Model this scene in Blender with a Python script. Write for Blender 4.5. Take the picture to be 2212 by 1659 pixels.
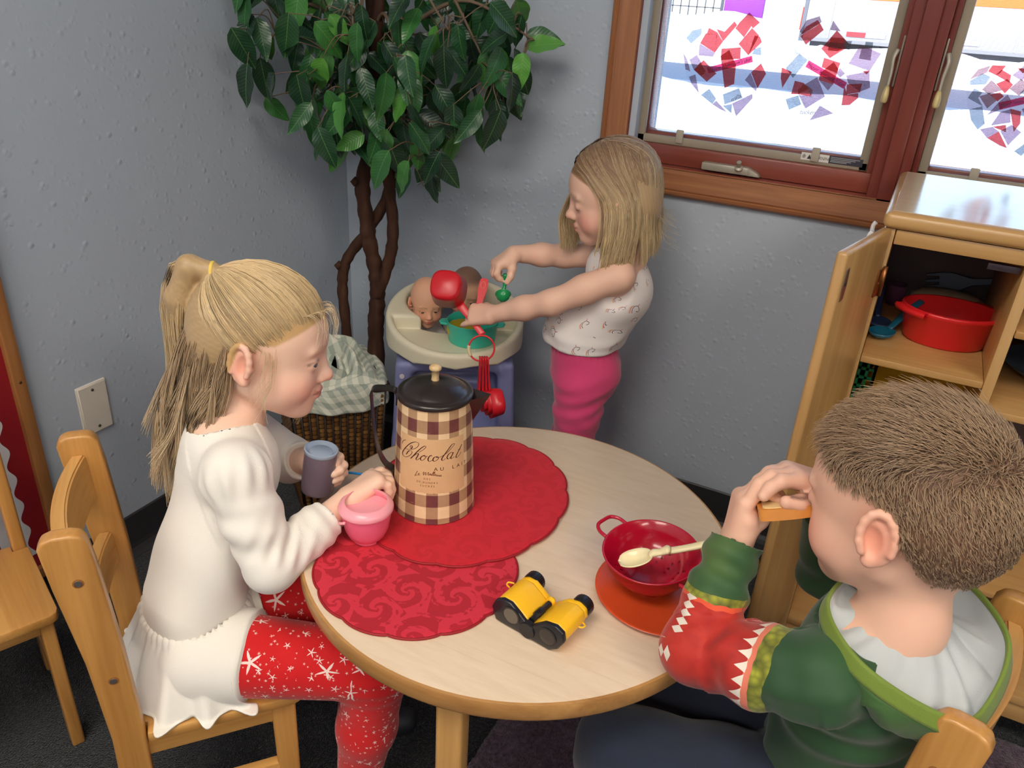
import bpy, bmesh, math, random, time
import numpy as np
from mathutils import Vector, Matrix
T0 = time.time()
scene = bpy.context.scene
for o in list(bpy.data.objects):
    bpy.data.objects.remove(o)
COL = scene.collection
PI = math.pi

# ------------------------------------------------------------------ camera
CAM_P = (1.37733, -1.73808, 1.21053)
CAM_R = (0.88662874, 0.45921902, 0.05483945)
CAM_U = (-0.25110313, 0.37841956, 0.89092416)
CAM_F = (-0.388377, 0.80368932, -0.450829)
cam_data = bpy.data.cameras.new('camera')
cam_data.sensor_fit = 'HORIZONTAL'
cam_data.sensor_width = 36.0
cam_data.lens = 1705.71 / 2212 * 36.0
cam_data.clip_start = 0.02
cam_data.clip_end = 200
cam = bpy.data.objects.new('camera', cam_data)
M = Matrix.Identity(4)
for i in range(3):
    M[i][0] = CAM_R[i]; M[i][1] = CAM_U[i]; M[i][2] = -CAM_F[i]; M[i][3] = CAM_P[i]
cam.matrix_world = M
COL.objects.link(cam)
scene.camera = cam

# ------------------------------------------------------------------ world, sun, exposure
world = bpy.data.worlds.new('world'); scene.world = world
world.use_nodes = True
nt = world.node_tree; nt.nodes.clear()
wo = nt.nodes.new('ShaderNodeOutputWorld'); bg = nt.nodes.new('ShaderNodeBackground')
sky = nt.nodes.new('ShaderNodeTexSky')
try:
    sky.sky_type = 'NISHITA'
except Exception:
    pass
try:
    sky.sun_disc = False
    sky.sun_elevation = math.radians(38); sky.sun_rotation = math.radians(160)
    sky.air_density = 1.0; sky.dust_density = 0.8; sky.ozone_density = 1.0
except Exception:
    pass
nt.links.new(sky.outputs[0], bg.inputs[0]); nt.links.new(bg.outputs[0], wo.inputs[0])
bg.inputs[1].default_value = 0.5

sun_d = bpy.data.lights.new('sun', 'SUN'); sun_d.energy = 7.5; sun_d.angle = math.radians(1.0)
sun_d.color = (1.0, 0.96, 0.9)
sun = bpy.data.objects.new('sun', sun_d); COL.objects.link(sun)
# sunlight comes from behind the building (over the roof), so the near snow lies in its shade
sun.rotation_euler = Vector((0.22, 0.86, -0.46)).to_track_quat('-Z', 'Y').to_euler()
sun.location = (2, -6, 8)

vs = scene.view_settings
vs.view_transform = 'Standard'; vs.look = 'None'; vs.gamma = 1.0
vs.use_curve_mapping = False
vs.exposure = 0.12
scene.display_settings.display_device = 'sRGB'
try:
    scene.cycles.use_denoising = True
    scene.cycles.max_bounces = 8
    scene.cycles.diffuse_bounces = 4
    scene.cycles.transparent_max_bounces = 24
    scene.cycles.sample_clamp_indirect = 6.0
    scene.cycles.caustics_reflective = False
    scene.cycles.caustics_refractive = False
except Exception:
    pass
CEIL_STRENGTH = 13.5      # the ceiling light panels of the room
# ------------------------------------------------------------------ materials
MATS = {}
def lin(c):
    return tuple(((x / 255.0) / 12.92 if x / 255.0 <= 0.04045 else ((x / 255.0 + 0.055) / 1.055) ** 2.4) for x in c)
class NB:
    """small node-tree builder"""
    def __init__(s, name):
        s.m = bpy.data.materials.new(name); s.m.use_nodes = True
        s.t = s.m.node_tree; s.t.nodes.clear()
        s.out = s.n('ShaderNodeOutputMaterial')
    def n(s, t, **kw):
        x = s.t.nodes.new(t)
        for k, v in kw.items():
            setattr(x, k, v)
        return x
    def l(s, a, b):
        s.t.links.new(a, b)
    def put(s, sock, v):
        if hasattr(v, 'is_linked') or hasattr(v, 'links'):
            s.l(v, sock)
        else:
            if isinstance(v, (tuple, list)) and len(v) == 3 and sock.type == 'RGBA':
                v = (*v, 1)
            sock.default_value = v
    def math(s, op, a, b=0.0, c=0.0, clamp=False):
        x = s.n('ShaderNodeMath', operation=op, use_clamp=clamp)
        s.put(x.inputs[0], a); s.put(x.inputs[1], b); s.put(x.inputs[2], c)
        return x.outputs[0]
    def vmath(s, op, a, b=(0, 0, 0)):
        x = s.n('ShaderNodeVectorMath', operation=op)
        s.put(x.inputs[0], a)
        if op == 'SCALE': s.put(x.inputs[3], b)
        else: s.put(x.inputs[1], b)
        return x.outputs[1] if op in ('DOT_PRODUCT', 'LENGTH') else x.outputs[0]
    def mix(s, f, a, b, blend='MIX'):
        x = s.n('ShaderNodeMix', data_type='RGBA', blend_type=blend)
        s.put(x.inputs[0], f); s.put(x.inputs[6], a); s.put(x.inputs[7], b)
        return x.outputs[2]
    def ramp(s, f, stops, interp='LINEAR'):
        x = s.n('ShaderNodeValToRGB'); cr = x.color_ramp; cr.interpolation = interp
        while len(cr.elements) < len(stops): cr.elements.new(0.5)
        for e, (p, c) in zip(cr.elements, stops):
            e.position = p; e.color = (*c, 1) if len(c) == 3 else c
        s.put(x.inputs[0], f); return x.outputs[0]
    def obj(s):
        return s.n('ShaderNodeTexCoord').outputs['Object']
    def gen(s):
        return s.n('ShaderNodeTexCoord').outputs['Generated']
    def mapping(s, v, scale=(1, 1, 1), rot=(0, 0, 0), loc=(0, 0, 0)):
        x = s.n('ShaderNodeMapping'); s.put(x.inputs[0], v)
        x.inputs[1].default_value = loc; x.inputs[2].default_value = rot; x.inputs[3].default_value = scale
        return x.outputs[0]
    def noise(s, v, scale, detail=3, rough=0.5, dist=0.0, color=False):
        x = s.n('ShaderNodeTexNoise'); s.put(x.inputs['Vector'], v)
        x.inputs['Scale'].default_value = scale; x.inputs['Detail'].default_value = detail
        x.inputs['Roughness'].default_value = rough; x.inputs['Distortion'].default_value = dist
        return x.outputs['Color' if color else 'Fac']
    def voro(s, v, scale, feature='F1', out='Distance', dim='3D', rnd=1.0):
        x = s.n('ShaderNodeTexVoronoi', voronoi_dimensions=dim, feature=feature); s.put(x.inputs['Vector'], v)
        x.inputs['Scale'].default_value = scale; x.inputs['Randomness'].default_value = rnd
        return x.outputs[out] if out else x
    def attr(s, name, out='Color'):
        x = s.n('ShaderNodeAttribute', attribute_name=name); return x.outputs[out]
    def sep(s, v):
        x = s.n('ShaderNodeSeparateXYZ'); s.put(x.inputs[0], v); return x.outputs
    def bump(s, h, strength=0.3, dist=0.01):
        x = s.n('ShaderNodeBump'); x.inputs['Strength'].default_value = strength; x.inputs['Distance'].default_value = dist
        s.put(x.inputs['Height'], h); return x.outputs[0]
    def bsdf(s, color, rough=0.5, metal=0.0, spec=0.5, normal=None, sss=0.0, sss_r=(1, .3, .15), coat=0.0, sheen=0.0, alpha=None, trans=0.0, emit=None):
        x = s.n('ShaderNodeBsdfPrincipled'); i = x.inputs
        s.put(i['Base Color'], color); s.put(i['Roughness'], rough); s.put(i['Metallic'], metal)
        i['Specular IOR Level'].default_value = spec
        if normal is not None: s.l(normal, i['Normal'])
        if sss:
            i['Subsurface Weight'].default_value = sss; i['Subsurface Radius'].default_value = sss_r
            i['Subsurface Scale'].default_value = 0.006
        i['Coat Weight'].default_value = coat; i['Coat Roughness'].default_value = 0.15
        i['Sheen Weight'].default_value = sheen
        if trans: i['Transmission Weight'].default_value = trans
        if alpha is not None: s.put(i['Alpha'], alpha)
        if emit is not None:
            s.put(i['Emission Color'], emit[0]); i['Emission Strength'].default_value = emit[1]
        s.l(x.outputs[0], s.out.inputs[0]); return s.m

def plain(name, rgb, rough=0.5, metal=0.0, spec=0.5, bump=None, var=0.06, vscale=30, coat=0.0, sheen=0.0, sss=0.0):
    """one paint/plastic/cloth colour with slight procedural variation"""
    if name in MATS: return MATS[name]
    b = NB(name); c = lin(rgb); v = b.obj()
    f = b.noise(v, vscale, 3)
    col = b.mix(f, tuple(x * (1 - var) for x in c), tuple(min(1, x * (1 + var)) for x in c))
    nrm = None
    if bump: nrm = b.bump(b.noise(v, bump[0], 3), bump[1], bump[2] if len(bump) > 2 else 0.002)
    MATS[name] = b.bsdf(col, rough, metal, spec, nrm, coat=coat, sheen=sheen, sss=sss, sss_r=(1, .8, .6))
    return MATS[name]

def wood(name, light, dark, axis=0, scale=1.0, rough=0.4, coat=0.2, fine=1.0, spec=0.4):
    if name in MATS: return MATS[name]
    b = NB(name); v = b.obj(); sc = [26 * scale] * 3; sc[axis] = 1.6 * scale
    v1 = b.mapping(v, tuple(sc))
    f1 = b.noise(v1, 1.0, 5, 0.6, 0.6)
    sc2 = [160 * scale] * 3; sc2[axis] = 4 * scale
    f2 = b.noise(b.mapping(v, tuple(sc2)), 1.0, 3)
    f = b.math('ADD', b.math('MULTIPLY', f1, 0.75), b.math('MULTIPLY', f2, 0.25 * fine))
    col = b.ramp(f, [(0.28, lin(dark)), (0.62, lin(light)), (0.8, tuple(min(1, x * 1.06) for x in lin(light)))])
    nrm = b.bump(f2, 0.06, 0.002)
    MATS[name] = b.bsdf(col, rough, 0, spec, nrm, coat=coat)
    return MATS[name]

# ------------------------------------------------------------------ mesh helpers
def tag(o, label=None, cat=None, group=None, kind=None):
    if label: o['label'] = label
    if cat: o['category'] = cat
    if group: o['group'] = group
    if kind: o['kind'] = kind
    return o
def empty(name, loc=(0, 0, 0), rz=0.0, label=None, cat=None, group=None, kind=None, rot=None, parent=None):
    o = bpy.data.objects.new(name, None); COL.objects.link(o)
    o.empty_display_size = 0.02
    o.location = loc; o.rotation_euler = rot if rot else (0, 0, rz)
    if parent: o.parent = parent
    return tag(o, label, cat, group, kind)
def mesh(name, verts, faces, mat=None, parent=None, smooth=True, loc=None, rot=None, attrs=None, mats=None, midx=None):
    me = bpy.data.meshes.new(name)
    if isinstance(verts, np.ndarray): verts = verts.astype(np.float32)
    if isinstance(faces, np.ndarray) and faces.ndim == 2:
        nv, nf, k = len(verts), len(faces), faces.shape[1]
        me.vertices.add(nv); me.vertices.foreach_set('co', np.asarray(verts, np.float32).ravel())
        me.loops.add(nf * k); me.loops.foreach_set('vertex_index', faces.astype(np.int32).ravel())
        me.polygons.add(nf); me.polygons.foreach_set('loop_start', np.arange(nf, dtype=np.int32) * k)
        try: me.polygons.foreach_set('loop_total', np.full(nf, k, np.int32))
        except Exception: pass
        me.update(calc_edges=True)
    else:
        me.from_pydata([tuple(map(float, v)) for v in verts], [], [tuple(int(i) for i in f) for f in faces])
        me.update()
    if smooth: me.polygons.foreach_set('use_smooth', np.ones(len(me.polygons), bool))
    if attrs:
        for an, arr in attrs.items():
            arr = np.asarray(arr, np.float32)
            if arr.ndim == 1:
                a = me.attributes.new(an, 'FLOAT', 'POINT'); a.data.foreach_set('value', arr)
            elif arr.shape[1] == 3:
                a = me.attributes.new(an, 'FLOAT_VECTOR', 'POINT'); a.data.foreach_set('vector', arr.ravel())
            else:
                a = me.attributes.new(an, 'FLOAT_COLOR', 'POINT'); a.data.foreach_set('color', arr.ravel())
    if mats:
        for m_ in mats: me.materials.append(m_)
        if midx is not None: me.polygons.foreach_set('material_index', np.asarray(midx, np.int32))
    elif mat: me.materials.append(mat)
    o = bpy.data.objects.new(name, me); COL.objects.link(o)
    if parent: o.parent = parent
    if loc: o.location = loc
    if rot: o.rotation_euler = rot
    return o
def from_bm(name, bm, mat, parent=None, smooth=False, loc=None, rot=None, angle=None):
    me = bpy.data.meshes.new(name); bm.to_mesh(me); bm.free()
    if mat: me.materials.append(mat)
    if smooth: me.polygons.foreach_set('use_smooth', np.ones(len(me.polygons), bool))
    if smooth and angle:
        try: me.set_sharp_from_angle(angle=math.radians(angle))
        except Exception: pass
    o = bpy.data.objects.new(name, me); COL.objects.link(o)
    if parent: o.parent = parent
    if loc: o.location = loc
    if rot: o.rotation_euler = rot
    return o
def box(name, lo, hi, mat, parent=None, bevel=0.0, seg=2, loc=None, rot=None):
    bm = bmesh.new()
    bmesh.ops.create_cube(bm, size=1.0)
    for v in bm.verts:
        for k in range(3):
            v.co[k] = (lo[k] + hi[k]) / 2 + v.co[k] * (hi[k] - lo[k])
    if bevel:
        bmesh.ops.bevel(bm, geom=list(bm.edges), offset=bevel, segments=seg, profile=0.5, affect='EDGES')
    return from_bm(name, bm, mat, parent, smooth=bevel > 0, loc=loc, rot=rot, angle=40)
def prism(name, poly, depth, mat, parent=None, bevel=0.0, seg=2, plane='xz', off=0.0, loc=None, rot=None, smooth=None):
    """extrude a 2-D outline; plane says which axes it lies in; depth along the third"""
    bm = bmesh.new()
    def P(a, b, c):
        return {'xz': (a, c, b), 'xy': (a, b, c), 'yz': (c, a, b)}[plane]
    A = [bm.verts.new(P(a, b, off)) for a, b in poly]; B = [bm.verts.new(P(a, b, off + depth)) for a, b in poly]
    n = len(poly)
    bm.faces.new(A); bm.faces.new(B[::-1])
    for i in range(n):
        bm.faces.new((A[i], B[i], B[(i + 1) % n], A[(i + 1) % n]))
    bmesh.ops.recalc_face_normals(bm, faces=bm.faces)
    if bevel:
        ed = [e for e in bm.edges if len(e.link_faces) == 2 and e.calc_face_angle(0) > 0.6]
        bmesh.ops.bevel(bm, geom=ed, offset=bevel, segments=seg, profile=0.5, affect='EDGES', clamp_overlap=True)
    return from_bm(name, bm, mat, parent, smooth=(bevel > 0 if smooth is None else smooth), loc=loc, rot=rot, angle=40)
def lathe_data(prof, n=48, a0=0, a1=2 * PI, rfun=None):
    full = abs(a1 - a0 - 2 * PI) < 1e-6
    m = n if full else n + 1
    V = []; Fc = []
    for (r, z) in prof:
        for j in range(m):
            t = a0 + (a1 - a0) * j / n
            rr = r * (rfun(t, z) if rfun else 1)
            V.append((rr * math.cos(t), rr * math.sin(t), z))
    for i in range(len(prof) - 1):
        for j in range(n):
            k = (j + 1) % m
            Fc.append((i * m + j, i * m + k, (i + 1) * m + k, (i + 1) * m + j))
    return V, Fc
def lathe(name, prof, mat, parent=None, n=48, loc=None, rot=None, cap=True, rfun=None, smooth=True, angle=None):
    V, Fc = lathe_data(prof, n, rfun=rfun)
    if cap:
        if prof[0][0] > 1e-5: Fc.append(tuple(range(n))[::-1])
        if prof[-1][0] > 1e-5: Fc.append(tuple(range((len(prof) - 1) * n, len(prof) * n)))
    o = mesh(name, V, Fc, mat, parent, smooth, loc, rot)
    bm = bmesh.new(); bm.from_mesh(o.data); bmesh.ops.remove_doubles(bm, verts=bm.verts, dist=1e-6)
    bmesh.ops.recalc_face_normals(bm, faces=bm.faces); bm.to_mesh(o.data); bm.free()
    if smooth: o.data.polygons.foreach_set('use_smooth', np.ones(len(o.data.polygons), bool))
    try: o.data.set_sharp_from_angle(angle=math.radians(angle or 45))
    except Exception: pass
    return o
def catmull(pts, n=8, closed=False):
    P = [np.array(p, float) for p in pts]; out = []; N = len(P)
    rng = range(N if closed else N - 1)
    for i in rng:
        p0 = P[(i - 1) % N] if closed or i > 0 else 2 * P[0] - P[1]
        p1 = P[i]; p2 = P[(i + 1) % N]
        p3 = P[(i + 2) % N] if closed or i + 2 < N else 2 * P[-1] - P[-2]
        for k in range(n):
            t = k / n
            out.append(0.5 * ((2 * p1) + (-p0 + p2) * t + (2 * p0 - 5 * p1 + 4 * p2 - p3) * t * t + (-p0 + 3 * p1 - 3 * p2 + p3) * t ** 3))
    if not closed: out.append(P[-1])
    return np.array(out)
def frames(P, up=None):
    P = np.asarray(P, float); n = len(P)
    T = np.gradient(P, axis=0); T /= np.linalg.norm(T, axis=1)[:, None] + 1e-12
    u = np.array(up if up is not None else ((0, 0, 1) if abs(T[0][2]) < 0.9 else (1, 0, 0)), float)
    N = np.zeros_like(P); B = np.zeros_like(P)
    v = u - T[0] * (u @ T[0]); v /= np.linalg.norm(v)
    for i in range(n):
        v = v - T[i] * (v @ T[i]); v /= np.linalg.norm(v) + 1e-12
        N[i] = v; B[i] = np.cross(T[i], v)
    return T, N, B
def tube_data(P, r, n=8, closed=False, up=None, sec=None, caps=True):
    """sweep: r scalar or list; sec = list of (a,b) section points (unit) instead of a circle"""
    P = np.asarray(P, float); m = len(P)
    T, N, B = frames(P, up)
    if closed:
        T[0] = T[-1] = (P[1] - P[-2]) / (np.linalg.norm(P[1] - P[-2]) + 1e-12)
    r = np.broadcast_to(np.asarray(r, float), (m,)) if np.ndim(r) <= 1 else r
    if sec is None: sec = [(math.cos(2 * PI * j / n), math.sin(2 * PI * j / n)) for j in range(n)]
    n = len(sec); S = np.array(sec)
    V = (P[:, None, :] + r[:, None, None] * (N[:, None, :] * S[None, :, 0:1] + B[:, None, :] * S[None, :, 1:2])).reshape(-1, 3)
    F = []
    for i in range(m - 1):
        for j in range(n):
            k = (j + 1) % n
            F.append((i * n + j, i * n + k, (i + 1) * n + k, (i + 1) * n + j))
    if closed:
        pass
    elif caps:
        F.append(tuple(range(n))[::-1]); F.append(tuple(range((m - 1) * n, m * n)))
    return V, F
def tube(name, P, r, mat, parent=None, n=8, up=None, sec=None, closed=False, loc=None, rot=None, smooth=True):
    if closed:
        P = np.vstack([P, P[:1]])
    V, F = tube_data(P, r, n, closed, up, sec)
    return mesh(name, V, F, mat, parent, smooth, loc, rot)
def ribbon_data(P, w, normal, thick=0.0):
    """flat ribbon of half width w along a curve whose face normal is `normal` (array per point or vector)"""
    P = np.asarray(P, float); T = np.gradient(P, axis=0); T /= np.linalg.norm(T, axis=1)[:, None] + 1e-12
    Nn = np.broadcast_to(np.asarray(normal, float), P.shape)
    S = np.cross(T, Nn); S /= np.linalg.norm(S, axis=1)[:, None] + 1e-12
    w = np.broadcast_to(np.asarray(w, float), (len(P),))[:, None]
    V = np.empty((2 * len(P), 3)); V[0::2] = P - S * w; V[1::2] = P + S * w
    F = [(2 * i, 2 * i + 1, 2 * i + 3, 2 * i + 2) for i in range(len(P) - 1)]
    return V, F
def join_data(parts):
    V = []; F = []; off = 0
    for v, f in parts:
        V.append(np.asarray(v, float)); F += [tuple(i + off for i in q) for q in f]; off += len(v)
    return np.vstack(V), F
def grid_faces(nu, nv, closed_u=False, closed_v=False):
    F = []
    for i in range(nu if closed_u else nu - 1):
        for j in range(nv if closed_v else nv - 1):
            a = i * nv + j; b = ((i + 1) % nu) * nv + j; c = ((i + 1) % nu) * nv + (j + 1) % nv; d = i * nv + (j + 1) % nv
            F.append((a, b, c, d))
    return F
def thicken(o, t, offset=0.0):
    m = o.modifiers.new('thick', 'SOLIDIFY'); m.thickness = t; m.offset = offset; return o
def subsurf(o, lv=1):
    m = o.modifiers.new('sub', 'SUBSURF'); m.levels = lv; m.render_levels = lv; return o
def text_mesh(txt, size=1.0, align='CENTER'):
    cu = bpy.data.curves.new('t', 'FONT'); cu.body = txt; cu.size = size; cu.align_x = align; cu.resolution_u = 3
    ob = bpy.data.objects.new('t', cu); COL.objects.link(ob)
    dg = bpy.context.evaluated_depsgraph_get(); dg.update()
    me = bpy.data.meshes.new_from_object(ob.evaluated_get(dg))
    V = np.array([v.co[:] for v in me.vertices]).reshape(-1, 3); F = [tuple(p.vertices) for p in me.polygons]
    bpy.data.objects.remove(ob); bpy.data.curves.remove(cu); bpy.data.meshes.remove(me)
    return V, F

# ------------------------------------------------------------------ implicit bodies: smooth unions of primitives, meshed with surface nets
def nrm(v):
    v = np.array(v, float); return v / np.linalg.norm(v)
class SDF:
    def __init__(s): s.p = []
    def _add(s, fn, c, R, op, k): s.p.append((fn, np.array(c, float), float(R), op, k)); return s
    def ball(s, c, r, k=0.01, op='u'):
        c = np.array(c, float)
        return s._add(lambda P: np.linalg.norm(P - c, axis=1) - r, c, r, op, k)
    def ell(s, c, r, rot=None, k=0.01, op='u'):
        c = np.array(c, float); r = np.array(r, float); Rm = np.eye(3) if rot is None else np.array(rot, float)
        def fn(P):
            q = (P - c) @ Rm
            k0 = np.linalg.norm(q / r, axis=1); k1 = np.linalg.norm(q / (r * r), axis=1) + 1e-9
            return k0 * (k0 - 1) / k1
        return s._add(fn, c, r.max(), op, k)
    def cone(s, a, b, ra, rb, k=0.01, op='u'):
        a = np.array(a, float); b = np.array(b, float); ba = b - a; L2 = ba @ ba
        def fn(P):
            h = np.clip(((P - a) @ ba) / L2, 0, 1)
            return np.linalg.norm(P - a - h[:, None] * ba, axis=1) - (ra + (rb - ra) * h)
        return s._add(fn, (a + b) / 2, math.sqrt(L2) / 2 + max(ra, rb), op, k)
    def chain(s, pts, rs, k=0.006):
        for i in range(len(pts) - 1): s.cone(pts[i], pts[i + 1], rs[i], rs[i + 1], k)
        return s
    def flat(s, a, b, ra, rb, side, squash, k=0.01, op='u'):
        """cone whose section is squashed along `side` by factor"""
        a = np.array(a, float); b = np.array(b, float); ba = b - a; L2 = ba @ ba; sd = nrm(side)
        def fn(P):
            h = np.clip(((P - a) @ ba) / L2, 0, 1)
            q = P - a - h[:, None] * ba
            w = q @ sd
            q = q + np.outer(w * (1 / squash - 1), sd)
            d = np.linalg.norm(q, axis=1) - (ra + (rb - ra) * h)
            return d * min(1, squash) if squash < 1 else d
        return s._add(fn, (a + b) / 2, math.sqrt(L2) / 2 + max(ra, rb) * max(1, squash), op, k)
    def rbox(s, c, h, rot=None, r=0.004, k=0.006, op='u'):
        c = np.array(c, float); h = np.array(h, float); Rm = np.eye(3) if rot is None else np.array(rot, float)
        def fn(P):
            q = np.abs((P - c) @ Rm) - (h - r)
            return np.linalg.norm(np.maximum(q, 0), axis=1) + np.minimum(q.max(axis=1), 0) - r
        return s._add(fn, c, np.linalg.norm(h), op, k)
    def half(s, p, n, k=0.003, op='i'):
        """keep the side the normal points away from"""
        p = np.array(p, float); n = nrm(n)
        return s._add(lambda P: (P - p) @ n, p, 1e3, op, k)
    def fn(s, f, c, R, k=0.005, op='u'):
        return s._add(f, c, R, op, k)
    @staticmethod
    def comb(d, e, op, k):
        if op == 'u':
            h = np.maximum(k - np.abs(d - e), 0) / k; return np.minimum(d, e) - h * h * k * 0.25
        if op == 's':
            e = -e
        h = np.maximum(k - np.abs(d - e), 0) / k; return np.maximum(d, e) + h * h * k * 0.25
    def ev(s, P, c=None, R=None):
        d = np.full(len(P), 1.0, P.dtype)
        if c is None: use = range(len(s.p))
        else:
            if not hasattr(s, 'pc') or len(s.pc) != len(s.p):
                s.pc = np.array([x[1] for x in s.p]); s.pr = np.array([x[2] + x[4] + (1e3 if x[3] == 'i' else 0.008) for x in s.p])
            use = np.nonzero(np.linalg.norm(s.pc - c, axis=1) <= s.pr + R)[0]
        for i in use:
            fn, pc, pr, op, k = s.p[i]
            d = s.comb(d, fn(P), op, k)
        return d
    def bounds(s):
        lo = np.full(3, 1e9); hi = -lo
        for fn, pc, pr, op, k in s.p:
            if op == 'u': lo = np.minimum(lo, pc - pr - 0.01); hi = np.maximum(hi, pc + pr + 0.01)
        return lo, hi
    def mesh(s, h=0.0025, project=1, B=12):
        lo, hi = s.bounds(); n = np.ceil((hi - lo) / h).astype(int) + 2
        nb = (n + B - 1) // B; n = nb * B + 1
        D = np.ones(n, np.float32)
        ax = np.arange(B + 1)
        gx, gy, gz = np.meshgrid(ax, ax, ax, indexing='ij')
        loc = np.stack([gx, gy, gz], -1).reshape(-1, 3) * h
        R = B * h * 0.5 * 1.7321
        bi = np.stack(np.meshgrid(*[np.arange(k) for k in nb], indexing='ij'), -1).reshape(-1, 3)
        cen = lo + (bi + 0.5) * B * h
        dc = s.ev(cen)
        for b, c, d in zip(bi, cen, dc):
            sl = tuple(slice(b[k] * B, b[k] * B + B + 1) for k in range(3))
            if abs(d) > R * 1.2 + 0.008:
                if d < 0: D[sl] = -1
                continue
            D[sl] = s.ev(lo + b * B * h + loc, c, R).reshape(B + 1, B + 1, B + 1)
        neg = D < 0
        # cells with a sign change
        cnt = np.zeros(tuple(n - 1), np.int8)
        for i in (0, 1):
            for j in (0, 1):
                for k in (0, 1):
                    cnt += neg[i:n[0] - 1 + i, j:n[1] - 1 + j, k:n[2] - 1 + k]
        act = np.argwhere((cnt > 0) & (cnt < 8))
        idx = np.full(tuple(n - 1), -1, np.int32); idx[act[:, 0], act[:, 1], act[:, 2]] = np.arange(len(act))
        acc = np.zeros((len(act), 3)); num = np.zeros(len(act))
        cor = [np.array(c) for c in ((0, 0, 0), (1, 0, 0), (0, 1, 0), (1, 1, 0), (0, 0, 1), (1, 0, 1), (0, 1, 1), (1, 1, 1))]
        val = [D[act[:, 0] + c[0], act[:, 1] + c[1], act[:, 2] + c[2]].astype(float) for c in cor]
        for a in range(8):
            for b in range(a + 1, 8):
                if np.abs(cor[a] - cor[b]).sum() != 1: continue
                m = (val[a] < 0) != (val[b] < 0)
                t = val[a][m] / (val[a][m] - val[b][m])
                acc[m] += cor[a] + t[:, None] * (cor[b] - cor[a]); num[m] += 1
        V = lo + (act + acc / num[:, None]) * h
        Q = []
        for axn in range(3):
            u, v = [(1, 2), (2, 0), (0, 1)][axn]
            sl0 = [slice(None)] * 3; sl1 = [slice(None)] * 3
            sl0[axn] = slice(0, n[axn] - 1); sl1[axn] = slice(1, n[axn])
            a = neg[tuple(sl0)]; b = neg[tuple(sl1)]
            e = np.argwhere(a != b)
            e = e[(e[:, u] > 0) & (e[:, v] > 0) & (e[:, u] < n[u] - 1) & (e[:, v] < n[v] - 1)]
            fl = a[e[:, 0], e[:, 1], e[:, 2]]
            du = np.zeros(3, int); du[u] = 1; dv = np.zeros(3, int); dv[v] = 1
            c = [e, e - du, e - du - dv, e - dv]
            q = np.stack([idx[x[:, 0], x[:, 1], x[:, 2]] for x in c], -1)
            q[~fl] = q[~fl][:, ::-1]
            Q.append(q[(q >= 0).all(1)])
        Q = np.vstack(Q)
        if project:
            # pull the vertices onto the surface, block by block
            bid = act // B; key = (bid[:, 0] * nb[1] + bid[:, 1]) * nb[2] + bid[:, 2]
            order = np.argsort(key, kind='stable'); ks = key[order]; cut = np.nonzero(np.diff(ks))[0] + 1
            ee = h * 0.5; k4 = np.array([(1, -1, -1), (-1, -1, 1), (-1, 1, -1), (1, 1, 1)], float)
            for grp in np.split(order, cut):
                p = V[grp]; c = p.mean(0); R2 = np.linalg.norm(p - c, axis=1).max() + 2 * h; m = len(p)
                q = np.vstack([p] + [p + kk * ee for kk in k4]); e = s.ev(q, c, R2)
                d0 = e[:m]; g = sum(kk * e[m * (j + 1):m * (j + 2), None] for j, kk in enumerate(k4)) / (4 * ee)
                gl = np.linalg.norm(g, axis=1)[:, None]
                V[grp] = p - g / np.maximum(gl, 1e-6) * np.clip(d0[:, None] / np.maximum(gl, 0.3), -h, h)
        return V, Q
def vnormals(V, Q):
    n = np.zeros_like(V)
    a, b, c, d = (V[Q[:, i]] for i in range(4))
    fnm = np.cross(c - a, d - b)
    for i in range(4): np.add.at(n, Q[:, i], fnm)
    return n / (np.linalg.norm(n, axis=1)[:, None] + 1e-12)
class Fr:
    """a local frame: columns x,y,z"""
    def __init__(s, o, x, z=(0, 0, 1)):
        s.o = np.array(o, float); s.x = nrm(x)
        z = np.array(z, float); z = z - s.x * (z @ s.x); s.z = nrm(z); s.y = np.cross(s.z, s.x)
        s.R = np.stack([s.x, s.y, s.z], 1)
    def __call__(s, *p):
        return s.o + s.R @ np.array(p, float)
    def inv(s, P):
        return (np.asarray(P) - s.o) @ s.R
def sstep(a, b, x):
    t = np.clip((x - a) / (b - a + 1e-12), 0, 1); return t * t * (3 - 2 * t)
# ------------------------------------------------------------------ room shell
def wall_mat():
    b = NB('wall_paint'); v = b.obj()
    c = b.mix(b.noise(v, 2.5, 3), lin((176, 186, 199)), lin((184, 193, 205)))
    # sprayed orange-peel texture: scattered drops
    d1 = b.voro(v, 62, 'F1'); n1 = b.noise(v, 38, 2)
    drop = b.math('MULTIPLY', b.math('SUBTRACT', 1.0, b.math('MULTIPLY', d1, 2.4), clamp=True), b.math('MULTIPLY', b.math('SUBTRACT', n1, 0.42), 4.0, clamp=True))
    h = b.math('ADD', drop, b.math('MULTIPLY', b.noise(v, 22, 3), 0.5))
    return b.bsdf(c, 0.55, 0, 0.3, b.bump(h, 0.45, 0.0035))
MW = wall_mat()
RX, RY, RZ = 4.6, -4.4, 2.45
WX0, WX1, WZ0, WZ1 = 0.80, 2.62, 0.872, 2.02      # rough window opening
def slab(name, lo, hi, mat, kind='structure'):
    return tag(box(name, lo, hi, mat), kind=kind)
slab('wall_left', (-0.15, RY, 0), (0, 0.15, RZ), MW)
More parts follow.
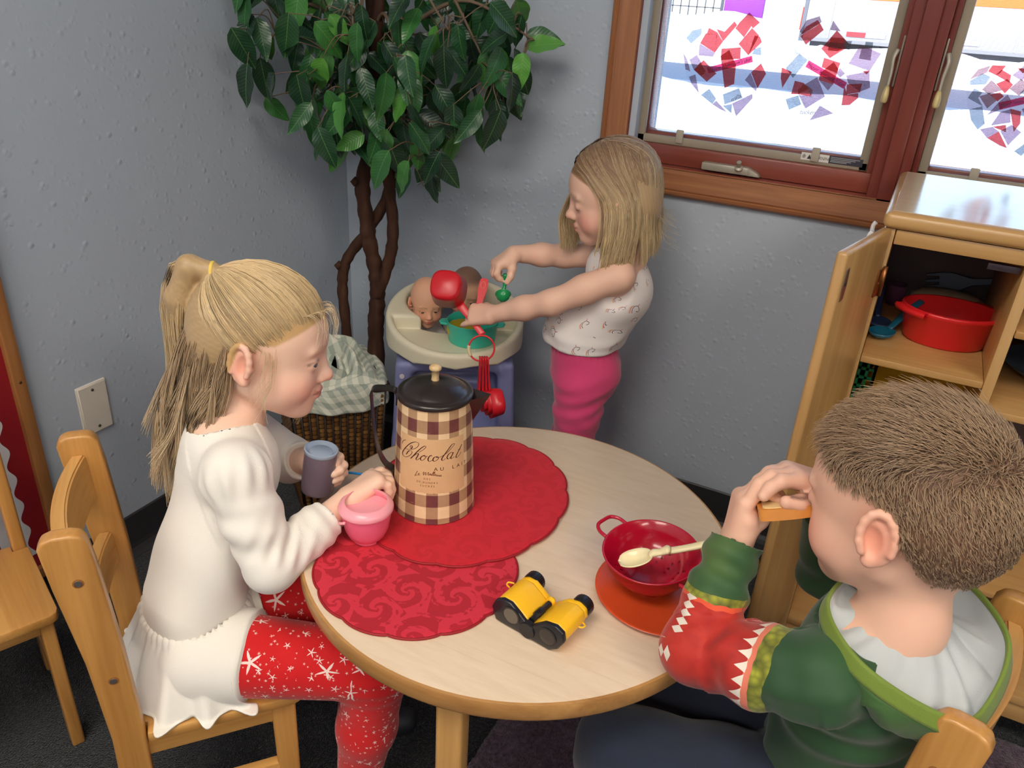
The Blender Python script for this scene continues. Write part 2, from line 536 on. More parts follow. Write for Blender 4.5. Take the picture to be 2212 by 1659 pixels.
def right_wall():
    bm = bmesh.new()
    def bx(lo, hi):
        r = bmesh.ops.create_cube(bm, size=1.0)['verts']
        for v in r:
            for k in range(3): v.co[k] = (lo[k] + hi[k]) / 2 + v.co[k] * (hi[k] - lo[k])
    bx((0, 0, 0), (WX0, 0.15, RZ)); bx((WX1, 0, 0), (RX, 0.15, RZ))
    bx((WX0, 0, 0), (WX1, 0.15, WZ0)); bx((WX0, 0, WZ1), (WX1, 0.15, RZ))
    tag(from_bm('wall_right', bm, MW), kind='structure')
right_wall()
slab('wall_rear', (-0.15, RY - 0.15, 0), (RX + 0.15, RY, RZ), MW)
slab('wall_side', (RX, RY, 0), (RX + 0.15, 0.15, RZ), MW)
slab('ceiling', (-0.15, RY - 0.15, RZ), (RX + 0.15, 0.15, RZ + 0.12), plain('ceiling_tile', (232, 230, 224), 0.8, bump=(120, 0.3)))
def carpet_mat(name, base, fleck, sc=420):
    b = NB(name); v = b.obj()
    f = b.voro(v, sc, 'F1', 'Color'); s = b.sep(f)
    c = b.ramp(s[0], [(0.0, lin(base)), (0.8, tuple(x * 1.6 for x in lin(base))), (0.9, lin(fleck)), (1, lin(fleck))])
    c = b.mix(b.noise(v, 7, 2), c, tuple(x * 0.9 for x in lin(base)), 'MIX')
    h = b.math('ADD', b.voro(v, sc, 'F1'), b.math('MULTIPLY', b.noise(v, 60, 3), 0.6))
    return b.bsdf(c, 0.95, 0, 0.15, b.bump(h, 0.8, 0.006), sheen=0.15)
slab('floor', (-0.15, RY - 0.15, -0.12), (RX + 0.15, 0.15, 0), carpet_mat('carpet_dark', (27, 30, 36), (78, 84, 84)))
# vinyl cove base
MB = plain('cove_base', (52, 51, 53), 0.42, bump=(300, 0.1))
cove = [(0, 0), (0.022, 0), (0.021, 0.002), (0.012, 0.008), (0.006, 0.017), (0.004, 0.028), (0.004, 0.099), (0.002, 0.102), (0, 0.102)]
def cove_run(name, axis):
    V = []; n = len(cove)
    L = [(RY, 0.0)] if axis == 'y' else [(0.0, RX)]
    for t in L[0]:
        for d, z in cove:
            V.append((d, t, z) if axis == 'y' else (t, -d, z))
    F = [(i, (i + 1) % n, n + (i + 1) % n, n + i) for i in range(n)] + [tuple(range(n)), tuple(range(n, 2 * n))]
    o = mesh(name, V, F, MB, smooth=False); bm = bmesh.new(); bm.from_mesh(o.data); bmesh.ops.recalc_face_normals(bm, faces=bm.faces); bm.to_mesh(o.data); bm.free()
    tag(o, kind='structure')
cove_run('baseboard_left', 'y'); cove_run('baseboard_right', 'x')

# ceiling troffers (the room's own lamps)
def troffer(x, y, label):
    t = empty('ceiling_light', (x, y, RZ), 0, label, 'ceiling light', 'fluorescent ceiling panels')
    box('frame', (-0.62, -0.32, -0.03), (0.62, 0.32, 0), plain('lamp_frame', (235, 235, 232), 0.5), t, 0.004)
    b = NB('lamp_diffuser_%.1f' % x); e = b.n('ShaderNodeEmission'); e.inputs[0].default_value = (1.0, 0.91, 0.79, 1); e.inputs[1].default_value = CEIL_STRENGTH
    b.l(e.outputs[0], b.out.inputs[0])
    box('diffuser', (-0.58, -0.28, -0.036), (0.58, 0.28, -0.03), b.m, t)
troffer(1.0, -2.1, 'fluorescent ceiling panel over the table end of the room')
troffer(3.1, -2.1, 'fluorescent ceiling panel over the cabinet side of the room')
troffer(1.0, -3.6, 'fluorescent ceiling panel at the rear on the red board side')
troffer(3.1, -3.6, 'fluorescent ceiling panel at the rear on the cabinet side')

# ------------------------------------------------------------------ window
MO = wood('oak_trim', (176, 118, 78), (128, 78, 48), 2, 1.3, 0.45, 0.15)
MOX = wood('oak_trim_x', (176, 118, 78), (128, 78, 48), 0, 1.3, 0.45, 0.15)
MR = wood('cherry_jamb', (142, 72, 60), (112, 50, 44), 2, 0.7, 0.32, 0.3)
MRX = wood('cherry_jamb_x', (150, 76, 60), (116, 54, 44), 0, 0.7, 0.32, 0.3)
MSF = plain('screen_frame', (158, 146, 128), 0.5)
MTAB = plain('screen_tab', (176, 166, 150), 0.5)
MHW = plain('sash_hardware', (172, 164, 148), 0.35, 0.25)
MPAD = plain('lock_pad', (206, 186, 128), 0.35, 0.1)
def casing():
    # profiled casing boards around the opening
    t = empty('trim_1', (0, 0, 0), 0, kind='structure')
    prof = [(0, 0), (0.0, 0.014), (0.004, 0.018), (0.010, 0.020), (0.012, 0.017), (0.016, 0.0195), (0.050, 0.0165), (0.056, 0.012), (0.059, 0.012), (0.059, 0)]
    def run(name, a, b, out, mat):
        # a,b: inner-edge-to-outer; profile d from outer edge (0) inwards, h above the wall
        V = []
        for (p, inn) in ((a, out[0]), (b, out[1])):
            for d, h in prof:
                V.append((p[0] + inn[0] * d, -h, p[1] + inn[1] * d))
        n = len(prof)
        F = [(i, (i + 1) % n, n + (i + 1) % n, n + i) for i in range(n)] + [tuple(range(n))[::-1], tuple(range(n, 2 * n))]
        o = mesh(name, V, F, mat, t, False); bm = bmesh.new(); bm.from_mesh(o.data); bmesh.ops.recalc_face_normals(bm, faces=bm.faces); bm.to_mesh(o.data); bm.free()
    x0, x1, z0, z1 = 0.725, 2.70, 0.813, 2.08
    run('casing_board', (x0, z0), (x0, z1), ((1, 1), (1, -1)), MO)
    run('casing_board', (x0, z0), (x1, z0), ((1, 1), (-1, 1)), MOX)
    run('casing_board', (x1, z0), (x1, z1), ((-1, 1), (-1, -1)), MO)
    run('casing_board', (x0, z1), (x1, z1), ((1, -1), (-1, -1)), MOX)
casing()
def casement(name, x0, x1, side, label_warning):
    """one casement unit; clear opening x0..x1 between jambs; side = which side the lock sits on"""
    w = empty(name, (0, 0, 0), 0, kind='structure')
    z0, z1 = 0.874, 2.02
    jy0, jy1 = -0.004, 0.135
    # jamb boards: left, right, sill, head
    box('jamb_board', (x0 - 0.020, jy0, z0 - 0.002), (x0, jy1, z1), MR, w, 0.002)
    box('jamb_board', (x1, jy0, z0 - 0.002), (x1 + 0.020, jy1, z1), MR, w, 0.002)
    box('sill_board', (x0 - 0.020, -0.012, z0 - 0.014), (x1 + 0.020, jy1, z0 - 0.001), MRX, w, 0.003)
    box('head_board', (x0 - 0.020, jy0, z1 - 0.015), (x1 + 0.020, jy1, z1 + 0.01), MRX, w, 0.002)
    # stop beads
    box('stop_bead', (x0, 0.016, z0), (x0 + 0.012, 0.040, z1 - 0.02), MO if name == 'window_1' else MR, w, 0.003)
    box('stop_bead', (x1 - 0.012, 0.016, z0), (x1, 0.040, z1 - 0.02), MR, w, 0.003)
    box('stop_rail', (x0, 0.012, z0), (x1, 0.040, z0 + 0.040), MRX, w, 0.003)
    # sash
    sx0, sx1, sz0, sz1 = x0 + 0.010, x1 - 0.010, z0 + 0.028, z1 - 0.02
    s = 0.020
    box('sash_stile', (sx0, 0.046, sz0), (sx0 + s, 0.085, sz1), MR, w, 0.003)
    box('sash_stile', (sx1 - s, 0.046, sz0), (sx1, 0.085, sz1), MR, w, 0.003)
    box('sash_rail', (sx0, 0.046, sz0), (sx1, 0.085, sz0 + 0.035), MRX, w, 0.003)
    # insect screen frame in front of the glass
    fx0, fx1, fz0, fz1 = x0 + 0.012, x1 - 0.012, z0 + 0.040, z1 - 0.03
    for lo, hi in (((fx0, 0.026, fz0), (fx0 + 0.017, 0.036, fz1)), ((fx1 - 0.017, 0.026, fz0), (fx1, 0.036, fz1)), ((fx0, 0.026, fz0), (fx1, 0.036, fz0 + 0.017)), ((fx0, 0.026, fz1 - 0.017), (fx1, 0.036, fz1))):
        box('screen_frame', lo, hi, MSF, w, 0.002)
    for u in (0.20, 0.79):
        tx = fx0 + (fx1 - fx0) * u
        box('screen_tab', (tx - 0.008, 0.021, fz0 + 0.006), (tx + 0.008, 0.027, fz0 + 0.034), MTAB, w, 0.002)
    # insect mesh: very fine horizontal weave
    b = NB('insect_mesh_' + name); v = b.sep(b.obj())
    wv = b.math('FRACT', b.math('MULTIPLY', v[2], 420.0)); wh = b.math('FRACT', b.math('MULTIPLY', v[0], 420.0))
    thr = b.math('MAXIMUM', b.math('LESS_THAN', wv, 0.12), b.math('LESS_THAN', wh, 0.05))
    tr = b.n('ShaderNodeBsdfTransparent'); df = b.n('ShaderNodeBsdfDiffuse'); df.inputs[0].default_value = (*lin((110, 112, 118)), 1)
    mx = b.n('ShaderNodeMixShader'); b.put(mx.inputs[0], b.math('MULTIPLY', thr, 0.75)); b.l(tr.outputs[0], mx.inputs[1]); b.l(df.outputs[0], mx.inputs[2]); b.l(mx.outputs[0], b.out.inputs[0])
    mesh('insect_screen', [(fx0 + .01, 0.031, fz0 + .01), (fx1 - .01, 0.031, fz0 + .01), (fx1 - .01, 0.031, fz1 - .01), (fx0 + .01, 0.031, fz1 - .01)], [(0, 1, 2, 3)], b.m, w, False)
    # glass pane
    g = NB('window_glass_' + name); tr = g.n('ShaderNodeBsdfTransparent'); tr.inputs[0].default_value = (0.97, 0.985, 0.985, 1)
    gl = g.n('ShaderNodeBsdfGlossy'); gl.inputs['Roughness'].default_value = 0.02; fr = g.n('ShaderNodeFresnel'); fr.inputs[0].default_value = 1.45
    mx = g.n('ShaderNodeMixShader'); g.put(mx.inputs[0], g.math('MULTIPLY', fr.outputs[0], 0.6)); g.l(tr.outputs[0], mx.inputs[1]); g.l(gl.outputs[0], mx.inputs[2]); g.l(mx.outputs[0], g.out.inputs[0])
    box('pane', (sx0 + s, 0.070, sz0 + 0.035), (sx1 - s, 0.0735, sz1), g.m, w)
    # crank operator
    cx = x0 + (x1 - x0) * 0.44
    cr = box('crank_operator', (cx - 0.050, -0.010, z0 + 0.004), (cx + 0.050, 0.012, z0 + 0.020), MHW, w, 0.003)
    prism('crank_ramp', [(cx + 0.048, z0 + 0.004), (cx + 0.075, z0 + 0.004), (cx + 0.070, z0 + 0.010), (cx + 0.048, z0 + 0.020)], 0.020, MHW, w, 0.001, off=-0.009)
    lathe('crank_stud', [(0.0, -0.001), (0.0085, -0.001), (0.009, 0.004), (0.005, 0.007), (0.0045, 0.014), (0.005, 0.019), (0.0, 0.020)], MHW, w, 20, loc=(cx + 0.030, -0.008, z0 + 0.016), rot=(math.radians(35), 0, 0))
    # lock lever on the jamb next to the mullion
    lx = (x1 - 0.001) if side > 0 else (x0 + 0.001); sg = -1 if side > 0 else 1
    lz = 1.122
    lk = box('lock_plate', (min(lx, lx + sg * 0.004), 0.008, lz - 0.045), (max(lx, lx + sg * 0.004), 0.024, lz + 0.045), MHW, w, 0.002)
    P = catmull([(lx + sg * 0.008, 0.010, lz + 0.020), (lx + sg * 0.012, 0.004, lz + 0.005), (lx + sg * 0.010, 0.000, lz - 0.020), (lx + sg * 0.010, -0.004, lz - 0.045)], 6)
    lv = tube('lock_lever', P, [0.0042 - 0.0015 * i / (len(P) - 1) for i in range(len(P))], MHW, w, 10)
    tube('lever_pad', catmull([(lx + sg * 0.010, -0.004, lz - 0.043), (lx + sg * 0.010, -0.008, lz - 0.060), (lx + sg * 0.010, -0.009, lz - 0.073)], 5), [0.003, .0042, .0050, .0056, .006, .0062, .0062, .0062, .006, .0054, .004], MPAD, lv, 12)
    return w
W1X0, W1X1 = 0.786, 1.297
W2X0, W2X1 = 1.364, 1.875
w1 = casement('window_1', W1X0, W1X1, 1, True)
w2 = casement('window_2', W2X0, W2X1, -1, False)
w3 = casement('window_3', 1.942, 2.453, -1, False)
for a, c in ((W1X1 + 0.020, W2X0 - 0.020), (W2X1 + 0.020, 1.922)):
    tag(box('trim_mullion', (a - 0.001, -0.012, 0.862), (c + 0.001, 0.13, 2.03), MR, None, 0.002), kind='structure')
tag(box('trim_filler', (2.473, -0.004, 0.86), (2.64, 0.13, 2.03), MR), kind='structure')
# warning sticker on the screen frame
def sticker():
    x, z, y = 1.155, 0.921, 0.0255
    s = empty('warning_sticker', (x, y, z), 0, 'small WARNING sticker on the lower screen frame of the left window', 'sticker')
    box('paper', (0, -0.0004, 0), (0.055, 0, 0.015), plain('sticker_white', (226, 222, 214), 0.6), s)
    box('dark_panel', (0.055, -0.0004, 0), (0.120, 0, 0.015), plain('sticker_dark', (54, 52, 62), 0.6), s)
    ink = plain('sticker_ink', (52, 50, 56), 0.6)
    V, F = text_mesh('WARNING', 0.0092, 'LEFT')
    mesh('lettering', [(v[0] * .82 + 0.0225, -0.0007, v[1] + 0.004) for v in V], F, ink, s, False)
    mesh('warning_triangle', [(0.012, -0.0007, 0.003), (0.021, -0.0007, 0.003), (0.0165, -0.0007, 0.012)], [(0, 1, 2)], ink, s, False)
    mesh('hand_symbol', [(0.003, -0.0007, 0.004), (0.008, -0.0007, 0.004), (0.0095, -0.0007, 0.009), (0.006, -0.0007, 0.0125), (0.0025, -0.0007, 0.009)], [(0, 1, 2, 3, 4)], plain('sticker_grey', (150, 148, 146), .6), s, False)
    pl = plain('sticker_lines', (170, 170, 176), 0.6)
    for k, zz in enumerate((0.0115, 0.0085, 0.0055, 0.0028)):
        mesh('text_line', [(0.058, -0.0007, zz), (0.114 - 0.008 * k, -0.0007, zz), (0.114 - 0.008 * k, -0.0007, zz + 0.0013), (0.058, -0.0007, zz + 0.0013)], [(0, 1, 2, 3)], pl, s, False)
sticker()
# ------------------------------------------------------------------ outdoors
def snow_mat():
    b = NB('snow'); v = b.obj()
    h = b.math('ADD', b.noise(v, 6, 4), b.math('MULTIPLY', b.noise(v, 40, 3), 0.3))
    return b.bsdf(b.mix(b.noise(v, 1.5, 2), (0.86, 0.89, 0.93), (0.93, 0.94, 0.96)), 0.7, 0, 0.3, b.bump(h, 0.5, 0.05))
MSN = snow_mat()
def outdoors():
    GZ = -0.40
    nx, ny = 150, 100
    xs = np.linspace(-24, 24, nx); ys = np.r_[np.linspace(0.25, 26, 80), np.linspace(27, 60, 20)]
    Xg, Yg = np.meshgrid(xs, ys, indexing='ij')
    Zg = GZ + 0.05 * np.sin(Xg * 1.7 + Yg) * np.sin(Yg * 1.3) + 0.04 * np.sin(Xg * 3.1 - Yg * 0.7)
    Zg += 0.72 * np.exp(-((Yg - 22.3) / 0.9) ** 2) * (0.93 + 0.07 * np.sin(Xg * 2)) * sstep(-2.6, -1.8, Xg)
    Zg += 1.28 * np.exp(-((Yg - 23.0) / 1.6) ** 2) * (0.94 + 0.06 * np.sin(Xg * 2.3)) * sstep(-2.2, -3.2, Xg)
    Zg += 0.35 * np.exp(-((Xg + 0.9) / 0.8) ** 2 - ((Yg - 8.6) / 1.1) ** 2)
    Zg += 0.40 * np.exp(-((Xg - 1.2) / 0.8) ** 2 - ((Yg - 7.8) / 1.1) ** 2)
    Zg[(Yg > 15.8) & (Yg < 20.2)] = GZ - 0.03
    V = np.stack([Xg, Yg, Zg], -1).reshape(-1, 3)
    tag(mesh('ground_snow', V, grid_faces(nx, ny), MSN), kind='structure')
    tag(box('road', (-24, 15.8, GZ - 0.2), (24, 20.2, GZ + 0.012), plain('wet_asphalt', (84, 100, 124), 0.6, bump=(20, 0.3))), kind='structure')
    # truck trailer parked along the road
    t = empty('truck_trailer', (-2.48, 23.7, GZ), 0, 'silver truck trailer with orange band parked outside beyond the snow', 'truck')
    mg = plain('trailer_panel', (150, 152, 160), 0.5, 0.1)
    box('body', (0, 0, 0.70), (14.5, 2.4, 1.765), mg, t, 0.01)
    box('orange_band', (0.35, -0.012, 1.765), (14.5, 2.4, 2.9), plain('trailer_orange', (226, 96, 20), 0.5), t)
    box('roof_panel', (0, 0, 2.9), (14.5, 2.4, 3.8), mg, t)
    box('side_rail', (0, -0.03, 0.66), (14.5, 0.0, 0.74), plain('rail_grey', (120, 122, 130), .5), t)
    for k in range(7):
        x = 1.15 + k * 2.3
        box('reflector_tape', (x, -0.036, 0.84), (x + 0.50, -0.028, 0.96), plain('tape_red', (206, 30, 46), 0.5), t)
        box('reflector_tape', (x + 0.50, -0.036, 0.84), (x + 1.0, -0.028, 0.96), plain('tape_white', (240, 240, 240), 0.5), t)
        box('side_post', (x - 0.5, -0.02, 0.75), (x - 0.46, 0.0, 1.74), mg, t)
    box('rear_door', (-0.10, -0.02, 0.64), (0.0, 2.35, 3.75), plain('door_grey', (84, 90, 104), 0.5), t)
    box('tail_light', (-0.13, -0.03, 0.92), (-0.10, 0.3, 1.5), plain('tail_red', (190, 30, 26), 0.4), t)
    for k in (1.2, 2.5, 11.0):
        for yy in (0.15, 1.95):
            lathe('wheel', [(0.0, -0.12), (0.25, -0.12), (0.44, -0.12), (0.5, -0.08), (0.5, 0.08), (0.44, 0.12), (0.0, 0.12)], plain('tyre', (50, 50, 54), 0.8), t, 28, loc=(k, yy + 0.6 - 0.6 * (yy > 1), 0.5), rot=(PI / 2, 0, 0))
    box('chassis', (0.1, 0.9, 0.5), (14, 1.7, 0.70), plain('chassis', (90, 92, 100), .6), t)
    # purple play panel and wire fence further left, behind the ploughed snow
    p = empty('playground_panel', (-5.0, 25.0, GZ), 0, 'purple playground panel standing outside beyond the ploughed snow', 'play panel')
    mp = plain('purple_plastic', (128, 50, 176), 0.5)
    box('panel', (-0.15, 0, 1.00), (1.05, 0.10, 3.2), mp, p, 0.02)
    for x in (-0.05, 0.86): box('post', (x, 0.0, 0), (x + 0.1, 0.1, 1.05), mp, p, 0.01)
    f = empty('wire_fence', (-8.4, 25.2, GZ), 0, 'grey wire mesh fence outside beside the purple panel', 'fence')
    mf = plain('fence_wire', (70, 74, 86), 0.5, 0.5)
    for k in range(13): box('wire', (k * 0.26, 0, 0.0), (k * 0.26 + 0.03, 0.03, 3.0), mf, f)
    for k in range(11): box('wire', (0, 0, 0.25 + k * 0.26), (3.15, 0.03, 0.28 + k * 0.26), mf, f)
    for x in (0, 3.1): box('post', (x, -0.03, 0), (x + 0.08, 0.05, 3.1), mf, f)
outdoors()
# ------------------------------------------------------------------ tissue-paper hearts stuck on the panes
HEARTS = [{'out':[(0.987,0.989),(0.955,0.998),(0.913,1.021),(0.886,1.043),(0.868,1.082),(0.862,1.114),(0.868,1.134),(0.884,1.147),(0.9,1.151),(0.913,1.15),(0.929,1.148),(0.942,1.148),(0.954,1.157),(0.973,1.172),(0.989,1.185),(1.007,1.18),(1.018,1.161),(1.025,1.136),(1.029,1.115),(1.032,1.092),(1.035,1.057),(1.033,1.036),(1.021,1.017),(1.001,0.987)],'sq':[('g',[(0.866,1.129),(0.877,1.144),(0.897,1.15),(0.898,1.138),(0.879,1.119)]),('r',[(0.898,1.121),(0.907,1.141),(0.931,1.14),(0.933,1.105)]),('r',[(0.909,1.14),(0.912,1.152),(0.931,1.145),(0.946,1.128),(0.933,1.106),(0.93,1.14)]),('r',[(0.928,1.151),(0.946,1.147),(0.963,1.168),(0.97,1.161),(0.946,1.128)]),('p',[(0.897,1.117),(0.899,1.12),(0.933,1.105),(0.93,1.097),(0.899,1.097)]),('r',[(0.974,1.167),(0.99,1.186),(1.006,1.175),(0.999,1.161)]),('r',[(0.967,1.155),(0.974,1.167),(0.999,1.161),(0.988,1.139)]),('r',[(0.999,1.161),(1.006,1.175),(1.015,1.169),(1.003,1.157)]),('r',[(0.979,1.126),(1.001,1.158),(1.018,1.145),(1.003,1.106)]),('r',[(1.003,1.106),(1.009,1.144),(1.02,1.143),(1.026,1.133)]),('g',[(1.01,1.109),(1.013,1.119),(1.026,1.124),(1.029,1.108)]),('r',[(0.945,1.114),(0.985,1.12),(0.988,1.098),(0.948,1.092)]),('r',[(0.946,1.1),(0.962,1.113),(0.981,1.086),(0.984,1.048),(0.965,1.038)]),('p',[(0.88,1.087),(0.895,1.098),(0.908,1.083),(0.893,1.068)]),('r',[(0.894,1.068),(0.905,1.084),(0.92,1.066),(0.911,1.057)]),('r',[(0.911,1.089),(0.943,1.065),(0.925,1.047),(0.893,1.068)]),('r',[(1.015,1.074),(1.032,1.093),(1.046,1.074),(1.034,1.044)]),('p',[(1.005,1.058),(1.014,1.073),(1.033,1.044),(1.032,1.038)]),('p',[(0.864,1.101),(0.876,1.086),(0.886,1.064),(0.875,1.067)]),('p',[(0.885,1.053),(0.898,1.059),(0.912,1.022),(0.892,1.04)]),('g',[(0.917,1.019),(0.933,1.033),(0.951,1.015),(0.945,1.003)]),('p',[(0.945,1.003),(0.952,1.011),(0.979,0.99),(0.962,0.995)]),('g',[(0.964,1.025),(0.996,1.041),(1.007,1.022),(0.971,1.005)]),('p',[(0.987,1.009),(1.025,1.032),(1.028,1.024),(1.0,0.984)]),('g',[(0.968,1.002),(0.987,1.008),(0.989,0.989)])],'strip':[(0.921,1.075),(1.011,1.106),(1.015,1.094),(0.926,1.063)]},{'out':[(1.165,0.996),(1.134,1.005),(1.11,1.027),(1.095,1.049),(1.086,1.079),(1.085,1.107),(1.094,1.126),(1.094,1.156),(1.099,1.176),(1.117,1.187),(1.131,1.187),(1.149,1.186),(1.165,1.17),(1.185,1.153),(1.208,1.147),(1.233,1.146),(1.256,1.13),(1.252,1.109),(1.246,1.087),(1.249,1.064),(1.239,1.051),(1.222,1.031),(1.198,1.012)],'sq':[('p',[(1.096,1.158),(1.105,1.179),(1.128,1.188),(1.134,1.178),(1.104,1.153)]),('r',[(1.098,1.151),(1.107,1.168),(1.126,1.181),(1.132,1.175)]),('r',[(1.099,1.15),(1.132,1.175),(1.141,1.164),(1.113,1.135)]),('p',[(1.153,1.165),(1.155,1.182),(1.173,1.164)]),('r',[(1.144,1.13),(1.166,1.165),(1.197,1.14),(1.164,1.114)]),('r',[(1.157,1.128),(1.157,1.152),(1.182,1.152),(1.197,1.14),(1.176,1.128)]),('g',[(1.189,1.134),(1.184,1.147),(1.198,1.148),(1.197,1.131)]),('p',[(1.201,1.107),(1.215,1.143),(1.256,1.13),(1.243,1.097)]),('g',[(1.224,1.138),(1.223,1.149),(1.237,1.149),(1.238,1.138)]),('p',[(1.218,1.118),(1.219,1.141),(1.238,1.138),(1.24,1.116)]),('g',[(1.083,1.088),(1.104,1.118),(1.123,1.107),(1.101,1.071)]),('r',[(1.075,1.089),(1.097,1.082),(1.084,1.05),(1.077,1.069)]),('r',[(1.152,1.096),(1.153,1.114),(1.186,1.107),(1.183,1.088)]),('r',[(1.152,1.085),(1.173,1.108),(1.185,1.095),(1.181,1.066),(1.152,1.072)]),('p',[(1.183,1.087),(1.187,1.098),(1.199,1.089),(1.192,1.08)]),('p',[(1.202,1.085),(1.243,1.097),(1.251,1.067),(1.235,1.058),(1.209,1.071)]),('r',[(1.23,1.096),(1.243,1.098),(1.239,1.09)]),('r',[(1.104,1.04),(1.106,1.066),(1.123,1.064),(1.14,1.055),(1.118,1.041)]),('r',[(1.116,1.049),(1.125,1.061),(1.145,1.052),(1.144,1.039),(1.118,1.041)]),('p',[(1.128,1.062),(1.148,1.077),(1.171,1.042),(1.138,1.015),(1.119,1.04),(1.144,1.04)]),('p',[(1.152,1.072),(1.181,1.066),(1.174,1.054)]),('g',[(1.095,1.029),(1.119,1.039),(1.128,1.022),(1.106,1.009)]),('r',[(1.207,1.069),(1.235,1.073),(1.235,1.057),(1.21,1.05)]),('r',[(1.203,1.066),(1.212,1.05),(1.232,1.055),(1.234,1.046),(1.221,1.031),(1.206,1.029)]),('p',[(1.151,0.993),(1.165,1.024),(1.194,1.012)])],'strip':[(1.125,1.107),(1.207,1.072),(1.203,1.06),(1.121,1.094)]},{'out':[(1.517,0.981),(1.498,0.99),(1.47,1.003),(1.448,1.022),(1.433,1.046),(1.423,1.069),(1.418,1.096),(1.428,1.115),(1.447,1.127),(1.469,1.13),(1.49,1.129),(1.508,1.127),(1.528,1.132),(1.55,1.129),(1.568,1.11),(1.579,1.079),(1.578,1.049),(1.567,1.017),(1.551,0.989),(1.537,0.972)],'sq':[('m',[(1.42,1.098),(1.429,1.117),(1.447,1.125),(1.445,1.113)]),('g',[(1.421,1.096),(1.439,1.111),(1.453,1.106),(1.448,1.092),(1.423,1.089)]),('r',[(1.446,1.115),(1.45,1.126),(1.472,1.127),(1.466,1.113),(1.46,1.11)]),('r',[(1.46,1.11),(1.467,1.12),(1.485,1.112),(1.486,1.099)]),('m',[(1.445,1.083),(1.456,1.101),(1.478,1.085),(1.458,1.076)]),('r',[(1.465,1.095),(1.481,1.105),(1.493,1.096),(1.484,1.08)]),('g',[(1.426,1.066),(1.432,1.084),(1.447,1.078),(1.443,1.068),(1.455,1.054)]),('r',[(1.46,1.076),(1.476,1.081),(1.484,1.075),(1.476,1.065)]),('m',[(1.444,1.071),(1.46,1.078),(1.474,1.066),(1.463,1.051)]),('g',[(1.434,1.046),(1.454,1.054),(1.467,1.024),(1.458,1.012),(1.442,1.028)]),('p',[(1.466,1.039),(1.478,1.063),(1.489,1.079),(1.501,1.065),(1.485,1.052)]),('p',[(1.478,1.022),(1.486,1.047),(1.501,1.054),(1.508,1.031)]),('r',[(1.5,1.055),(1.519,1.052),(1.524,1.031),(1.518,1.015)]),('r',[(1.481,1.02),(1.502,1.026),(1.506,1.013)]),('p',[(1.462,1.013),(1.481,1.02),(1.494,1.013),(1.478,0.999)]),('r',[(1.478,0.999),(1.494,1.013),(1.516,0.985),(1.503,0.988)]),('p',[(1.496,1.014),(1.511,1.027),(1.53,1.016),(1.516,0.99)]),('g',[(1.529,0.981),(1.542,0.997),(1.551,0.988),(1.543,0.974)]),('p',[(1.487,1.112),(1.5,1.13),(1.513,1.121),(1.505,1.104)]),('m',[(1.489,1.089),(1.502,1.107),(1.52,1.099),(1.508,1.078)]),('r',[(1.491,1.125),(1.509,1.125),(1.502,1.117)]),('g',[(1.507,1.083),(1.52,1.099),(1.537,1.094),(1.533,1.08)]),('p',[(1.519,1.056),(1.533,1.067),(1.55,1.052),(1.537,1.034)]),('r',[(1.514,1.118),(1.53,1.129),(1.543,1.114),(1.527,1.106)]),('p',[(1.54,1.098),(1.555,1.109),(1.568,1.091),(1.555,1.079)]),('r',[(1.541,1.071),(1.557,1.076),(1.561,1.054),(1.544,1.055)]),('p',[(1.535,1.029),(1.551,1.042),(1.563,1.024),(1.549,1.01)])],'strip':[(1.478,1.063),(1.538,1.086),(1.544,1.075),(1.484,1.051)]}]
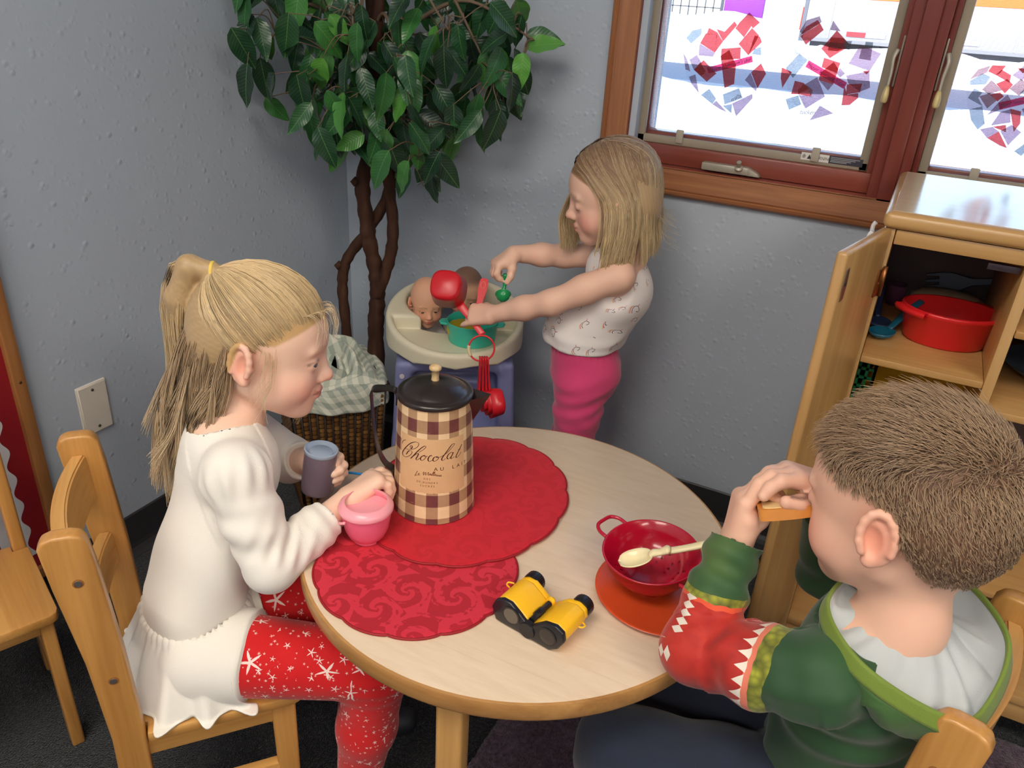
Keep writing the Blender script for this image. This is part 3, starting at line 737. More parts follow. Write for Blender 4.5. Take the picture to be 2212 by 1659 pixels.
def hearts():
    def tissue(name, rgb, sc):
        b = NB(name); v = b.obj()
        n = b.noise(b.mapping(v, (1, 1, 1.6)), sc, 3, 0.7)
        k = b.math('ADD', 0.72, b.math('MULTIPLY', n, 0.56))
        c = b.vmath('SCALE', (*rgb,), k)
        tr = b.n('ShaderNodeBsdfTransparent'); b.l(c, tr.inputs[0])
        df = b.n('ShaderNodeBsdfDiffuse'); df.inputs[0].default_value = (*[min(1, x * 1.4) for x in rgb], 1)
        mx = b.n('ShaderNodeMixShader'); mx.inputs[0].default_value = 0.18
        b.l(tr.outputs[0], mx.inputs[1]); b.l(df.outputs[0], mx.inputs[2]); b.l(mx.outputs[0], b.out.inputs[0])
        return b.m
    T = {'r': tissue('tissue_red', (0.50, 0.085, 0.095), 420), 'p': tissue('tissue_lilac', (0.36, 0.27, 0.36), 420), 'g': tissue('tissue_grey', (0.28, 0.33, 0.39), 420), 'm': tissue('tissue_mauve', (0.36, 0.24, 0.27), 300)}
    strip = tissue('strip_pink', (0.62, 0.05, 0.16), 90)
    film = NB('contact_film'); tr = film.n('ShaderNodeBsdfTransparent'); tr.inputs[0].default_value = (0.93, 0.94, 0.95, 1)
    gl = film.n('ShaderNodeBsdfGlossy'); gl.inputs['Roughness'].default_value = 0.2; mx = film.n('ShaderNodeMixShader'); mx.inputs[0].default_value = 0.03
    film.l(tr.outputs[0], mx.inputs[1]); film.l(gl.outputs[0], mx.inputs[2]); film.l(mx.outputs[0], film.out.inputs[0])
    ink = plain('marker_ink', (70, 24, 84), 0.6)
    labels = ['tissue paper heart in red and grey on the left half of the left pane', 'tissue paper heart on the right half of the left pane, beside the mullion', 'pale mauve and red tissue paper heart on the right window pane']
    names = [('milla', 0.985, 1.012, 0.55, 0.0135), ('tucker', 1.128, 1.004, 0.05, 0.0125), None]
    for k, Hd in enumerate(HEARTS):
        o = np.array(Hd['out']); c = o.mean(0); y0 = 0.0690
        t = empty('tissue_heart', (c[0], y0, c[1]), 0, labels[k], 'paper heart', 'tissue paper hearts on the window')
        oc = catmull([(p[0] - c[0], 0, p[1] - c[1]) for p in o], 4, True)
        mesh('film', oc, [tuple(range(len(oc)))], film.m, t, False)
        for j, (kind, q) in enumerate(Hd['sq']):
            mesh('tissue_square', [(p[0] - c[0], -0.00025 - 0.00003 * j, p[1] - c[1]) for p in q], [tuple(range(len(q)))], T[kind], t, False)
        s = np.array(Hd['strip']); so = mesh('message_strip', [(p[0] - c[0], -0.0013, p[1] - c[1]) for p in s], [(0, 1, 2, 3)], strip, t, False)
        # handwriting along the strip
        a, b_ = (s[0] + s[3]) / 2, (s[1] + s[2]) / 2; d = (b_ - a); L = np.linalg.norm(d); d /= L; n_ = np.array([-d[1], d[0]])
        V, F = text_mesh("Happy Valentine's day", 0.0092, 'LEFT'); w = V[:, 0].max()
        rng = random.Random(k)
        pts = []
        for v in V:
            x = v[0] / w * L * 0.94 + L * 0.03; y = v[1] - 0.003 + 0.22 * 0 + 0.0009 * math.sin(x * 300)
            x += y * 0.35
            q = a + d * x + n_ * y; pts.append((q[0] - c[0], -0.0016, q[1] - c[1]))
        mesh('handwriting', pts, F, ink, so, False)
        if names[k]:
            tx, nx, nz, rot, sz = names[k]; V, F = text_mesh(tx, sz, 'LEFT')
            mesh('name_writing', [(nx + (v[0] * 0.9 + v[1] * 0.35) * math.cos(rot) - v[1] * math.sin(rot) - c[0], -0.0016, nz + (v[0] * 0.9) * math.sin(rot) + v[1] * math.cos(rot) - c[1]) for v in V], F, plain('pen_grey', (96, 88, 120), .6), t, False)
hearts()
# ------------------------------------------------------------------ rug
def rug():
    x0, x1, y0, y1 = 0.945, 2.35, -2.0, -0.392
    nx, ny = 200, 220
    rng = np.random.RandomState(3)
    Xg, Yg = np.meshgrid(np.linspace(x0, x1, nx), np.linspace(y0, y1, ny), indexing='ij')
    Zg = 0.014 + 0.006 * rng.rand(nx, ny) + 0.003 * np.sin(Xg * 60 + 2 * np.sin(Yg * 40))
    Xg = Xg + 0.004 * (rng.rand(nx, ny) - .5); Yg = Yg + 0.004 * (rng.rand(nx, ny) - .5)
    Zg[0, :] = Zg[-1, :] = 0.001; Zg[:, 0] = Zg[:, -1] = 0.001
    b = NB('purple_pile'); v = b.obj()
    c = b.ramp(b.noise(v, 140, 3), [(0.3, lin((52, 38, 52))), (0.6, lin((92, 72, 90))), (0.85, lin((122, 100, 120)))])
    m = b.bsdf(c, 0.95, 0, 0.1, b.bump(b.noise(v, 260, 3), 0.9, 0.006), sheen=0.3)
    tag(mesh('shag_rug', np.stack([Xg, Yg, Zg], -1).reshape(-1, 3), grid_faces(nx, ny), m), 'dusty purple shag rug lying on the carpet under the table', 'rug')
rug()
# ------------------------------------------------------------------ wall plate, bulletin board
def wall_plate():
    t = empty('wall_plate', (0, -0.848, 0.391), 0, 'blank ivory wall plate with two screws on the blue wall', 'wall plate')
    m = plain('plate_ivory', (222, 214, 200), 0.4)
    bm = bmesh.new(); bmesh.ops.create_cube(bm, size=1)
    for v in bm.verts:
        v.co = (v.co.x * 0.006 + 0.003, v.co.y * 0.0699, v.co.z * 0.1143)
        if v.co.x > 0.004: v.co.y *= 0.9; v.co.z *= 0.94
    bmesh.ops.bevel(bm, geom=list(bm.edges), offset=0.002, segments=3, affect='EDGES')
    from_bm('plate', bm, m, t, True, angle=40)
    ms = plain('screw_steel', (170, 168, 160), 0.3, 0.9)
    for z in (0.0415, -0.0415):
        s = lathe('screw', [(0, 0.0), (0.0034, 0.0), (0.003, 0.0012), (0, 0.0016)], ms, t, 16, loc=(0.0058, 0, z), rot=(0, PI / 2, 0))
        box('slot', (-0.0006, -0.0026, 0.0012), (0.0006, 0.0026, 0.0020), plain('slot_dark', (50, 48, 46), .6), s)
wall_plate()
def bulletin_board():
    x, y1, z0 = 0.0, -0.980, 0.12
    t = empty('bulletin_board', (0, y1, z0), 0, 'red bulletin board with oak frame and white scalloped border on the left wall', 'bulletin board')
    mo = wood('board_oak', (176, 122, 72), (140, 88, 48), 2, 1.2, 0.4, 0.25)
    W, Hh = 1.5, 1.35
    box('panel', (0.002, -W, 0.0), (0.012, -0.005, Hh), plain('board_red', (150, 16, 30), 0.7, bump=(400, 0.15)), t)
    box('frame_board', (0.0, -0.024, 0.0), (0.024, 0.0, Hh), mo, t, 0.003)
    box('frame_board', (0.0, -W, -0.0), (0.024, -W + 0.024, Hh), mo, t, 0.003)
    box('frame_board', (0.0, -W, -0.024), (0.024, 0.0, 0.0), wood('board_oak_y', (176, 122, 72), (140, 88, 48), 1, 1.2, .4, .25), t, 0.003)
    box('frame_board', (0.0, -W, Hh), (0.024, 0.0, Hh + 0.024), MATS['board_oak_y'], t, 0.003)
    lathe('screw', [(0, 0), (0.003, 0), (0.0025, 0.0008), (0, 0.001)], plain('screw_dark', (90, 62, 40), .4, .4), t, 12, loc=(0.0242, -0.012, 0.395), rot=(0, PI / 2, 0))
    # scalloped paper border
    amp, per, yi = 0.006, 0.059, -0.062
    zz = np.linspace(0.03, Hh - 0.03, 300)
    ed = yi - amp * np.cos(2 * PI * zz / per) * 1.0
    V = []; F = []
    for i, z in enumerate(zz):
        V += [(0.0128, ed[i], z), (0.0128, yi - 0.055, z)]
        if i: F.append((2 * i - 2, 2 * i - 1, 2 * i + 1, 2 * i))
    thicken(mesh('scalloped_border', V, F, plain('border_white', (224, 224, 228), 0.7), t, False), 0.0006)
    box('white_paper', (0.0121, -W + 0.05, 0.04), (0.0126, -0.12, Hh - 0.04), plain('paper_lilac', (200, 204, 220), .8), t)
bulletin_board()
# ------------------------------------------------------------------ table
TZ, TC, TR = 0.51, (0.9987, -0.9021), 0.3063
def table():
    t = empty('round_table', (TC[0], TC[1], 0), 0, 'low round children\'s table with pale maple top and oak edge', 'table')
    b = NB('maple_laminate'); v = b.obj()
    f = b.noise(b.mapping(v, (14, 90, 30), (0, 0, 0.35)), 1.0, 5, 0.65, 0.4)
    g = b.noise(b.mapping(v, (5, 340, 30), (0, 0, 0.35)), 1.0, 2)
    c = b.ramp(f, [(0.25, lin((211, 187, 160))), (0.55, lin((219, 197, 171))), (0.85, lin((224, 204, 180)))])
    c = b.mix(b.math('MULTIPLY', b.math('GREATER_THAN', g, 0.70), 0.22), c, lin((186, 158, 128)))
    mt = b.bsdf(c, 0.30, 0, 0.45, None, coat=0.15)
    me = wood('oak_edge', (190, 142, 84), (150, 104, 56), 0, 1.0, 0.4, 0.2)
    r = TR
    lathe('table_top', [(0, TZ - 0.0035), (r - 0.004, TZ - 0.0035), (r - 0.004, TZ - 0.001), (r - 0.006, TZ), (0, TZ)], mt, t, 128)
    lathe('edge_band', [(r - 0.030, TZ - 0.0275), (r - 0.006, TZ - 0.0275), (r - 0.002, TZ - 0.026), (r, TZ - 0.022), (r, TZ - 0.005), (r - 0.0015, TZ - 0.0015), (r - 0.0045, TZ - 0.0005), (r - 0.0045, TZ - 0.004), (r - 0.030, TZ - 0.004)], me, t, 128)
    lathe('core', [(0, TZ - 0.027), (r - 0.03, TZ - 0.027), (r - 0.03, TZ - 0.004), (0, TZ - 0.004)], plain('particle_core', (150, 112, 66), .8), t, 96)
    ml = wood('leg_maple', (206, 160, 98), (176, 128, 70), 2, 1.2, 0.4, 0.2)
    for k in range(4):
        an = math.radians(-79.5 + 90 * k); c_, s_ = math.cos(an), math.sin(an)
        lg = box('leg', (-0.016, -0.017, 0), (0.016, 0.017, TZ - 0.0275), ml, t, 0.005, 3, loc=(0.262 * c_, 0.262 * s_, 0), rot=(0, 0, an))
    for k in range(2):
        box('apron', (-0.24, -0.01, TZ - 0.075), (0.24, 0.01, TZ - 0.0275), ml, t, 0.002, rot=(0, 0, math.radians(-79.5 + 90 * k)))
table()
# ------------------------------------------------------------------ chairs
MCH = wood('pine_honey', (204, 150, 82), (166, 112, 52), 2, 1.1, 0.35, 0.35)
MCHX = wood('pine_honey_x', (212, 160, 90), (178, 122, 58), 0, 1.0, 0.35, 0.35)
MCHY = wood('pine_honey_y', (214, 164, 96), (178, 124, 62), 1, 1.0, 0.35, 0.35)
MSCR = plain('chair_screw', (176, 172, 160), 0.3, 0.9)
def chair(loc, fwd, label, zt=0.632):
    t = empty('child_chair', (loc[0], loc[1], 0), math.atan2(fwd[1], fwd[0]), label, 'chair', 'honey pine children\'s chairs')
    sz = 0.30
    # seat board, worn front corners, notched at the back posts
    poly = [(-0.112, -0.104), (-0.112, 0.104), (-0.094, 0.104), (-0.094, 0.128), (0.094, 0.128), (0.104, 0.124), (0.109, 0.114), (0.109, -0.114), (0.104, -0.124), (0.094, -0.128), (-0.094, -0.128), (-0.094, -0.104)]
    prism('seat', poly, 0.017, MCHX, t, 0.0028, 2, 'xy', sz - 0.017)
    for s in (-1, 1):
        # back post runs from the floor to above the back rail, slightly raked
        po = [(-0.150, 0.0), (-0.112, 0.0), (-0.098, 0.16), (-0.096, 0.30), (-0.100, 0.45), (-0.108, 0.585), (-0.112, zt - 0.012), (-0.118, zt - 0.003), (-0.128, zt), (-0.148, zt), (-0.158, zt - 0.004), (-0.163, zt - 0.014), (-0.158, 0.56), (-0.144, 0.44), (-0.136, 0.30), (-0.139, 0.16)]
        p = prism('back_post', po, 0.021, MCH, t, 0.004, 3, 'xz', 0.105 if s > 0 else -0.126)
        for zz, xx in ((0.565, -0.130), (0.405, -0.118)):
            sc = lathe('screw', [(0, 0), (0.0045, 0), (0.0042, 0.0012), (0.0015, 0.0018), (0, 0.0010)], MSCR, p, 18, loc=(xx, s * 0.1262, zz), rot=(-s * PI / 2, 0, 0))
            lathe('recess_ring', [(0.0046, 0.0), (0.0062, 0.0), (0.0062, 0.0004), (0.0046, 0.0006)], plain('screw_hole', (150, 96, 44), .6), sc, 18)
        # front leg
        lg = prism('front_leg', [(0.066, 0), (0.094, 0), (0.098, sz - 0.017), (0.064, sz - 0.017)], 0.020, MCH, t, 0.004, 3, 'xz', 0.098 if s > 0 else -0.118)
        box('side_apron', (-0.10, 0.100 if s > 0 else -0.116, sz - 0.052), (0.066, 0.116 if s > 0 else -0.100, sz - 0.0172), MCHX, t, 0.002)
        box('side_stretcher', (-0.112, 0.101 if s > 0 else -0.117, 0.128), (0.070, 0.117 if s > 0 else -0.101, 0.160), MCHX, t, 0.003)
    box('front_apron', (0.070, -0.100, sz - 0.048), (0.086, 0.100, sz - 0.0172), MCHY, t, 0.002)
    # curved back rails
    for nm, z0, z1, xc in (('top_rail', 0.530, 0.603, -0.136), ('lower_rail', 0.415, 0.470, -0.124)):
        n = 14; V = []; F = []
        for i in range(n + 1):
            y = -0.106 + 0.212 * i / n; bow = -0.014 * (1 - (y / 0.106) ** 2)
            for dx, z in ((-0.008, z0), (0.010, z0), (0.006, z1), (-0.012, z1)):
                V.append((xc + bow + dx, y, z))
            if i:
                for k in range(4): F.append(((i - 1) * 4 + k, (i - 1) * 4 + (k + 1) % 4, i * 4 + (k + 1) % 4, i * 4 + k))
        F += [(0, 1, 2, 3), (n * 4 + 3, n * 4 + 2, n * 4 + 1, n * 4)]
        o = mesh(nm, V, F, MCHY, t, False)
        bm = bmesh.new(); bm.from_mesh(o.data); bmesh.ops.recalc_face_normals(bm, faces=bm.faces)
        bmesh.ops.bevel(bm, geom=[e for e in bm.edges if len(e.link_faces) == 2 and e.calc_face_angle(0) > 0.7], offset=0.0025, segments=2, affect='EDGES'); bm.to_mesh(o.data); bm.free()
        o.data.polygons.foreach_set('use_smooth', np.ones(len(o.data.polygons), bool)); o.data.set_sharp_from_angle(angle=0.6)
    return t
CH_A = chair((0.624, -1.141), (0.65, 0.76), 'honey pine chair under the girl in the white top')
CH_C = chair((0.215, -1.285), (0.926, -0.378), 'empty honey pine chair at the left edge beside the red board')
CH_B = chair((1.440, -0.935), (-0.970, 0.245), 'honey pine chair under the boy in the green hoodie')
# ------------------------------------------------------------------ play cabinet
MCB = wood('cabinet_birch', (204, 164, 108), (180, 134, 78), 0, 0.8, 0.35, 0.3, 0.6)
MCBZ = wood('cabinet_birch_z', (202, 162, 106), (176, 132, 78), 2, 0.8, 0.35, 0.3, 0.6)
CX0, CX1, CYF, CYB, CZT = 1.355, 2.25, -0.415, -0.045, 0.9375
def cabinet():
    t = empty('play_cabinet', (CX0, CYF, 0), 0, 'birch play kitchen cabinet with an open door standing below the window', 'cabinet')
    D = CYB - CYF; W = CX1 - CX0
    # rounded top board
    b = NB('cabinet_top'); v = b.obj()
    c = b.mix(b.noise(b.mapping(v, (4, 60, 10)), 1.0, 4), lin((214, 186, 150)), lin((226, 204, 172)))
    mtop = b.bsdf(c, 0.16, 0, 0.6, None, coat=0.4)
    box('top_board', (-0.006, -0.010, CZT - 0.026), (W + 0.006, D, CZT), MCB, t, 0.010, 4)
    box('top_laminate', (0.004, 0.002, CZT - 0.0008), (W - 0.004, D - 0.008, CZT + 0.0006), mtop, t, 0.0005, 1)
    box('side_panel', (0.0, 0.0, 0.075), (0.015, D, CZT - 0.026), MCBZ, t, 0.002)
    box('side_panel', (W - 0.015, 0.0, 0.075), (W, D, CZT - 0.026), MCBZ, t, 0.002)
    box('divider', (0.196, 0.004, 0.12), (0.212, D - 0.01, CZT - 0.05), MCBZ, t, 0.002)
    box('back_panel', (0.015, D - 0.008, 0.075), (W - 0.015, D, CZT - 0.026), plain('back_panel', (112, 100, 104), 0.6), t)
    box('top_rail', (0.016, 0.0, CZT - 0.050), (W - 0.016, 0.015, CZT - 0.027), MCB, t, 0.002)
    box('bottom_board', (0.015, 0.002, 0.118), (W - 0.015, D - 0.008, 0.135), MCB, t, 0.002)
    box('bottom_fascia', (0.015, 0.010, 0.075), (W - 0.015, 0.022, 0.1175), MCB, t, 0.001)
    for x in (0.05, W - 0.07):
        for y in (0.12, D - 0.04): box('foot', (x, y, 0), (x + 0.03, y + 0.03, 0.118), plain('foot_dark', (40, 38, 38), .6), t)
    for z in (0.687, 0.440): box('shelf', (0.0155, 0.002, z), (0.1955, D - 0.009, z + 0.012), MCB, t, 0.002)
    for z in (0.778, 0.645, 0.318): box('shelf', (0.2125, 0.002, z), (W - 0.0155, D - 0.009, z + 0.012), MCB, t, 0.002)
    box('catch', (0.150, 0.020, CZT - 0.068), (0.194, 0.030, CZT - 0.058), plain('catch_plate', (86, 74, 84), .4, .3), t, 0.001)
    # open door, hinged on the left front edge
    ang = math.atan2(-0.609 + 0.415, 1.314 - 1.359)
    d = empty('door', (0.004, -0.002, 0.150), ang, parent=t)
    L, Hd = 0.198, 0.763
    box('door_panel', (0.004, -0.008, 0.0), (L, 0.008, Hd), MCBZ, d, 0.005, 3)
    mh = plain('hinge_brass', (150, 96, 52), 0.3, 0.8)
    for z in (Hd - 0.085, 0.250):
        box('hinge', (-0.006, 0.0070, z - 0.022), (0.022, 0.0105, z + 0.022), mh, d, 0.001)
        tube('hinge_pin', [(-0.004, 0.011, z - 0.024), (-0.004, 0.011, z + 0.024)], 0.0035, mh, d, 10)
        lathe('hinge_screw', [(0, 0), (0.003, 0), (0.002, 0.0012), (0, 0.0014)], mh, d, 10, loc=(0.014, 0.0105, z), rot=(-PI / 2, 0, 0))
    pl = prism('strike_plate', [(L - 0.022, Hd - 0.070), (L - 0.012, Hd - 0.072), (L - 0.009, Hd - 0.050), (L - 0.011, Hd - 0.026), (L - 0.020, Hd - 0.024), (L - 0.024, Hd - 0.046)], 0.0015, plain('strike_steel', (150, 140, 128), 0.3, 0.8), d, 0, 1, 'xz', 0.008)
    lathe('strike_screw', [(0, 0), (0.003, 0), (0.002, 0.001), (0, 0.0012)], plain('strike_dark', (84, 70, 60), .3, .8), d, 10, loc=(L - 0.016, 0.0096, Hd - 0.047), rot=(-PI / 2, 0, 0))
cabinet()
def hook(z, y, label):
    t = empty('plastic_hook', (CX0, y, z), 0, label, 'hook', 'white plastic hooks')
    m = plain('hook_white', (238, 236, 236), 0.35)
    box('base', (-0.003, -0.008, -0.014), (0.0, 0.008, 0.014), m, t, 0.0012)
    tube('prong', catmull([(-0.002, 0, -0.004), (-0.012, 0, -0.011), (-0.019, 0, -0.006), (-0.020, 0, 0.006), (-0.017, 0, 0.012)], 6), 0.0034, m, t, 10)
hook(0.888, -0.340, 'white plastic hook on the cabinet side, nearer the window')
hook(0.886, -0.400, 'white plastic hook on the cabinet side, nearer the open door')
# ---- things inside the cabinet
def red_tub():
    t = empty('storage_tub', (1.487, -0.262, 0.6992), math.radians(6), 'red oval plastic tub with lugs on the upper cabinet shelf', 'tub')
    m = plain('tub_red', (222, 36, 42), 0.28)
    def ov(prof, nm):
        V, F = lathe_data(prof, 64)
        V = [(x * 1.0, y * 0.78, z) for x, y, z in V]
        o = mesh(nm, V, F, m, t)
    ov([(0.0, 0.0), (0.060, 0.0), (0.065, 0.004), (0.074, 0.052), (0.0775, 0.054), (0.0785, 0.058), (0.077, 0.062), (0.072, 0.061), (0.063, 0.008), (0.058, 0.004), (0, 0.004)], 'bowl')
    for a in (math.radians(215), math.radians(35)):
        V, F = lathe_data([(0.074, 0.051), (0.090, 0.052), (0.092, 0.057), (0.090, 0.061), (0.076, 0.061)], 12, a - 0.42, a + 0.42)
        mesh('lug_handle', [(x, y * 0.78, z) for x, y, z in V], F, m, t)
red_tub()
def cab_spoon(loc, rz, label, mat, L=0.10):
    t = empty('toy_spoon', loc, rz, label, 'toy spoon', 'toy spoons in the cabinet')
    V, F = lathe_data([(0.0, 0.0), (0.011, 0.002), (0.018, 0.007), (0.021, 0.013), (0.0195, 0.013), (0.012, 0.006), (0, 0.003)], 24)
    mesh('bowl', [(x * 1.25, y, z) for x, y, z in V], F, mat, t)
    tube('handle', catmull([(0.022, 0, 0.012), (0.045, 0, 0.024), (L * 0.75, 0, 0.040), (L, 0, 0.050)], 5), [0.005 + 0.004 * (i / 15) for i in range(16)], mat, t, 10, sec=[(0.45 * math.cos(a), math.sin(a)) for a in np.linspace(0, 2 * PI, 11)[:-1]])
MTEAL = plain('toy_teal', (22, 92, 118), 0.25); MNAVY = plain('toy_navy', (36, 52, 88), 0.35)
cab_spoon((1.391, -0.312, 0.6995), math.radians(62), 'teal toy spoon lying in front on the upper cabinet shelf', MTEAL)
cab_spoon((1.383, -0.262, 0.6995), math.radians(100), 'dark teal toy spoon behind the front spoon on the cabinet shelf', MNAVY, 0.085)
def toy_fork():
    t = empty('toy_fork', (1.50, -0.068, 0.752), 0, 'dark blue toy fork leaning at the back of the cabinet shelf', 'toy fork', rot=(math.radians(12), math.radians(14), PI))
    o = [(-0.10, -0.004), (-0.02, -0.007), (0.010, -0.019), (0.030, -0.021), (0.056, -0.019), (0.056, -0.015), (0.034, -0.013), (0.034, -0.009), (0.058, -0.008), (0.058, -0.003), (0.034, -0.002), (0.034, 0.002), (0.058, 0.003), (0.058, 0.008), (0.034, 0.009), (0.034, 0.013), (0.056, 0.015), (0.056, 0.019), (0.030, 0.021), (0.010, 0.019), (-0.02, 0.007), (-0.10, 0.004)]
    prism('fork_blade', o, 0.004, MNAVY, t, 0.0008, 1, 'xz', -0.002)
toy_fork()
def toy_loaf():
    V, F = lathe_data([(0.0, 0.0), (0.062, 0.0), (0.070, 0.010), (0.066, 0.028), (0.045, 0.041), (0, 0.046)], 40)
    tag(mesh('bread_loaf', [(x, y * 0.55, z) for x, y, z in V], F, plain('loaf', (150, 134, 116), 0.6, bump=(60, .2)), None, True, (1.490, -0.105, 0.6995), (0, 0, -0.12)), 'pale toy loaf lying behind the red tub on the shelf', 'toy food')
toy_loaf()
def purple_cup():
    lathe_o = lathe('toy_cup', [(0, 0), (0.013, 0), (0.016, 0.004), (0.018, 0.040), (0.0165, 0.040), (0.014, 0.005), (0, 0.004)], plain('cup_plum', (92, 52, 84), 0.4), None, 28, loc=(1.398, -0.110, 0.6995))
    tag(lathe_o, 'small plum toy cup at the back corner of the upper shelf', 'toy cup')
purple_cup()
def green_basket():
    t = empty('plastic_basket', (1.386, -0.255, 0.4525), 0, 'green plastic basket with square holes below the red tub\'s shelf', 'basket')
    m = plain('basket_green', (26, 120, 74), 0.35)
    w, d, h = 0.026, 0.13, 0.205
    # front wall as a lattice of bars with square openings
    def wall(a, b, n):
        a = np.array(a); b = np.array(b)
        for i in range(n + 1):
            p = a + (b - a) * i / n
            box('upright', tuple(p + (-0.0022, -0.0018, 0)), tuple(p + (0.0022, 0.0018, h)), m, t)
        for k in range(13):
            z = h * k / 12
            lo = np.minimum(a, b) - (0.0018, 0.0018, 0); hi = np.maximum(a, b) + (0.0018, 0.0018, 0)
            box('bar', (lo[0], lo[1], max(0, z - 0.0026)), (hi[0], hi[1], z + 0.0026), m, t)
    wall((-w / 2, -d / 2, 0), (w / 2, -d / 2, 0), 2); wall((w / 2, -d / 2, 0), (w / 2, d / 2, 0), 7)
    wall((-w / 2, d / 2, 0), (w / 2, d / 2, 0), 2)
green_basket()
def yellow_plate():
    t = lathe('toy_plate', [(0, 0), (0.070, 0.0), (0.095, 0.008), (0.096, 0.010), (0.070, 0.004), (0, 0.003)], plain('plate_yellow', (228, 176, 28), 0.35), None, 56, loc=(1.478, -0.205, 0.5495), rot=(math.radians(80), 0, math.radians(-8)))
    tag(t, 'round yellow toy plate standing upright on the middle cabinet shelf', 'toy plate')
yellow_plate()
def flask():
    t = empty('toy_carton', (1.400, -0.160, 0.1355), math.radians(-14), 'white toy carton with red end standing low in the cabinet', 'toy carton')
    box('carton', (-0.022, -0.022, 0), (0.022, 0.022, 0.095), plain('carton_white', (224, 218, 212), 0.5), t, 0.003)
    box('red_panel', (0.0222, -0.022, 0.0), (0.040, 0.020, 0.05), plain('carton_red', (206, 44, 38), 0.45), t, 0.004)
    k = empty('plastic_buckle', (1.388, -0.252, 0.1352), math.radians(20), 'small cream plastic buckle lying on the cabinet floor', 'buckle')
    V, F = tube_data(catmull([(-0.018, -0.014, 0.003), (0.016, -0.012, 0.003), (0.022, 0.004, 0.003), (0.006, 0.016, 0.003), (-0.018, 0.012, 0.003)], 3, True)[list(range(15)) + [0]], 0.0034, 8, True)
    mesh('ring', V, F, plain('buckle_cream', (230, 222, 206), .4), k)
flask()
def teal_brush():
    t = empty('teal_brush', (1.60, -0.28, 0.7902), 0, 'teal bristly toy on the right upper cabinet shelf', 'toy brush')
    m = plain('brush_teal', (32, 118, 140), 0.5)
    box('block', (-0.012, -0.03, 0), (0.05, 0.03, 0.022), m, t, 0.005)
    rng = random.Random(2); parts = []
    for i in range(70):
        x, y = rng.uniform(-0.014, 0.05), rng.uniform(-0.03, 0.03)
        parts.append(tube_data([(x, y, 0.02), (x + rng.uniform(-.006, .006), y + rng.uniform(-.006, .006), 0.045)], 0.0011, 4))
    V, F = join_data(parts); tag(mesh('bristles', V, F, m, t), kind='stuff')
    d = lathe('serving_dish', [(0, 0), (0.07, 0.0), (0.10, 0.02), (0.102, 0.022), (0.07, 0.004), (0, 0.003)], plain('dish_slate', (70, 86, 104), .4), None, 40, loc=(1.69, -0.21, 0.6572), rot=(0, 0, 0))
    tag(d, 'slate blue toy dish on the right middle cabinet shelf', 'toy dish')
teal_brush()
# ------------------------------------------------------------------ things on the table
def damask_mat(name, c0, c1, strength=1.0):
    b = NB(name); v = b.obj()
    # scrolling leaf figure: spirals inside jittered cells plus feathered bands
    vo = b.voro(v, 17, 'F1', None, '2D', 0.55)
    off = b.vmath('SUBTRACT', b.mapping(v, (17, 17, 17)), b.vmath('SCALE', vo.outputs['Position'], 17.0))
    sx = b.sep(off)
    r = b.vmath('LENGTH', off); th = b.math('ARCTAN2', sx[1], sx[0])
    sp = b.math('SINE', b.math('ADD', b.math('MULTIPLY', th, 2.0), b.math('ADD', b.math('MULTIPLY', b.math('LOGARITHM', b.math('ADD', r, 0.03), 2.718), 5.0), b.math('MULTIPLY', b.noise(v, 30, 2), 3.0))))
    fe = b.math('SINE', b.math('ADD', b.math('MULTIPLY', r, 42.0), b.math('MULTIPLY', th, 5.0)))
    n = b.noise(v, 34, 3, 0.55, 1.8)
    s = b.math('ADD', b.math('ADD', b.math('MULTIPLY', sp, 0.55), b.math('MULTIPLY', fe, 0.22)), b.math('MULTIPLY', b.math('SUBTRACT', n, 0.5), 2.4))
    f = b.math('MULTIPLY', b.math('ADD', b.math('MULTIPLY', s, 6.0), 0.5, clamp=True), strength)
    col = b.mix(f, lin(c0), lin(c1))
    return b.bsdf(col, b.math('ADD', 0.62, b.math('MULTIPLY', f, 0.12)), 0, 0.35, b.bump(b.noise(v, 700, 2), 0.12, 0.001), sheen=0.15)
def placemat(cx, cy, a, bb, z0, lobes, ph, label, mat):
    t = empty('placemat', (cx, cy, z0), 0, label, 'placemat', 'red scalloped placemats')
    N = 360; th = np.linspace(0, 2 * PI, N, endpoint=False)
    q = np.abs(np.cos(lobes * th / 2 + ph)); rs = 1 + 0.035 * (np.sqrt(q) - 0.7)
    E = np.stack([a * rs * np.cos(th), bb * rs * np.sin(th)], 1)
    rings = [(1.0, 0.0), (1.0, 0.0022), (0.985, 0.0030), (0.90, 0.0028), (0.6, 0.0028), (0.3, 0.0028)]
    V = []
    for k, (s, z) in enumerate(rings):
        wob = 0.0005 * np.sin(5 * th + 2) if k < 2 else 0
        for (x, y), w in zip(E * s, np.broadcast_to(wob, N)): V.append((x, y, max(0, z + w)))
    F = [(i * N + j, i * N + (j + 1) % N, (i + 1) * N + (j + 1) % N, (i + 1) * N + j) for i in range(len(rings) - 1) for j in range(N)]
    V.append((0, 0, 0.0028)); c = len(V) - 1; m = (len(rings) - 1) * N
    F += [(m + j, m + (j + 1) % N, c) for j in range(N)]; F.append(tuple(range(N))[::-1])
    mesh('cloth', V, F, mat, t)
    pp = np.stack([E[:, 0] * 0.995, E[:, 1] * 0.995, np.full(N, 0.0021)], 1)
    tube('piping', pp, 0.0017, plain('mat_piping', (150, 12, 26), 0.6), t, 6, closed=True)
placemat(0.9150, -1.0390, 0.1345, 0.1345, TZ + 0.0004, 13, 0.3, 'red damask scalloped placemat nearest the binoculars, underneath the other', damask_mat('damask_front', (204, 40, 60), (172, 18, 38)))
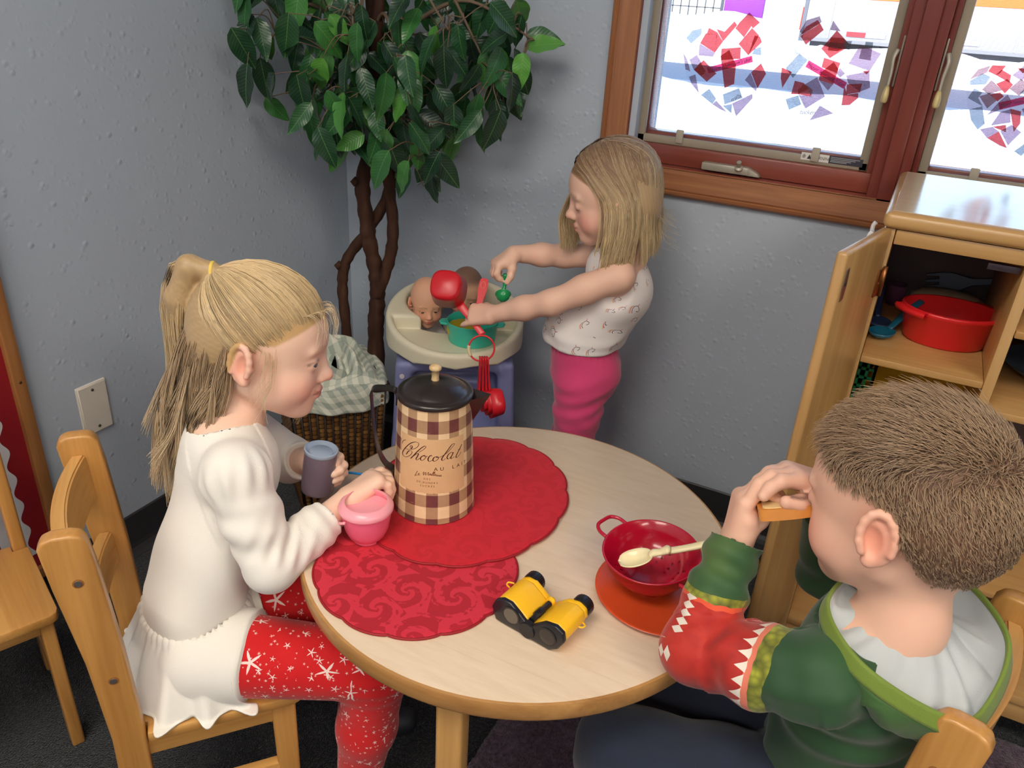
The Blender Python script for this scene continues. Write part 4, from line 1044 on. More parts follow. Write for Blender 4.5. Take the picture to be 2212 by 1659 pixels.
# the upper mat: oval, lies partly on the lower one
placemat(0.8930, -0.8660, 0.1480, 0.1740, TZ + 0.0036, 14, 0.9, 'plain red scalloped placemat under the chocolate pot', damask_mat('damask_back', (200, 24, 42), (186, 18, 34), 0.55))
SCRIPT = [('C',[(-0.942,0.6354),(-0.938,0.6383),(-0.893,0.6418),(-0.805,0.6446)]),('C',[(-0.633,0.6354),(-0.654,0.6374),(-0.612,0.64),(-0.584,0.6383),(-0.616,0.6344),(-0.497,0.6376),(-0.414,0.6429),(-0.413,0.6471),(-0.502,0.6475),(-0.622,0.6439),(-0.752,0.6365),(-0.86,0.6283),(-0.917,0.622),(-0.888,0.6183),(-0.775,0.6186),(-0.658,0.6234),(-0.587,0.6292),(-0.615,0.6314),(-0.695,0.6298),(-0.774,0.6228)]),('C',[(-0.824,0.6324),(-0.766,0.6314),(-0.68,0.6325),(-0.616,0.6344)]),('h',[(-0.396,0.633),(-0.29,0.6377),(-0.216,0.6426),(-0.237,0.6444),(-0.318,0.6412),(-0.438,0.6336),(-0.535,0.6261),(-0.623,0.6195)]),('h',[(-0.535,0.6253),(-0.437,0.6306),(-0.406,0.6297),(-0.468,0.6214),(-0.429,0.6207),(-0.363,0.6243)]),('o',[(-0.261,0.6295),(-0.326,0.6267),(-0.349,0.6229),(-0.311,0.6211),(-0.244,0.624),(-0.206,0.6278),(-0.229,0.6298),(-0.255,0.6292),(-0.228,0.6279),(-0.165,0.6292)]),('c',[(-0.067,0.6292),(-0.073,0.6308),(-0.12,0.6291),(-0.157,0.6246),(-0.137,0.6215),(-0.087,0.6217),(-0.037,0.6238)]),('o2',[(0.056,0.6289),(-0.007,0.6274),(-0.033,0.6238),(-0.005,0.6215),(0.057,0.623),(0.104,0.6264),(0.081,0.6289),(0.05,0.6285),(0.081,0.6271),(0.144,0.6278)]),('l',[(0.144,0.6278),(0.312,0.6329),(0.464,0.6405),(0.525,0.6439),(0.5,0.6453),(0.435,0.6437),(0.312,0.6353),(0.208,0.6275),(0.183,0.6237),(0.215,0.6222),(0.28,0.6245)]),('a',[(0.475,0.6313),(0.435,0.6326),(0.359,0.6304),(0.319,0.6261),(0.346,0.6232),(0.414,0.6254),(0.492,0.631)]),('a',[(0.496,0.6318),(0.428,0.6252),(0.435,0.6226),(0.521,0.6246)]),('t',[(0.757,0.6395),(0.661,0.6324),(0.573,0.6249),(0.584,0.6219),(0.66,0.624),(0.732,0.6281)]),('t',[(0.626,0.6335),(0.72,0.6328)]),('Le',[(-0.422,0.6032),(-0.453,0.5987),(-0.491,0.5944),(-0.452,0.596),(-0.419,0.5959)]),('Le',[(-0.406,0.5974),(-0.366,0.5994),(-0.382,0.5998),(-0.402,0.5974),(-0.379,0.5968),(-0.342,0.5982)]),('Me',[(-0.293,0.6002),(-0.265,0.6027),(-0.25,0.6032),(-0.264,0.5981),(-0.204,0.6034),(-0.207,0.5987),(-0.136,0.604),(-0.15,0.5991),(-0.118,0.6001)]),('Me',[(-0.113,0.5999),(-0.078,0.6013),(-0.098,0.6018),(-0.11,0.5997),(-0.075,0.5994)]),('Me',[(-0.061,0.6015),(-0.069,0.5994),(-0.048,0.5995),(-0.002,0.6046),(-0.019,0.6043),(-0.043,0.5997),(-0.021,0.5994),(0.025,0.6042),(0.008,0.6042),(-0.013,0.5992),(0.009,0.5992),(0.046,0.6006),(0.028,0.6011),(0.017,0.599),(0.051,0.599)]),('Me',[(0.067,0.6003),(0.056,0.5983),(0.079,0.5984),(0.095,0.5998),(0.086,0.598),(0.111,0.5984),(0.123,0.5993),(0.121,0.5973),(0.15,0.5991),(0.171,0.5987),(0.151,0.5972),(0.178,0.597)]),('Me',[(-0.049,0.6031),(-0.046,0.6033)])]

def pot():
    z0 = TZ + 0.0066; H = 0.183
    PX, PY = 0.859, -0.909
    t = empty('chocolate_pot', (PX, PY, z0), 0, 'tall brown gingham tin pot lettered Chocolat with black lid and spout', 'pot')
    fx = math.atan2(-0.848, 0.53)
    R = lambda z: 0.060 - z * (0.009 / 0.19)
    b = NB('pot_gingham'); v = b.obj(); s = b.sep(v)
    th = b.math('ARCTAN2', s[1], s[0])
    cw = 0.2856
    col_i = b.math('FLOOR', b.math('DIVIDE', b.math('ADD', th, 20 * PI - fx + 0.044 + cw / 2 - 18 * PI), cw))
    row_i = b.math('FLOOR', b.math('DIVIDE', b.math('ADD', s[2], 0.0194 * 10 - (0.6623 - TZ - 0.0066)), 0.0194))
    co = b.math('LESS_THAN', b.math('MODULO', b.math('ADD', col_i, 220.0), 2.0), 0.5)
    ro = b.math('LESS_THAN', b.math('MODULO', row_i, 2.0), 0.5)
    both = b.math('MULTIPLY', co, ro); one = b.math('SUBTRACT', b.math('ADD', co, ro), b.math('MULTIPLY', both, 2.0))
    nz = b.noise(v, 90, 4, 0.6)
    light = b.mix(nz, lin((222, 190, 146)), lin((240, 216, 174)))
    mid = b.mix(nz, lin((164, 130, 98)), lin((184, 150, 114)))
    dark = b.mix(nz, lin((92, 44, 48)), lin((126, 76, 72)))
    c = b.mix(both, b.mix(one, light, mid), dark)
    # thin woven lines between the checks and scuffs
    c = b.mix(b.math('MULTIPLY', b.math('GREATER_THAN', b.noise(b.mapping(v, (60, 60, 260)), 1.0, 3), 0.72), 0.35), c, lin((214, 182, 150)))
    m = b.bsdf(c, 0.38, 0, 0.45, None, coat=0.15)
    lathe('body', [(0.0, 0.0), (R(0) - 0.001, 0.0), (R(0) + 0.0006, 0.0015), (R(0.004), 0.004), (R(H), H), (R(H) - 0.002, H), (R(0.1) - 0.002, 0.1), (R(0.004) - 0.002, 0.004), (0, 0.004)], m, t, 96, angle=60)
    # cream label wrapped on the front
    lb = NB('pot_label'); v = lb.obj(); s = lb.sep(v)
    c = lb.mix(lb.noise(v, 40, 4), lin((226, 188, 142)), lin((214, 174, 128)))
    ml = lb.bsdf(c, 0.45, 0, 0.4)
    n = 60; a0, a1 = -0.985, 0.83; zl0, zl1 = 0.5690 - z0, 0.6545 - z0
    rng = random.Random(4); V = []; F = []
    for i in range(n + 1):
        a = a0 + (a1 - a0) * i / n
        for k in range(9):
            z = zl0 + (zl1 - zl0) * k / 8
            if k == 0: z += rng.uniform(-0.0008, 0.0008) + 0.003 * max(0, abs(i / n - 0.5) * 2 - 0.93) * 10
            r = R(z) + 0.00025
            V.append((r * math.cos(fx + a), r * math.sin(fx + a), z))
        if i:
            for k in range(8): F.append(((i - 1) * 9 + k, i * 9 + k, i * 9 + k + 1, (i - 1) * 9 + k + 1))
    mesh('label', V, F, ml, t)
    ink = plain('label_ink', (74, 36, 28), 0.5); ink2 = plain('label_ink_light', (128, 84, 52), 0.5)
    def on(a, z, e=0.0006):
        r = R(z) + e; return (r * math.cos(fx + a), r * math.sin(fx + a), z)
    parts = []; small = []
    for k, st in SCRIPT:
        big = k not in ('Le', 'Me')
        P2 = catmull([(a * 0.056, z) for a, z in st], 7)
        d = np.gradient(P2, axis=0); d /= np.linalg.norm(d, axis=1)[:, None] + 1e-9
        # broad-nib pen: thick on down strokes
        wd = np.abs(d @ np.array([0.45, -0.89])) if big else np.ones(len(P2)) * 0.5
        w = (0.00022 + 0.00062 * np.abs(d[:, 1]) * (0.35 + 0.65 * (d[:, 1] < 0))) if big else 0.00024 + 0.0002 * (d[:, 1] < 0)
        w = np.convolve(np.pad(w, 2, 'edge'), np.ones(5) / 5, 'valid')
        Sd = np.stack([-d[:, 1], d[:, 0]], 1)
        L = P2 - Sd * w[:, None]; Rr = P2 + Sd * w[:, None]
        Vv = []
        for q in range(len(P2)):
            Vv += [on(L[q, 0] / 0.056, L[q, 1] - z0), on(Rr[q, 0] / 0.056, Rr[q, 1] - z0)]
        Ff = [(2 * q, 2 * q + 1, 2 * q + 3, 2 * q + 2) for q in range(len(P2) - 1)]
        (parts if big else small).append((Vv, Ff))
    V, F = join_data(parts); mesh('script_lettering', V, F, ink, t, False)
    V, F = join_data(small); mesh('small_script', V, F, ink2, t, False)
    def wrap_text(txt, size, ac, z, sp, align='CENTER', m=ink2, wfac=1.0):
        x = 0; gl = []
        for ch in txt:
            if ch == ' ': x += size * 0.45 * sp; continue
            Vv, Ff = text_mesh(ch, size, 'LEFT')
            if len(Vv) == 0: continue
            w0, w1 = Vv[:, 0].min(), Vv[:, 0].max()
            gl.append((Vv - [w0 - x, 0, 0], Ff)); x += (w1 - w0) + size * 0.16 * sp
        Vv, Ff = join_data(gl); Vv[:, 0] = (Vv[:, 0] - (x / 2 if align == 'CENTER' else 0)) * wfac
        mesh('block_lettering', [on(ac + p[0] / 0.0565, z + p[1] - z0) for p in Vv], Ff, m, t, False)
    wrap_text('AU LAIT', 0.0078, 0.475, 0.6062, 2.6, m=ink, wfac=1.05)
    wrap_text('DES', 0.0042, -0.160, 0.5912, 2.4)
    wrap_text('D\u00c9JEUNERS', 0.0042, -0.160, 0.5853, 2.2)
    wrap_text('SUCR\u00c9S', 0.0042, -0.150, 0.5798, 2.4)
    mk = plain('black_tin', (46, 38, 36), 0.28, 0.2, coat=0.3)
    rt = R(H)
    lathe('lid', [(0, H + 0.020), (0.016, H + 0.0185), (0.034, H + 0.013), (0.043, H + 0.0072), (0.0455, H + 0.0045), (0.0485, H + 0.0048), (0.0525, H + 0.0036), (0.0540, H + 0.0010), (0.0535, H - 0.0030), (0.0525, H - 0.0030), (0.0520, H + 0.0005), (0.0, H + 0.001)], mk, t, 72, angle=80)
    mkn = wood('knob_wood', (224, 196, 150), (190, 150, 100), 2, 3, 0.5, 0.1)
    lathe('lid_knob', [(0.0, H + 0.0425), (0.0055, H + 0.042), (0.0084, H + 0.0395), (0.0088, H + 0.0365), (0.0072, H + 0.0345), (0.0052, H + 0.0335), (0.0050, H + 0.024), (0.0056, H + 0.019), (0, H + 0.018)], mkn, t, 32, angle=70)
    # strap handle on the left, as seen: away from the spout
    hd = np.array([-0.887, -0.462, 0.0]); hd /= np.linalg.norm(hd)
    up = np.array([0, 0, 1.0]); rr = R(H - 0.012)
    P = catmull([hd * (R(0.163) + 0.0008) + up * 0.163, hd * (R(0.175) + 0.0010) + up * 0.175, hd * (rr + 0.0035) + up * 0.1835, hd * (rr + 0.014) + up * 0.1860, hd * (rr + 0.031) + up * 0.1855, hd * (rr + 0.0365) + up * 0.1800, hd * (rr + 0.0365) + up * 0.168, hd * (rr + 0.034) + up * 0.12, hd * (rr + 0.0275) + up * 0.082, hd * (rr + 0.018) + up * 0.062, hd * (R(0.054) + 0.0020) + up * 0.054, hd * (R(0.045) + 0.0009) + up * 0.045], 6)
    tube('handle', P, 0.0075, mk, t, up=(-hd[1], hd[0], 0), sec=[(1, 0.13), (-1, 0.13), (-1, -0.13), (1, -0.13)], smooth=False)
    # folded tin spout
    sd = -hd; side = np.array([-sd[1], sd[0], 0])
    r1 = R(H - 0.002); zt = H - 0.001
    A = sd * (r1 - 0.004) + side * 0.020 + up * zt; B = sd * (r1 - 0.004) - side * 0.020 + up * zt
    Tp = sd * (r1 + 0.026) + up * (zt + 0.002); Bt = sd * (R(H - 0.040) - 0.001) + up * (H - 0.044)
    Cc = sd * (r1 - 0.006) + up * (zt - 0.010)
    o = mesh('spout', [A, B, Tp, Bt, Cc], [(0, 2, 3), (2, 1, 3), (0, 4, 2), (4, 1, 2)], mk, t, False)
    thicken(o, 0.0010)
pot()
def pail():
    t = empty('toy_pail', (0.8255, -1.0285, TZ + 0.0036), 0, 'pink plastic toy pot on the red placemat below the girl\'s hand', 'toy pot')
    m = plain('pail_pink', (240, 112, 142), 0.28, sss=0.1); mr = plain('pail_rim', (248, 166, 178), 0.22)
    lathe('bowl', [(0, 0), (0.0190, 0), (0.0198, 0.0015), (0.0195, 0.003), (0.0250, 0.0085), (0.0300, 0.020), (0.0335, 0.038), (0.0345, 0.050), (0.0325, 0.050), (0.0285, 0.022), (0.018, 0.0055), (0, 0.0045)], m, t, 56)
    lathe('rim', [(0.0338, 0.049), (0.0372, 0.0505), (0.0378, 0.0540), (0.0362, 0.0575), (0.0325, 0.0600), (0.0295, 0.0625), (0.0282, 0.0625), (0.0280, 0.060), (0.031, 0.055), (0.033, 0.050)], mr, t, 56)
    a = math.radians(228)
    P = [(0.036 * math.cos(a + u), 0.036 * math.sin(a + u), 0.046 - 0.012 * k) for k, u in ((0, .55), (0.4, .35), (1, 0.02), (1.0, -.06))]
    P = [(x * 1.06, y * 1.06, z) for x, y, z in P]
    tube('lug', catmull(P, 6), 0.0022, mr, t, 8)
pail()
def binoculars():
    t = empty('toy_binoculars', (1.050, -1.074, TZ + 0.0005), math.atan2(-0.162, 0.987), 'yellow and black toy binoculars lying on the table', 'binoculars')
    k = 0.91
    my = plain('bino_yellow', (248, 190, 36), 0.3); mb = plain('bino_black', (26, 26, 32), 0.32)
    left = [(0.004, 0.001), (0.050, 0.001), (0.056, 0.010), (0.0525, 0.024), (0.0385, 0.034), (0.0268, 0.0415), (0.0134, 0.0415), (0.0025, 0.035), (-0.004, 0.020)]
    right = [(0.058, 0.001), (0.092, 0.001), (0.104, 0.010), (0.113, 0.027), (0.110, 0.040), (0.098, 0.0455), (0.0805, 0.0415), (0.060, 0.024), (0.055, 0.010)]
    for nm, pl, ex in (('left', left, 0.012), ('right', right, 0.096)):
        pl = [(a * k, h * 0.92) for a, h in pl]
        bx = empty('barrel', (0, 0, 0), parent=t)
        cx = sum(p[0] for p in pl) / len(pl); cz = sum(p[1] for p in pl) / len(pl)
        def sc(f, dz=0): return [(cx + (a - cx) * f, cz + (h - cz) * f + dz) for a, h in pl]
        prism('housing', [(a, max(0.0005, h)) for a, h in sc(0.97)], 0.044, my, bx, 0.003, 3, 'xz', 0.006)
        prism('back_housing', [(a, max(0.0012, h)) for a, h in sc(0.92)], 0.008, my, bx, 0.002, 2, 'xz', 0.050)
        prism('front_plate', [(a, max(0.0, h)) for a, h in sc(1.0)], 0.007, mb, bx, 0.0025, 3, 'xz', 0.0)
        ox = (0.030 if nm == 'left' else 0.088) * k; oz = 0.0215 if nm == 'left' else 0.021
        rot = (-PI / 2, 0, 0)
        lathe('lens_ring', [(0.0105, -0.0012), (0.0125, -0.0012), (0.0125, 0.002), (0.0105, 0.002)], mb, bx, 32, loc=(ox, 0.0, oz), rot=rot, cap=False)
        lathe('lens', [(0, 0.0), (0.0105, 0.0), (0.0105, -0.0008), (0, -0.0016)], plain('lens_' + nm, (92, 84, 74) if nm == 'left' else (16, 16, 24), 0.08, coat=0.6), bx, 32, loc=(ox, -0.0006, oz), rot=rot)
        exx, exz = (0.018 * k, 0.026) if nm == 'left' else (0.097 * k, 0.029)
        rib = lambda a, z: 1 + 0.02 * math.cos(a * 24)
        lathe('eyepiece', [(0.0, 0.056), (0.0125, 0.056), (0.0130, 0.058), (0.0130, 0.068), (0.0118, 0.070), (0.0085, 0.0705), (0.008, 0.066), (0, 0.066)], mb, bx, 72, loc=(exx, 0, exz), rot=rot, rfun=rib)
        lx, lz, sg = ((-0.001, 0.026, -1) if nm == 'left' else (0.109 * k, 0.024, 1))
        tube('strap_loop', catmull([(lx, 0.034, lz), (lx + sg * 0.006, 0.036, lz), (lx + sg * 0.007, 0.041, lz), (lx, 0.044, lz)], 5), 0.0012, my, bx, 8)
    lathe('hinge_disc', [(0.0, 0.0), (0.0105, 0.0), (0.0112, 0.002), (0.0112, 0.008), (0, 0.008)], mb, t, 36, loc=(0.056 * k, -0.0015, 0.0125), rot=(-PI / 2, 0, 0))
    lathe('focus_shaft', [(0, 0.008), (0.004, 0.008), (0.004, 0.016), (0.0055, 0.018), (0.0055, 0.030), (0.004, 0.032), (0.004, 0.048), (0, 0.048)], mb, t, 24, loc=(0.0565 * k, 0, 0.0225), rot=(-PI / 2, 0, 0))
    lathe('shaft_end', [(0, 0), (0.005, 0.0), (0.0062, 0.004), (0.004, 0.008), (0, 0.009)], my, t, 20, loc=(0.0565 * k, 0.046, 0.0235), rot=(-PI / 2, 0, 0))
binoculars()
def plate_colander():
    mp = plain('plate_orange', (204, 76, 36), 0.3, var=0.03)
    t = lathe('toy_dinner_plate', [(0, 0), (0.055, 0), (0.060, 0.001), (0.083, 0.0060), (0.0845, 0.0075), (0.0835, 0.0085), (0.080, 0.0078), (0.058, 0.0030), (0, 0.0026)], mp, None, 80, loc=(1.2155, -0.9225, TZ + 0.0003), angle=80)
    tag(t, 'burnt orange toy plate under the red colander', 'toy plate')
    c = empty('toy_colander', (1.1985, -0.9150, TZ + 0.0034), 0, 'red plastic toy colander with loop handle standing on the orange plate', 'colander')
    b = NB('colander_red'); v = b.obj(); s = b.sep(v)
    # rows of drain holes
    th = b.math('DIVIDE', b.math('ADD', b.math('ARCTAN2', s[1], s[0]), PI), 2 * PI)
    rad = b.math('SQRT', b.math('ADD', b.math('MULTIPLY', s[0], s[0]), b.math('MULTIPLY', s[1], s[1])))
    ring = b.math('FLOOR', b.math('DIVIDE', rad, 0.0068))
    fr = b.math('SUBTRACT', b.math('FRACT', b.math('DIVIDE', rad, 0.0068)), 0.5)
    cnt = b.math('MULTIPLY', b.math('FLOOR', b.math('MULTIPLY', ring, 2.6)), 1.0)
    fa = b.math('SUBTRACT', b.math('FRACT', b.math('MULTIPLY', th, cnt)), 0.5)
    da = b.math('MULTIPLY', b.math('DIVIDE', b.math('MULTIPLY', fa, 6.2832), b.math('MAXIMUM', cnt, 1.0)), rad)
    dr = b.math('MULTIPLY', fr, 0.0068)
    hole = b.math('LESS_THAN', b.math('SQRT', b.math('ADD', b.math('MULTIPLY', da, da), b.math('MULTIPLY', dr, dr))), 0.0016)
    hole = b.math('MULTIPLY', hole, b.math('MULTIPLY', b.math('LESS_THAN', rad, 0.049), b.math('GREATER_THAN', rad, 0.017)))
    p = b.n('ShaderNodeBsdfPrincipled'); p.inputs['Base Color'].default_value = (*lin((176, 12, 44)), 1); p.inputs['Roughness'].default_value = 0.2; p.inputs['Coat Weight'].default_value = 0.4
    tr = b.n('ShaderNodeBsdfTransparent'); mx = b.n('ShaderNodeMixShader'); b.put(mx.inputs[0], hole); b.l(p.outputs[0], mx.inputs[1]); b.l(tr.outputs[0], mx.inputs[2]); b.l(mx.outputs[0], b.out.inputs[0])
    tilt = (math.radians(4), math.radians(-3), 0)
    lathe('bowl', [(0.0, 0.006), (0.018, 0.0065), (0.034, 0.012), (0.048, 0.024), (0.0575, 0.040), (0.0615, 0.055), (0.0630, 0.0560), (0.0635, 0.0570), (0.0625, 0.0580), (0.0605, 0.0570), (0.0560, 0.0405), (0.0470, 0.0255), (0.0335, 0.0140), (0.018, 0.0085), (0, 0.008)], b.m, c, 96, rot=tilt, angle=80)
    mr = plain('colander_solid', (176, 12, 44), 0.2, coat=0.4)
    lathe('foot', [(0.022, 0.0), (0.025, 0.0), (0.0265, 0.0085), (0.024, 0.0085)], mr, c, 48, cap=False)
    for a in (math.radians(158), math.radians(-22)):
        ca, sa = math.cos(a), math.sin(a)
        P = [(0.061, 0.020), (0.074, 0.019), (0.0830, 0.012), (0.0845, 0.0), (0.0830, -0.012), (0.074, -0.019), (0.061, -0.020)]
        tube('handle', catmull([(x * ca - y * sa, x * sa + y * ca, 0.0535 + (x - 0.06) * 0.15) for x, y in P], 6), 0.0026, mr, c, 10, rot=tilt)
plate_colander()
def cream_spoon():
    t = empty('toy_serving_spoon', (1.163, -0.948, 0.5585), 0, 'cream plastic toy spoon resting in the red colander', 'toy spoon')
    m = plain('spoon_cream', (240, 226, 180), 0.28, sss=0.1)
    d = nrm(np.array([1.256, -0.908, 0.594]) - np.array([1.163, -0.948, 0.555])); side = nrm(np.cross((0, 0, 1), d)); up = np.cross(d, side)
    # bowl: cupped grid
    nu, nv = 18, 13; V = []
    for i in range(nu):
        u = i / (nu - 1); L = 0.044 * u
        w = 0.0165 * math.sqrt(max(0.0, 1 - (2 * u - 1) ** 2)) ** 0.8 + 0.0008
        if u > 0.75: w = max(w, 0.0050)
        for j in range(nv):
            q = 2 * j / (nv - 1) - 1
            dep = -0.0090 * (1 - q * q) * math.sin(PI * min(1, u * 1.02 + 0.02)) ** 0.7
            V.append(d * L + side * w * q + up * (dep + 0.002))
    thicken(mesh('bowl', np.array(V), grid_faces(nu, nv), m, t), 0.0016)
    P = [d * 0.040 + up * 0.001, d * 0.046 + up * 0.003, d * 0.055 + up * 0.002, d * 0.064 + up * 0.0035, d * 0.068 + up * 0.001, d * 0.09, d * 0.120, d * 0.148]
    r = [0.0045, 0.0060, 0.0052, 0.0070, 0.0052, 0.0052, 0.0055, 0.0050]
    Pc = catmull(P, 5); rc = np.interp(np.linspace(0, 7, len(Pc)), range(8), r)
    tube('handle', Pc, rc, m, t, 12, up=up, sec=[(0.7 * math.cos(a), 1.1 * math.sin(a)) for a in np.linspace(0, 2 * PI, 13)[:-1]])
cream_spoon()
def yellow_toy():
    P = catmull([(1.232, -0.828, TZ + 0.021), (1.258, -0.828, TZ + 0.0225), (1.280, -0.830, TZ + 0.0235), (1.300, -0.834, TZ + 0.024), (1.317, -0.839, TZ + 0.024)], 8)
    n = len(P); r = [0.0215 * math.sin(PI * (0.06 + 0.94 * min(1, (i + 0.5) / n * 1.02)) * 0.52 + 0.0) ** 0.6 if i < n * 0.8 else 0.0215 * math.sqrt(max(0.004, 1 - ((i / n - 0.8) / 0.215) ** 2)) for i in range(n)]
    V, F = tube_data(P, r, 24)
    o = mesh('toy_lemon', V - np.array([1.28, -0.83, TZ]), F, plain('toy_yellow', (246, 212, 20), 0.35), None, True, (1.28, -0.83, TZ))
    tag(o, 'smooth yellow toy fruit on the table behind the boy\'s green cuff', 'toy food')
yellow_toy()
# ------------------------------------------------------------------ artificial ficus tree in the corner
E1 = np.array([0.88796, 0.45991, 0.0]); EN = np.array([-0.43510, 0.90038, 0.0]); P0 = np.array([0.2, -0.24, 0.0])
def tp(u, z, w=0.0):
    p = P0 + E1 * u + EN * w + np.array([0, 0, z])
    p[0] = max(p[0], 0.02); p[1] = min(p[1], -0.02)
    return p
def ficus():
    t = empty('ficus_tree', (0.20, -0.24, 0.03), 0, 'artificial ficus tree with twisted brown stems in the corner basket', 'tree')
    O = np.array([0.20, -0.24, 0.03])
    b = NB('ficus_bark'); v = b.obj()
    f = b.noise(b.mapping(v, (40, 40, 9)), 1.0, 5, 0.6)
    mb = b.bsdf(b.ramp(f, [(0.25, lin((44, 28, 22))), (0.6, lin((74, 48, 36))), (0.85, lin((104, 74, 56)))]), 0.75, 0, 0.2, b.bump(f, 0.5, 0.004))
    def stem(nm, pts, r0, r1, ws):
        P = catmull([tp(u, z, w) - O for (u, z), w in zip(pts, ws)], 8)
        rr = np.linspace(r0, r1, len(P)); rng = np.random.RandomState(len(pts))
        rr = rr * (1 + 0.06 * np.sin(np.arange(len(P)) * 1.3) + 0.04 * rng.randn(len(P)))
        tube(nm, P, rr, mb, t, 14)
    stem('stem', [(-0.032, 0.20), (-0.032, 0.387), (-0.037, 0.488), (-0.032, 0.549), (-0.013, 0.592), (0.032, 0.653), (0.076, 0.729), (0.101, 0.807), (0.115, 0.881), (0.124, 0.96), (0.13, 1.12)], 0.0135, 0.013, [0.03, 0.03, 0.03, 0.03, 0.03, 0.03, 0.03, 0.02, 0.0, -0.02, -0.02])
    stem('stem', [(0.050, 0.20), (0.050, 0.366), (0.052, 0.431), (0.057, 0.494), (0.055, 0.555), (0.042, 0.625), (0.034, 0.693), (0.028, 0.77), (0.043, 0.845), (0.055, 0.918), (0.052, 0.997), (0.06, 1.2), (0.05, 1.4)], 0.0215, 0.014, [0.0] * 13)
    stem('stem', [(0.057, 0.494), (0.081, 0.562), (0.097, 0.628), (0.100, 0.697), (0.093, 0.774), (0.083, 0.848), (0.073, 0.929), (0.069, 1.027), (0.09, 1.25)], 0.0145, 0.0125, [-0.005, -0.010, -0.012, -0.014, -0.02, -0.026, -0.03, -0.03, -0.03])
    for (u, z, w) in ((-0.038, 0.556, 0.026), (0.018, 0.775, -0.010)):
        k = tp(u, z, w) - O
        tube('stub', [k, k + np.array([-0.010, -0.004, 0.010])], [0.011, 0.009], mb, t, 10)
    # leaves: four shared shapes with waved margin and folded midrib
    def leaf_mat():
        b = NB('ficus_leaf'); v = b.obj(); s = b.sep(v)
        oi = b.n('ShaderNodeObjectInfo').outputs['Random']
        base = b.ramp(oi, [(0.0, lin((24, 52, 40))), (0.40, lin((32, 72, 46))), (0.68, lin((40, 92, 50))), (0.84, lin((54, 116, 54))), (0.93, lin((92, 156, 62))), (1.0, lin((56, 98, 70)))])
        vein = b.math('LESS_THAN', b.math('ABSOLUTE', s[1]), 0.0006)
        vn = b.math('SINE', b.math('ADD', b.math('MULTIPLY', s[0], 900.0), b.math('MULTIPLY', b.math('ABSOLUTE', s[1]), -700.0)))
        base = b.mix(b.math('MULTIPLY', vn, 0.06), base, (0.3, 0.45, 0.2))
        base = b.mix(b.math('MULTIPLY', vein, 0.5), base, lin((120, 170, 90)))
        m = b.bsdf(base, 0.30, 0, 0.5, b.bump(vn, 0.12, 0.001), coat=0.1)
        return m
    ml = leaf_mat(); shapes = []
    rng = np.random.RandomState(11)
    for k in range(4):
        L = [0.080, 0.088, 0.074, 0.092][k]; Wd = [0.0225, 0.0200, 0.0215, 0.0240][k]; nu, nv = 13, 7; V = []
        for i in range(nu):
            u = i / (nu - 1)
            w = Wd * (math.sin(PI * u ** 0.75) ** 0.8) * (1 - 0.15 * u) if 0 < u < 1 else 0.0004
            for j in range(nv):
                q = 2 * j / (nv - 1) - 1
                z = 0.10 * w * q * q * 2 + 0.0016 * math.sin(u * 16 + 3 * k + (1.5 if q > 0 else 0)) * abs(q) - (0.020 + 0.004 * k) * u * u * L / 0.07 * 0.6
                V.append((u * L, w * q, z))
        me = bpy.data.meshes.new('leaf'); me.from_pydata(V, [], grid_faces(nu, nv)); me.materials.append(ml)
        me.polygons.foreach_set('use_smooth', np.ones(len(me.polygons), bool)); shapes.append(me)
    # limbs that carry the twigs
    limbs = []
    tips = [(-0.17, 1.06, -0.03), (-0.13, 1.22, 0.02), (-0.02, 1.02, -0.10), (0.05, 1.10, -0.15), (0.14, 1.04, -0.13), (0.17, 0.86, -0.09), (0.24, 1.12, -0.14), (0.33, 1.03, -0.10), (0.41, 1.11, -0.09), (0.26, 1.26, -0.02), (0.05, 0.99, -0.13), (-0.08, 0.98, -0.04), (0.10, 1.38, 0.0), (0.30, 1.35, -0.05), (-0.10, 1.35, -0.02)]
    for k, (u, z, w) in enumerate(tips):
        s0 = tp(0.06 + 0.05 * (k % 3 - 1), 1.10 + 0.07 * (k % 4), -0.01)
        e = tp(u, z, w); mid = (s0 + e) / 2 + np.array([0, 0, 0.07])
        limbs.append(catmull([s0, mid, e], 10))
    out = np.array([(-0.195, 1.22), (-0.195, 0.975), (-0.115, 0.953), (-0.055, 0.917), (0.007, 0.880), (0.102, 0.875), (0.134, 0.83), (0.146, 0.80), (0.21, 0.80), (0.235, 0.865), (0.262, 0.945), (0.303, 0.955), (0.36, 0.955), (0.389, 0.99), (0.392, 1.065), (0.40, 1.11), (0.39, 1.14), (0.37, 1.25), (0.30, 1.42), (0.08, 1.5), (-0.10, 1.42)])
    def inside(u, z):
        c = False; n = len(out)
        for i in range(n):
            x0, y0 = out[i]; x1, y1 = out[i - 1]
            if (y0 > z) != (y1 > z) and u < (x1 - x0) * (z - y0) / (y1 - y0) + x0: c = not c
        return c
    spots = [(0.392, 1.095, -0.085, (0.95, 0.24)), (0.215, 1.130, -0.16, (-.15, -1)), (0.258, 1.135, -0.16, (.1, -1)), (0.232, 1.095, -0.17, (0, -1)), (0.158, 1.050, -0.16, (-.05, -1)), (0.150, 0.842, -0.10, (-.35, -1)), (0.184, 0.868, -0.10, (0, -1)), (0.206, 0.870, -0.10, (.6, -.7)), (0.196, 0.825, -0.08, (0.1, -1)), (0.298, 0.992, -0.10, (-.15, -1)), (0.335, 0.992, -0.10, (.25, -1)), (0.330, 1.045, -0.10, (.9, -.75)), (-0.085, 1.095, -0.12, (.9, -.1)), (-0.045, 1.06, -0.12, (-.2, -1))]
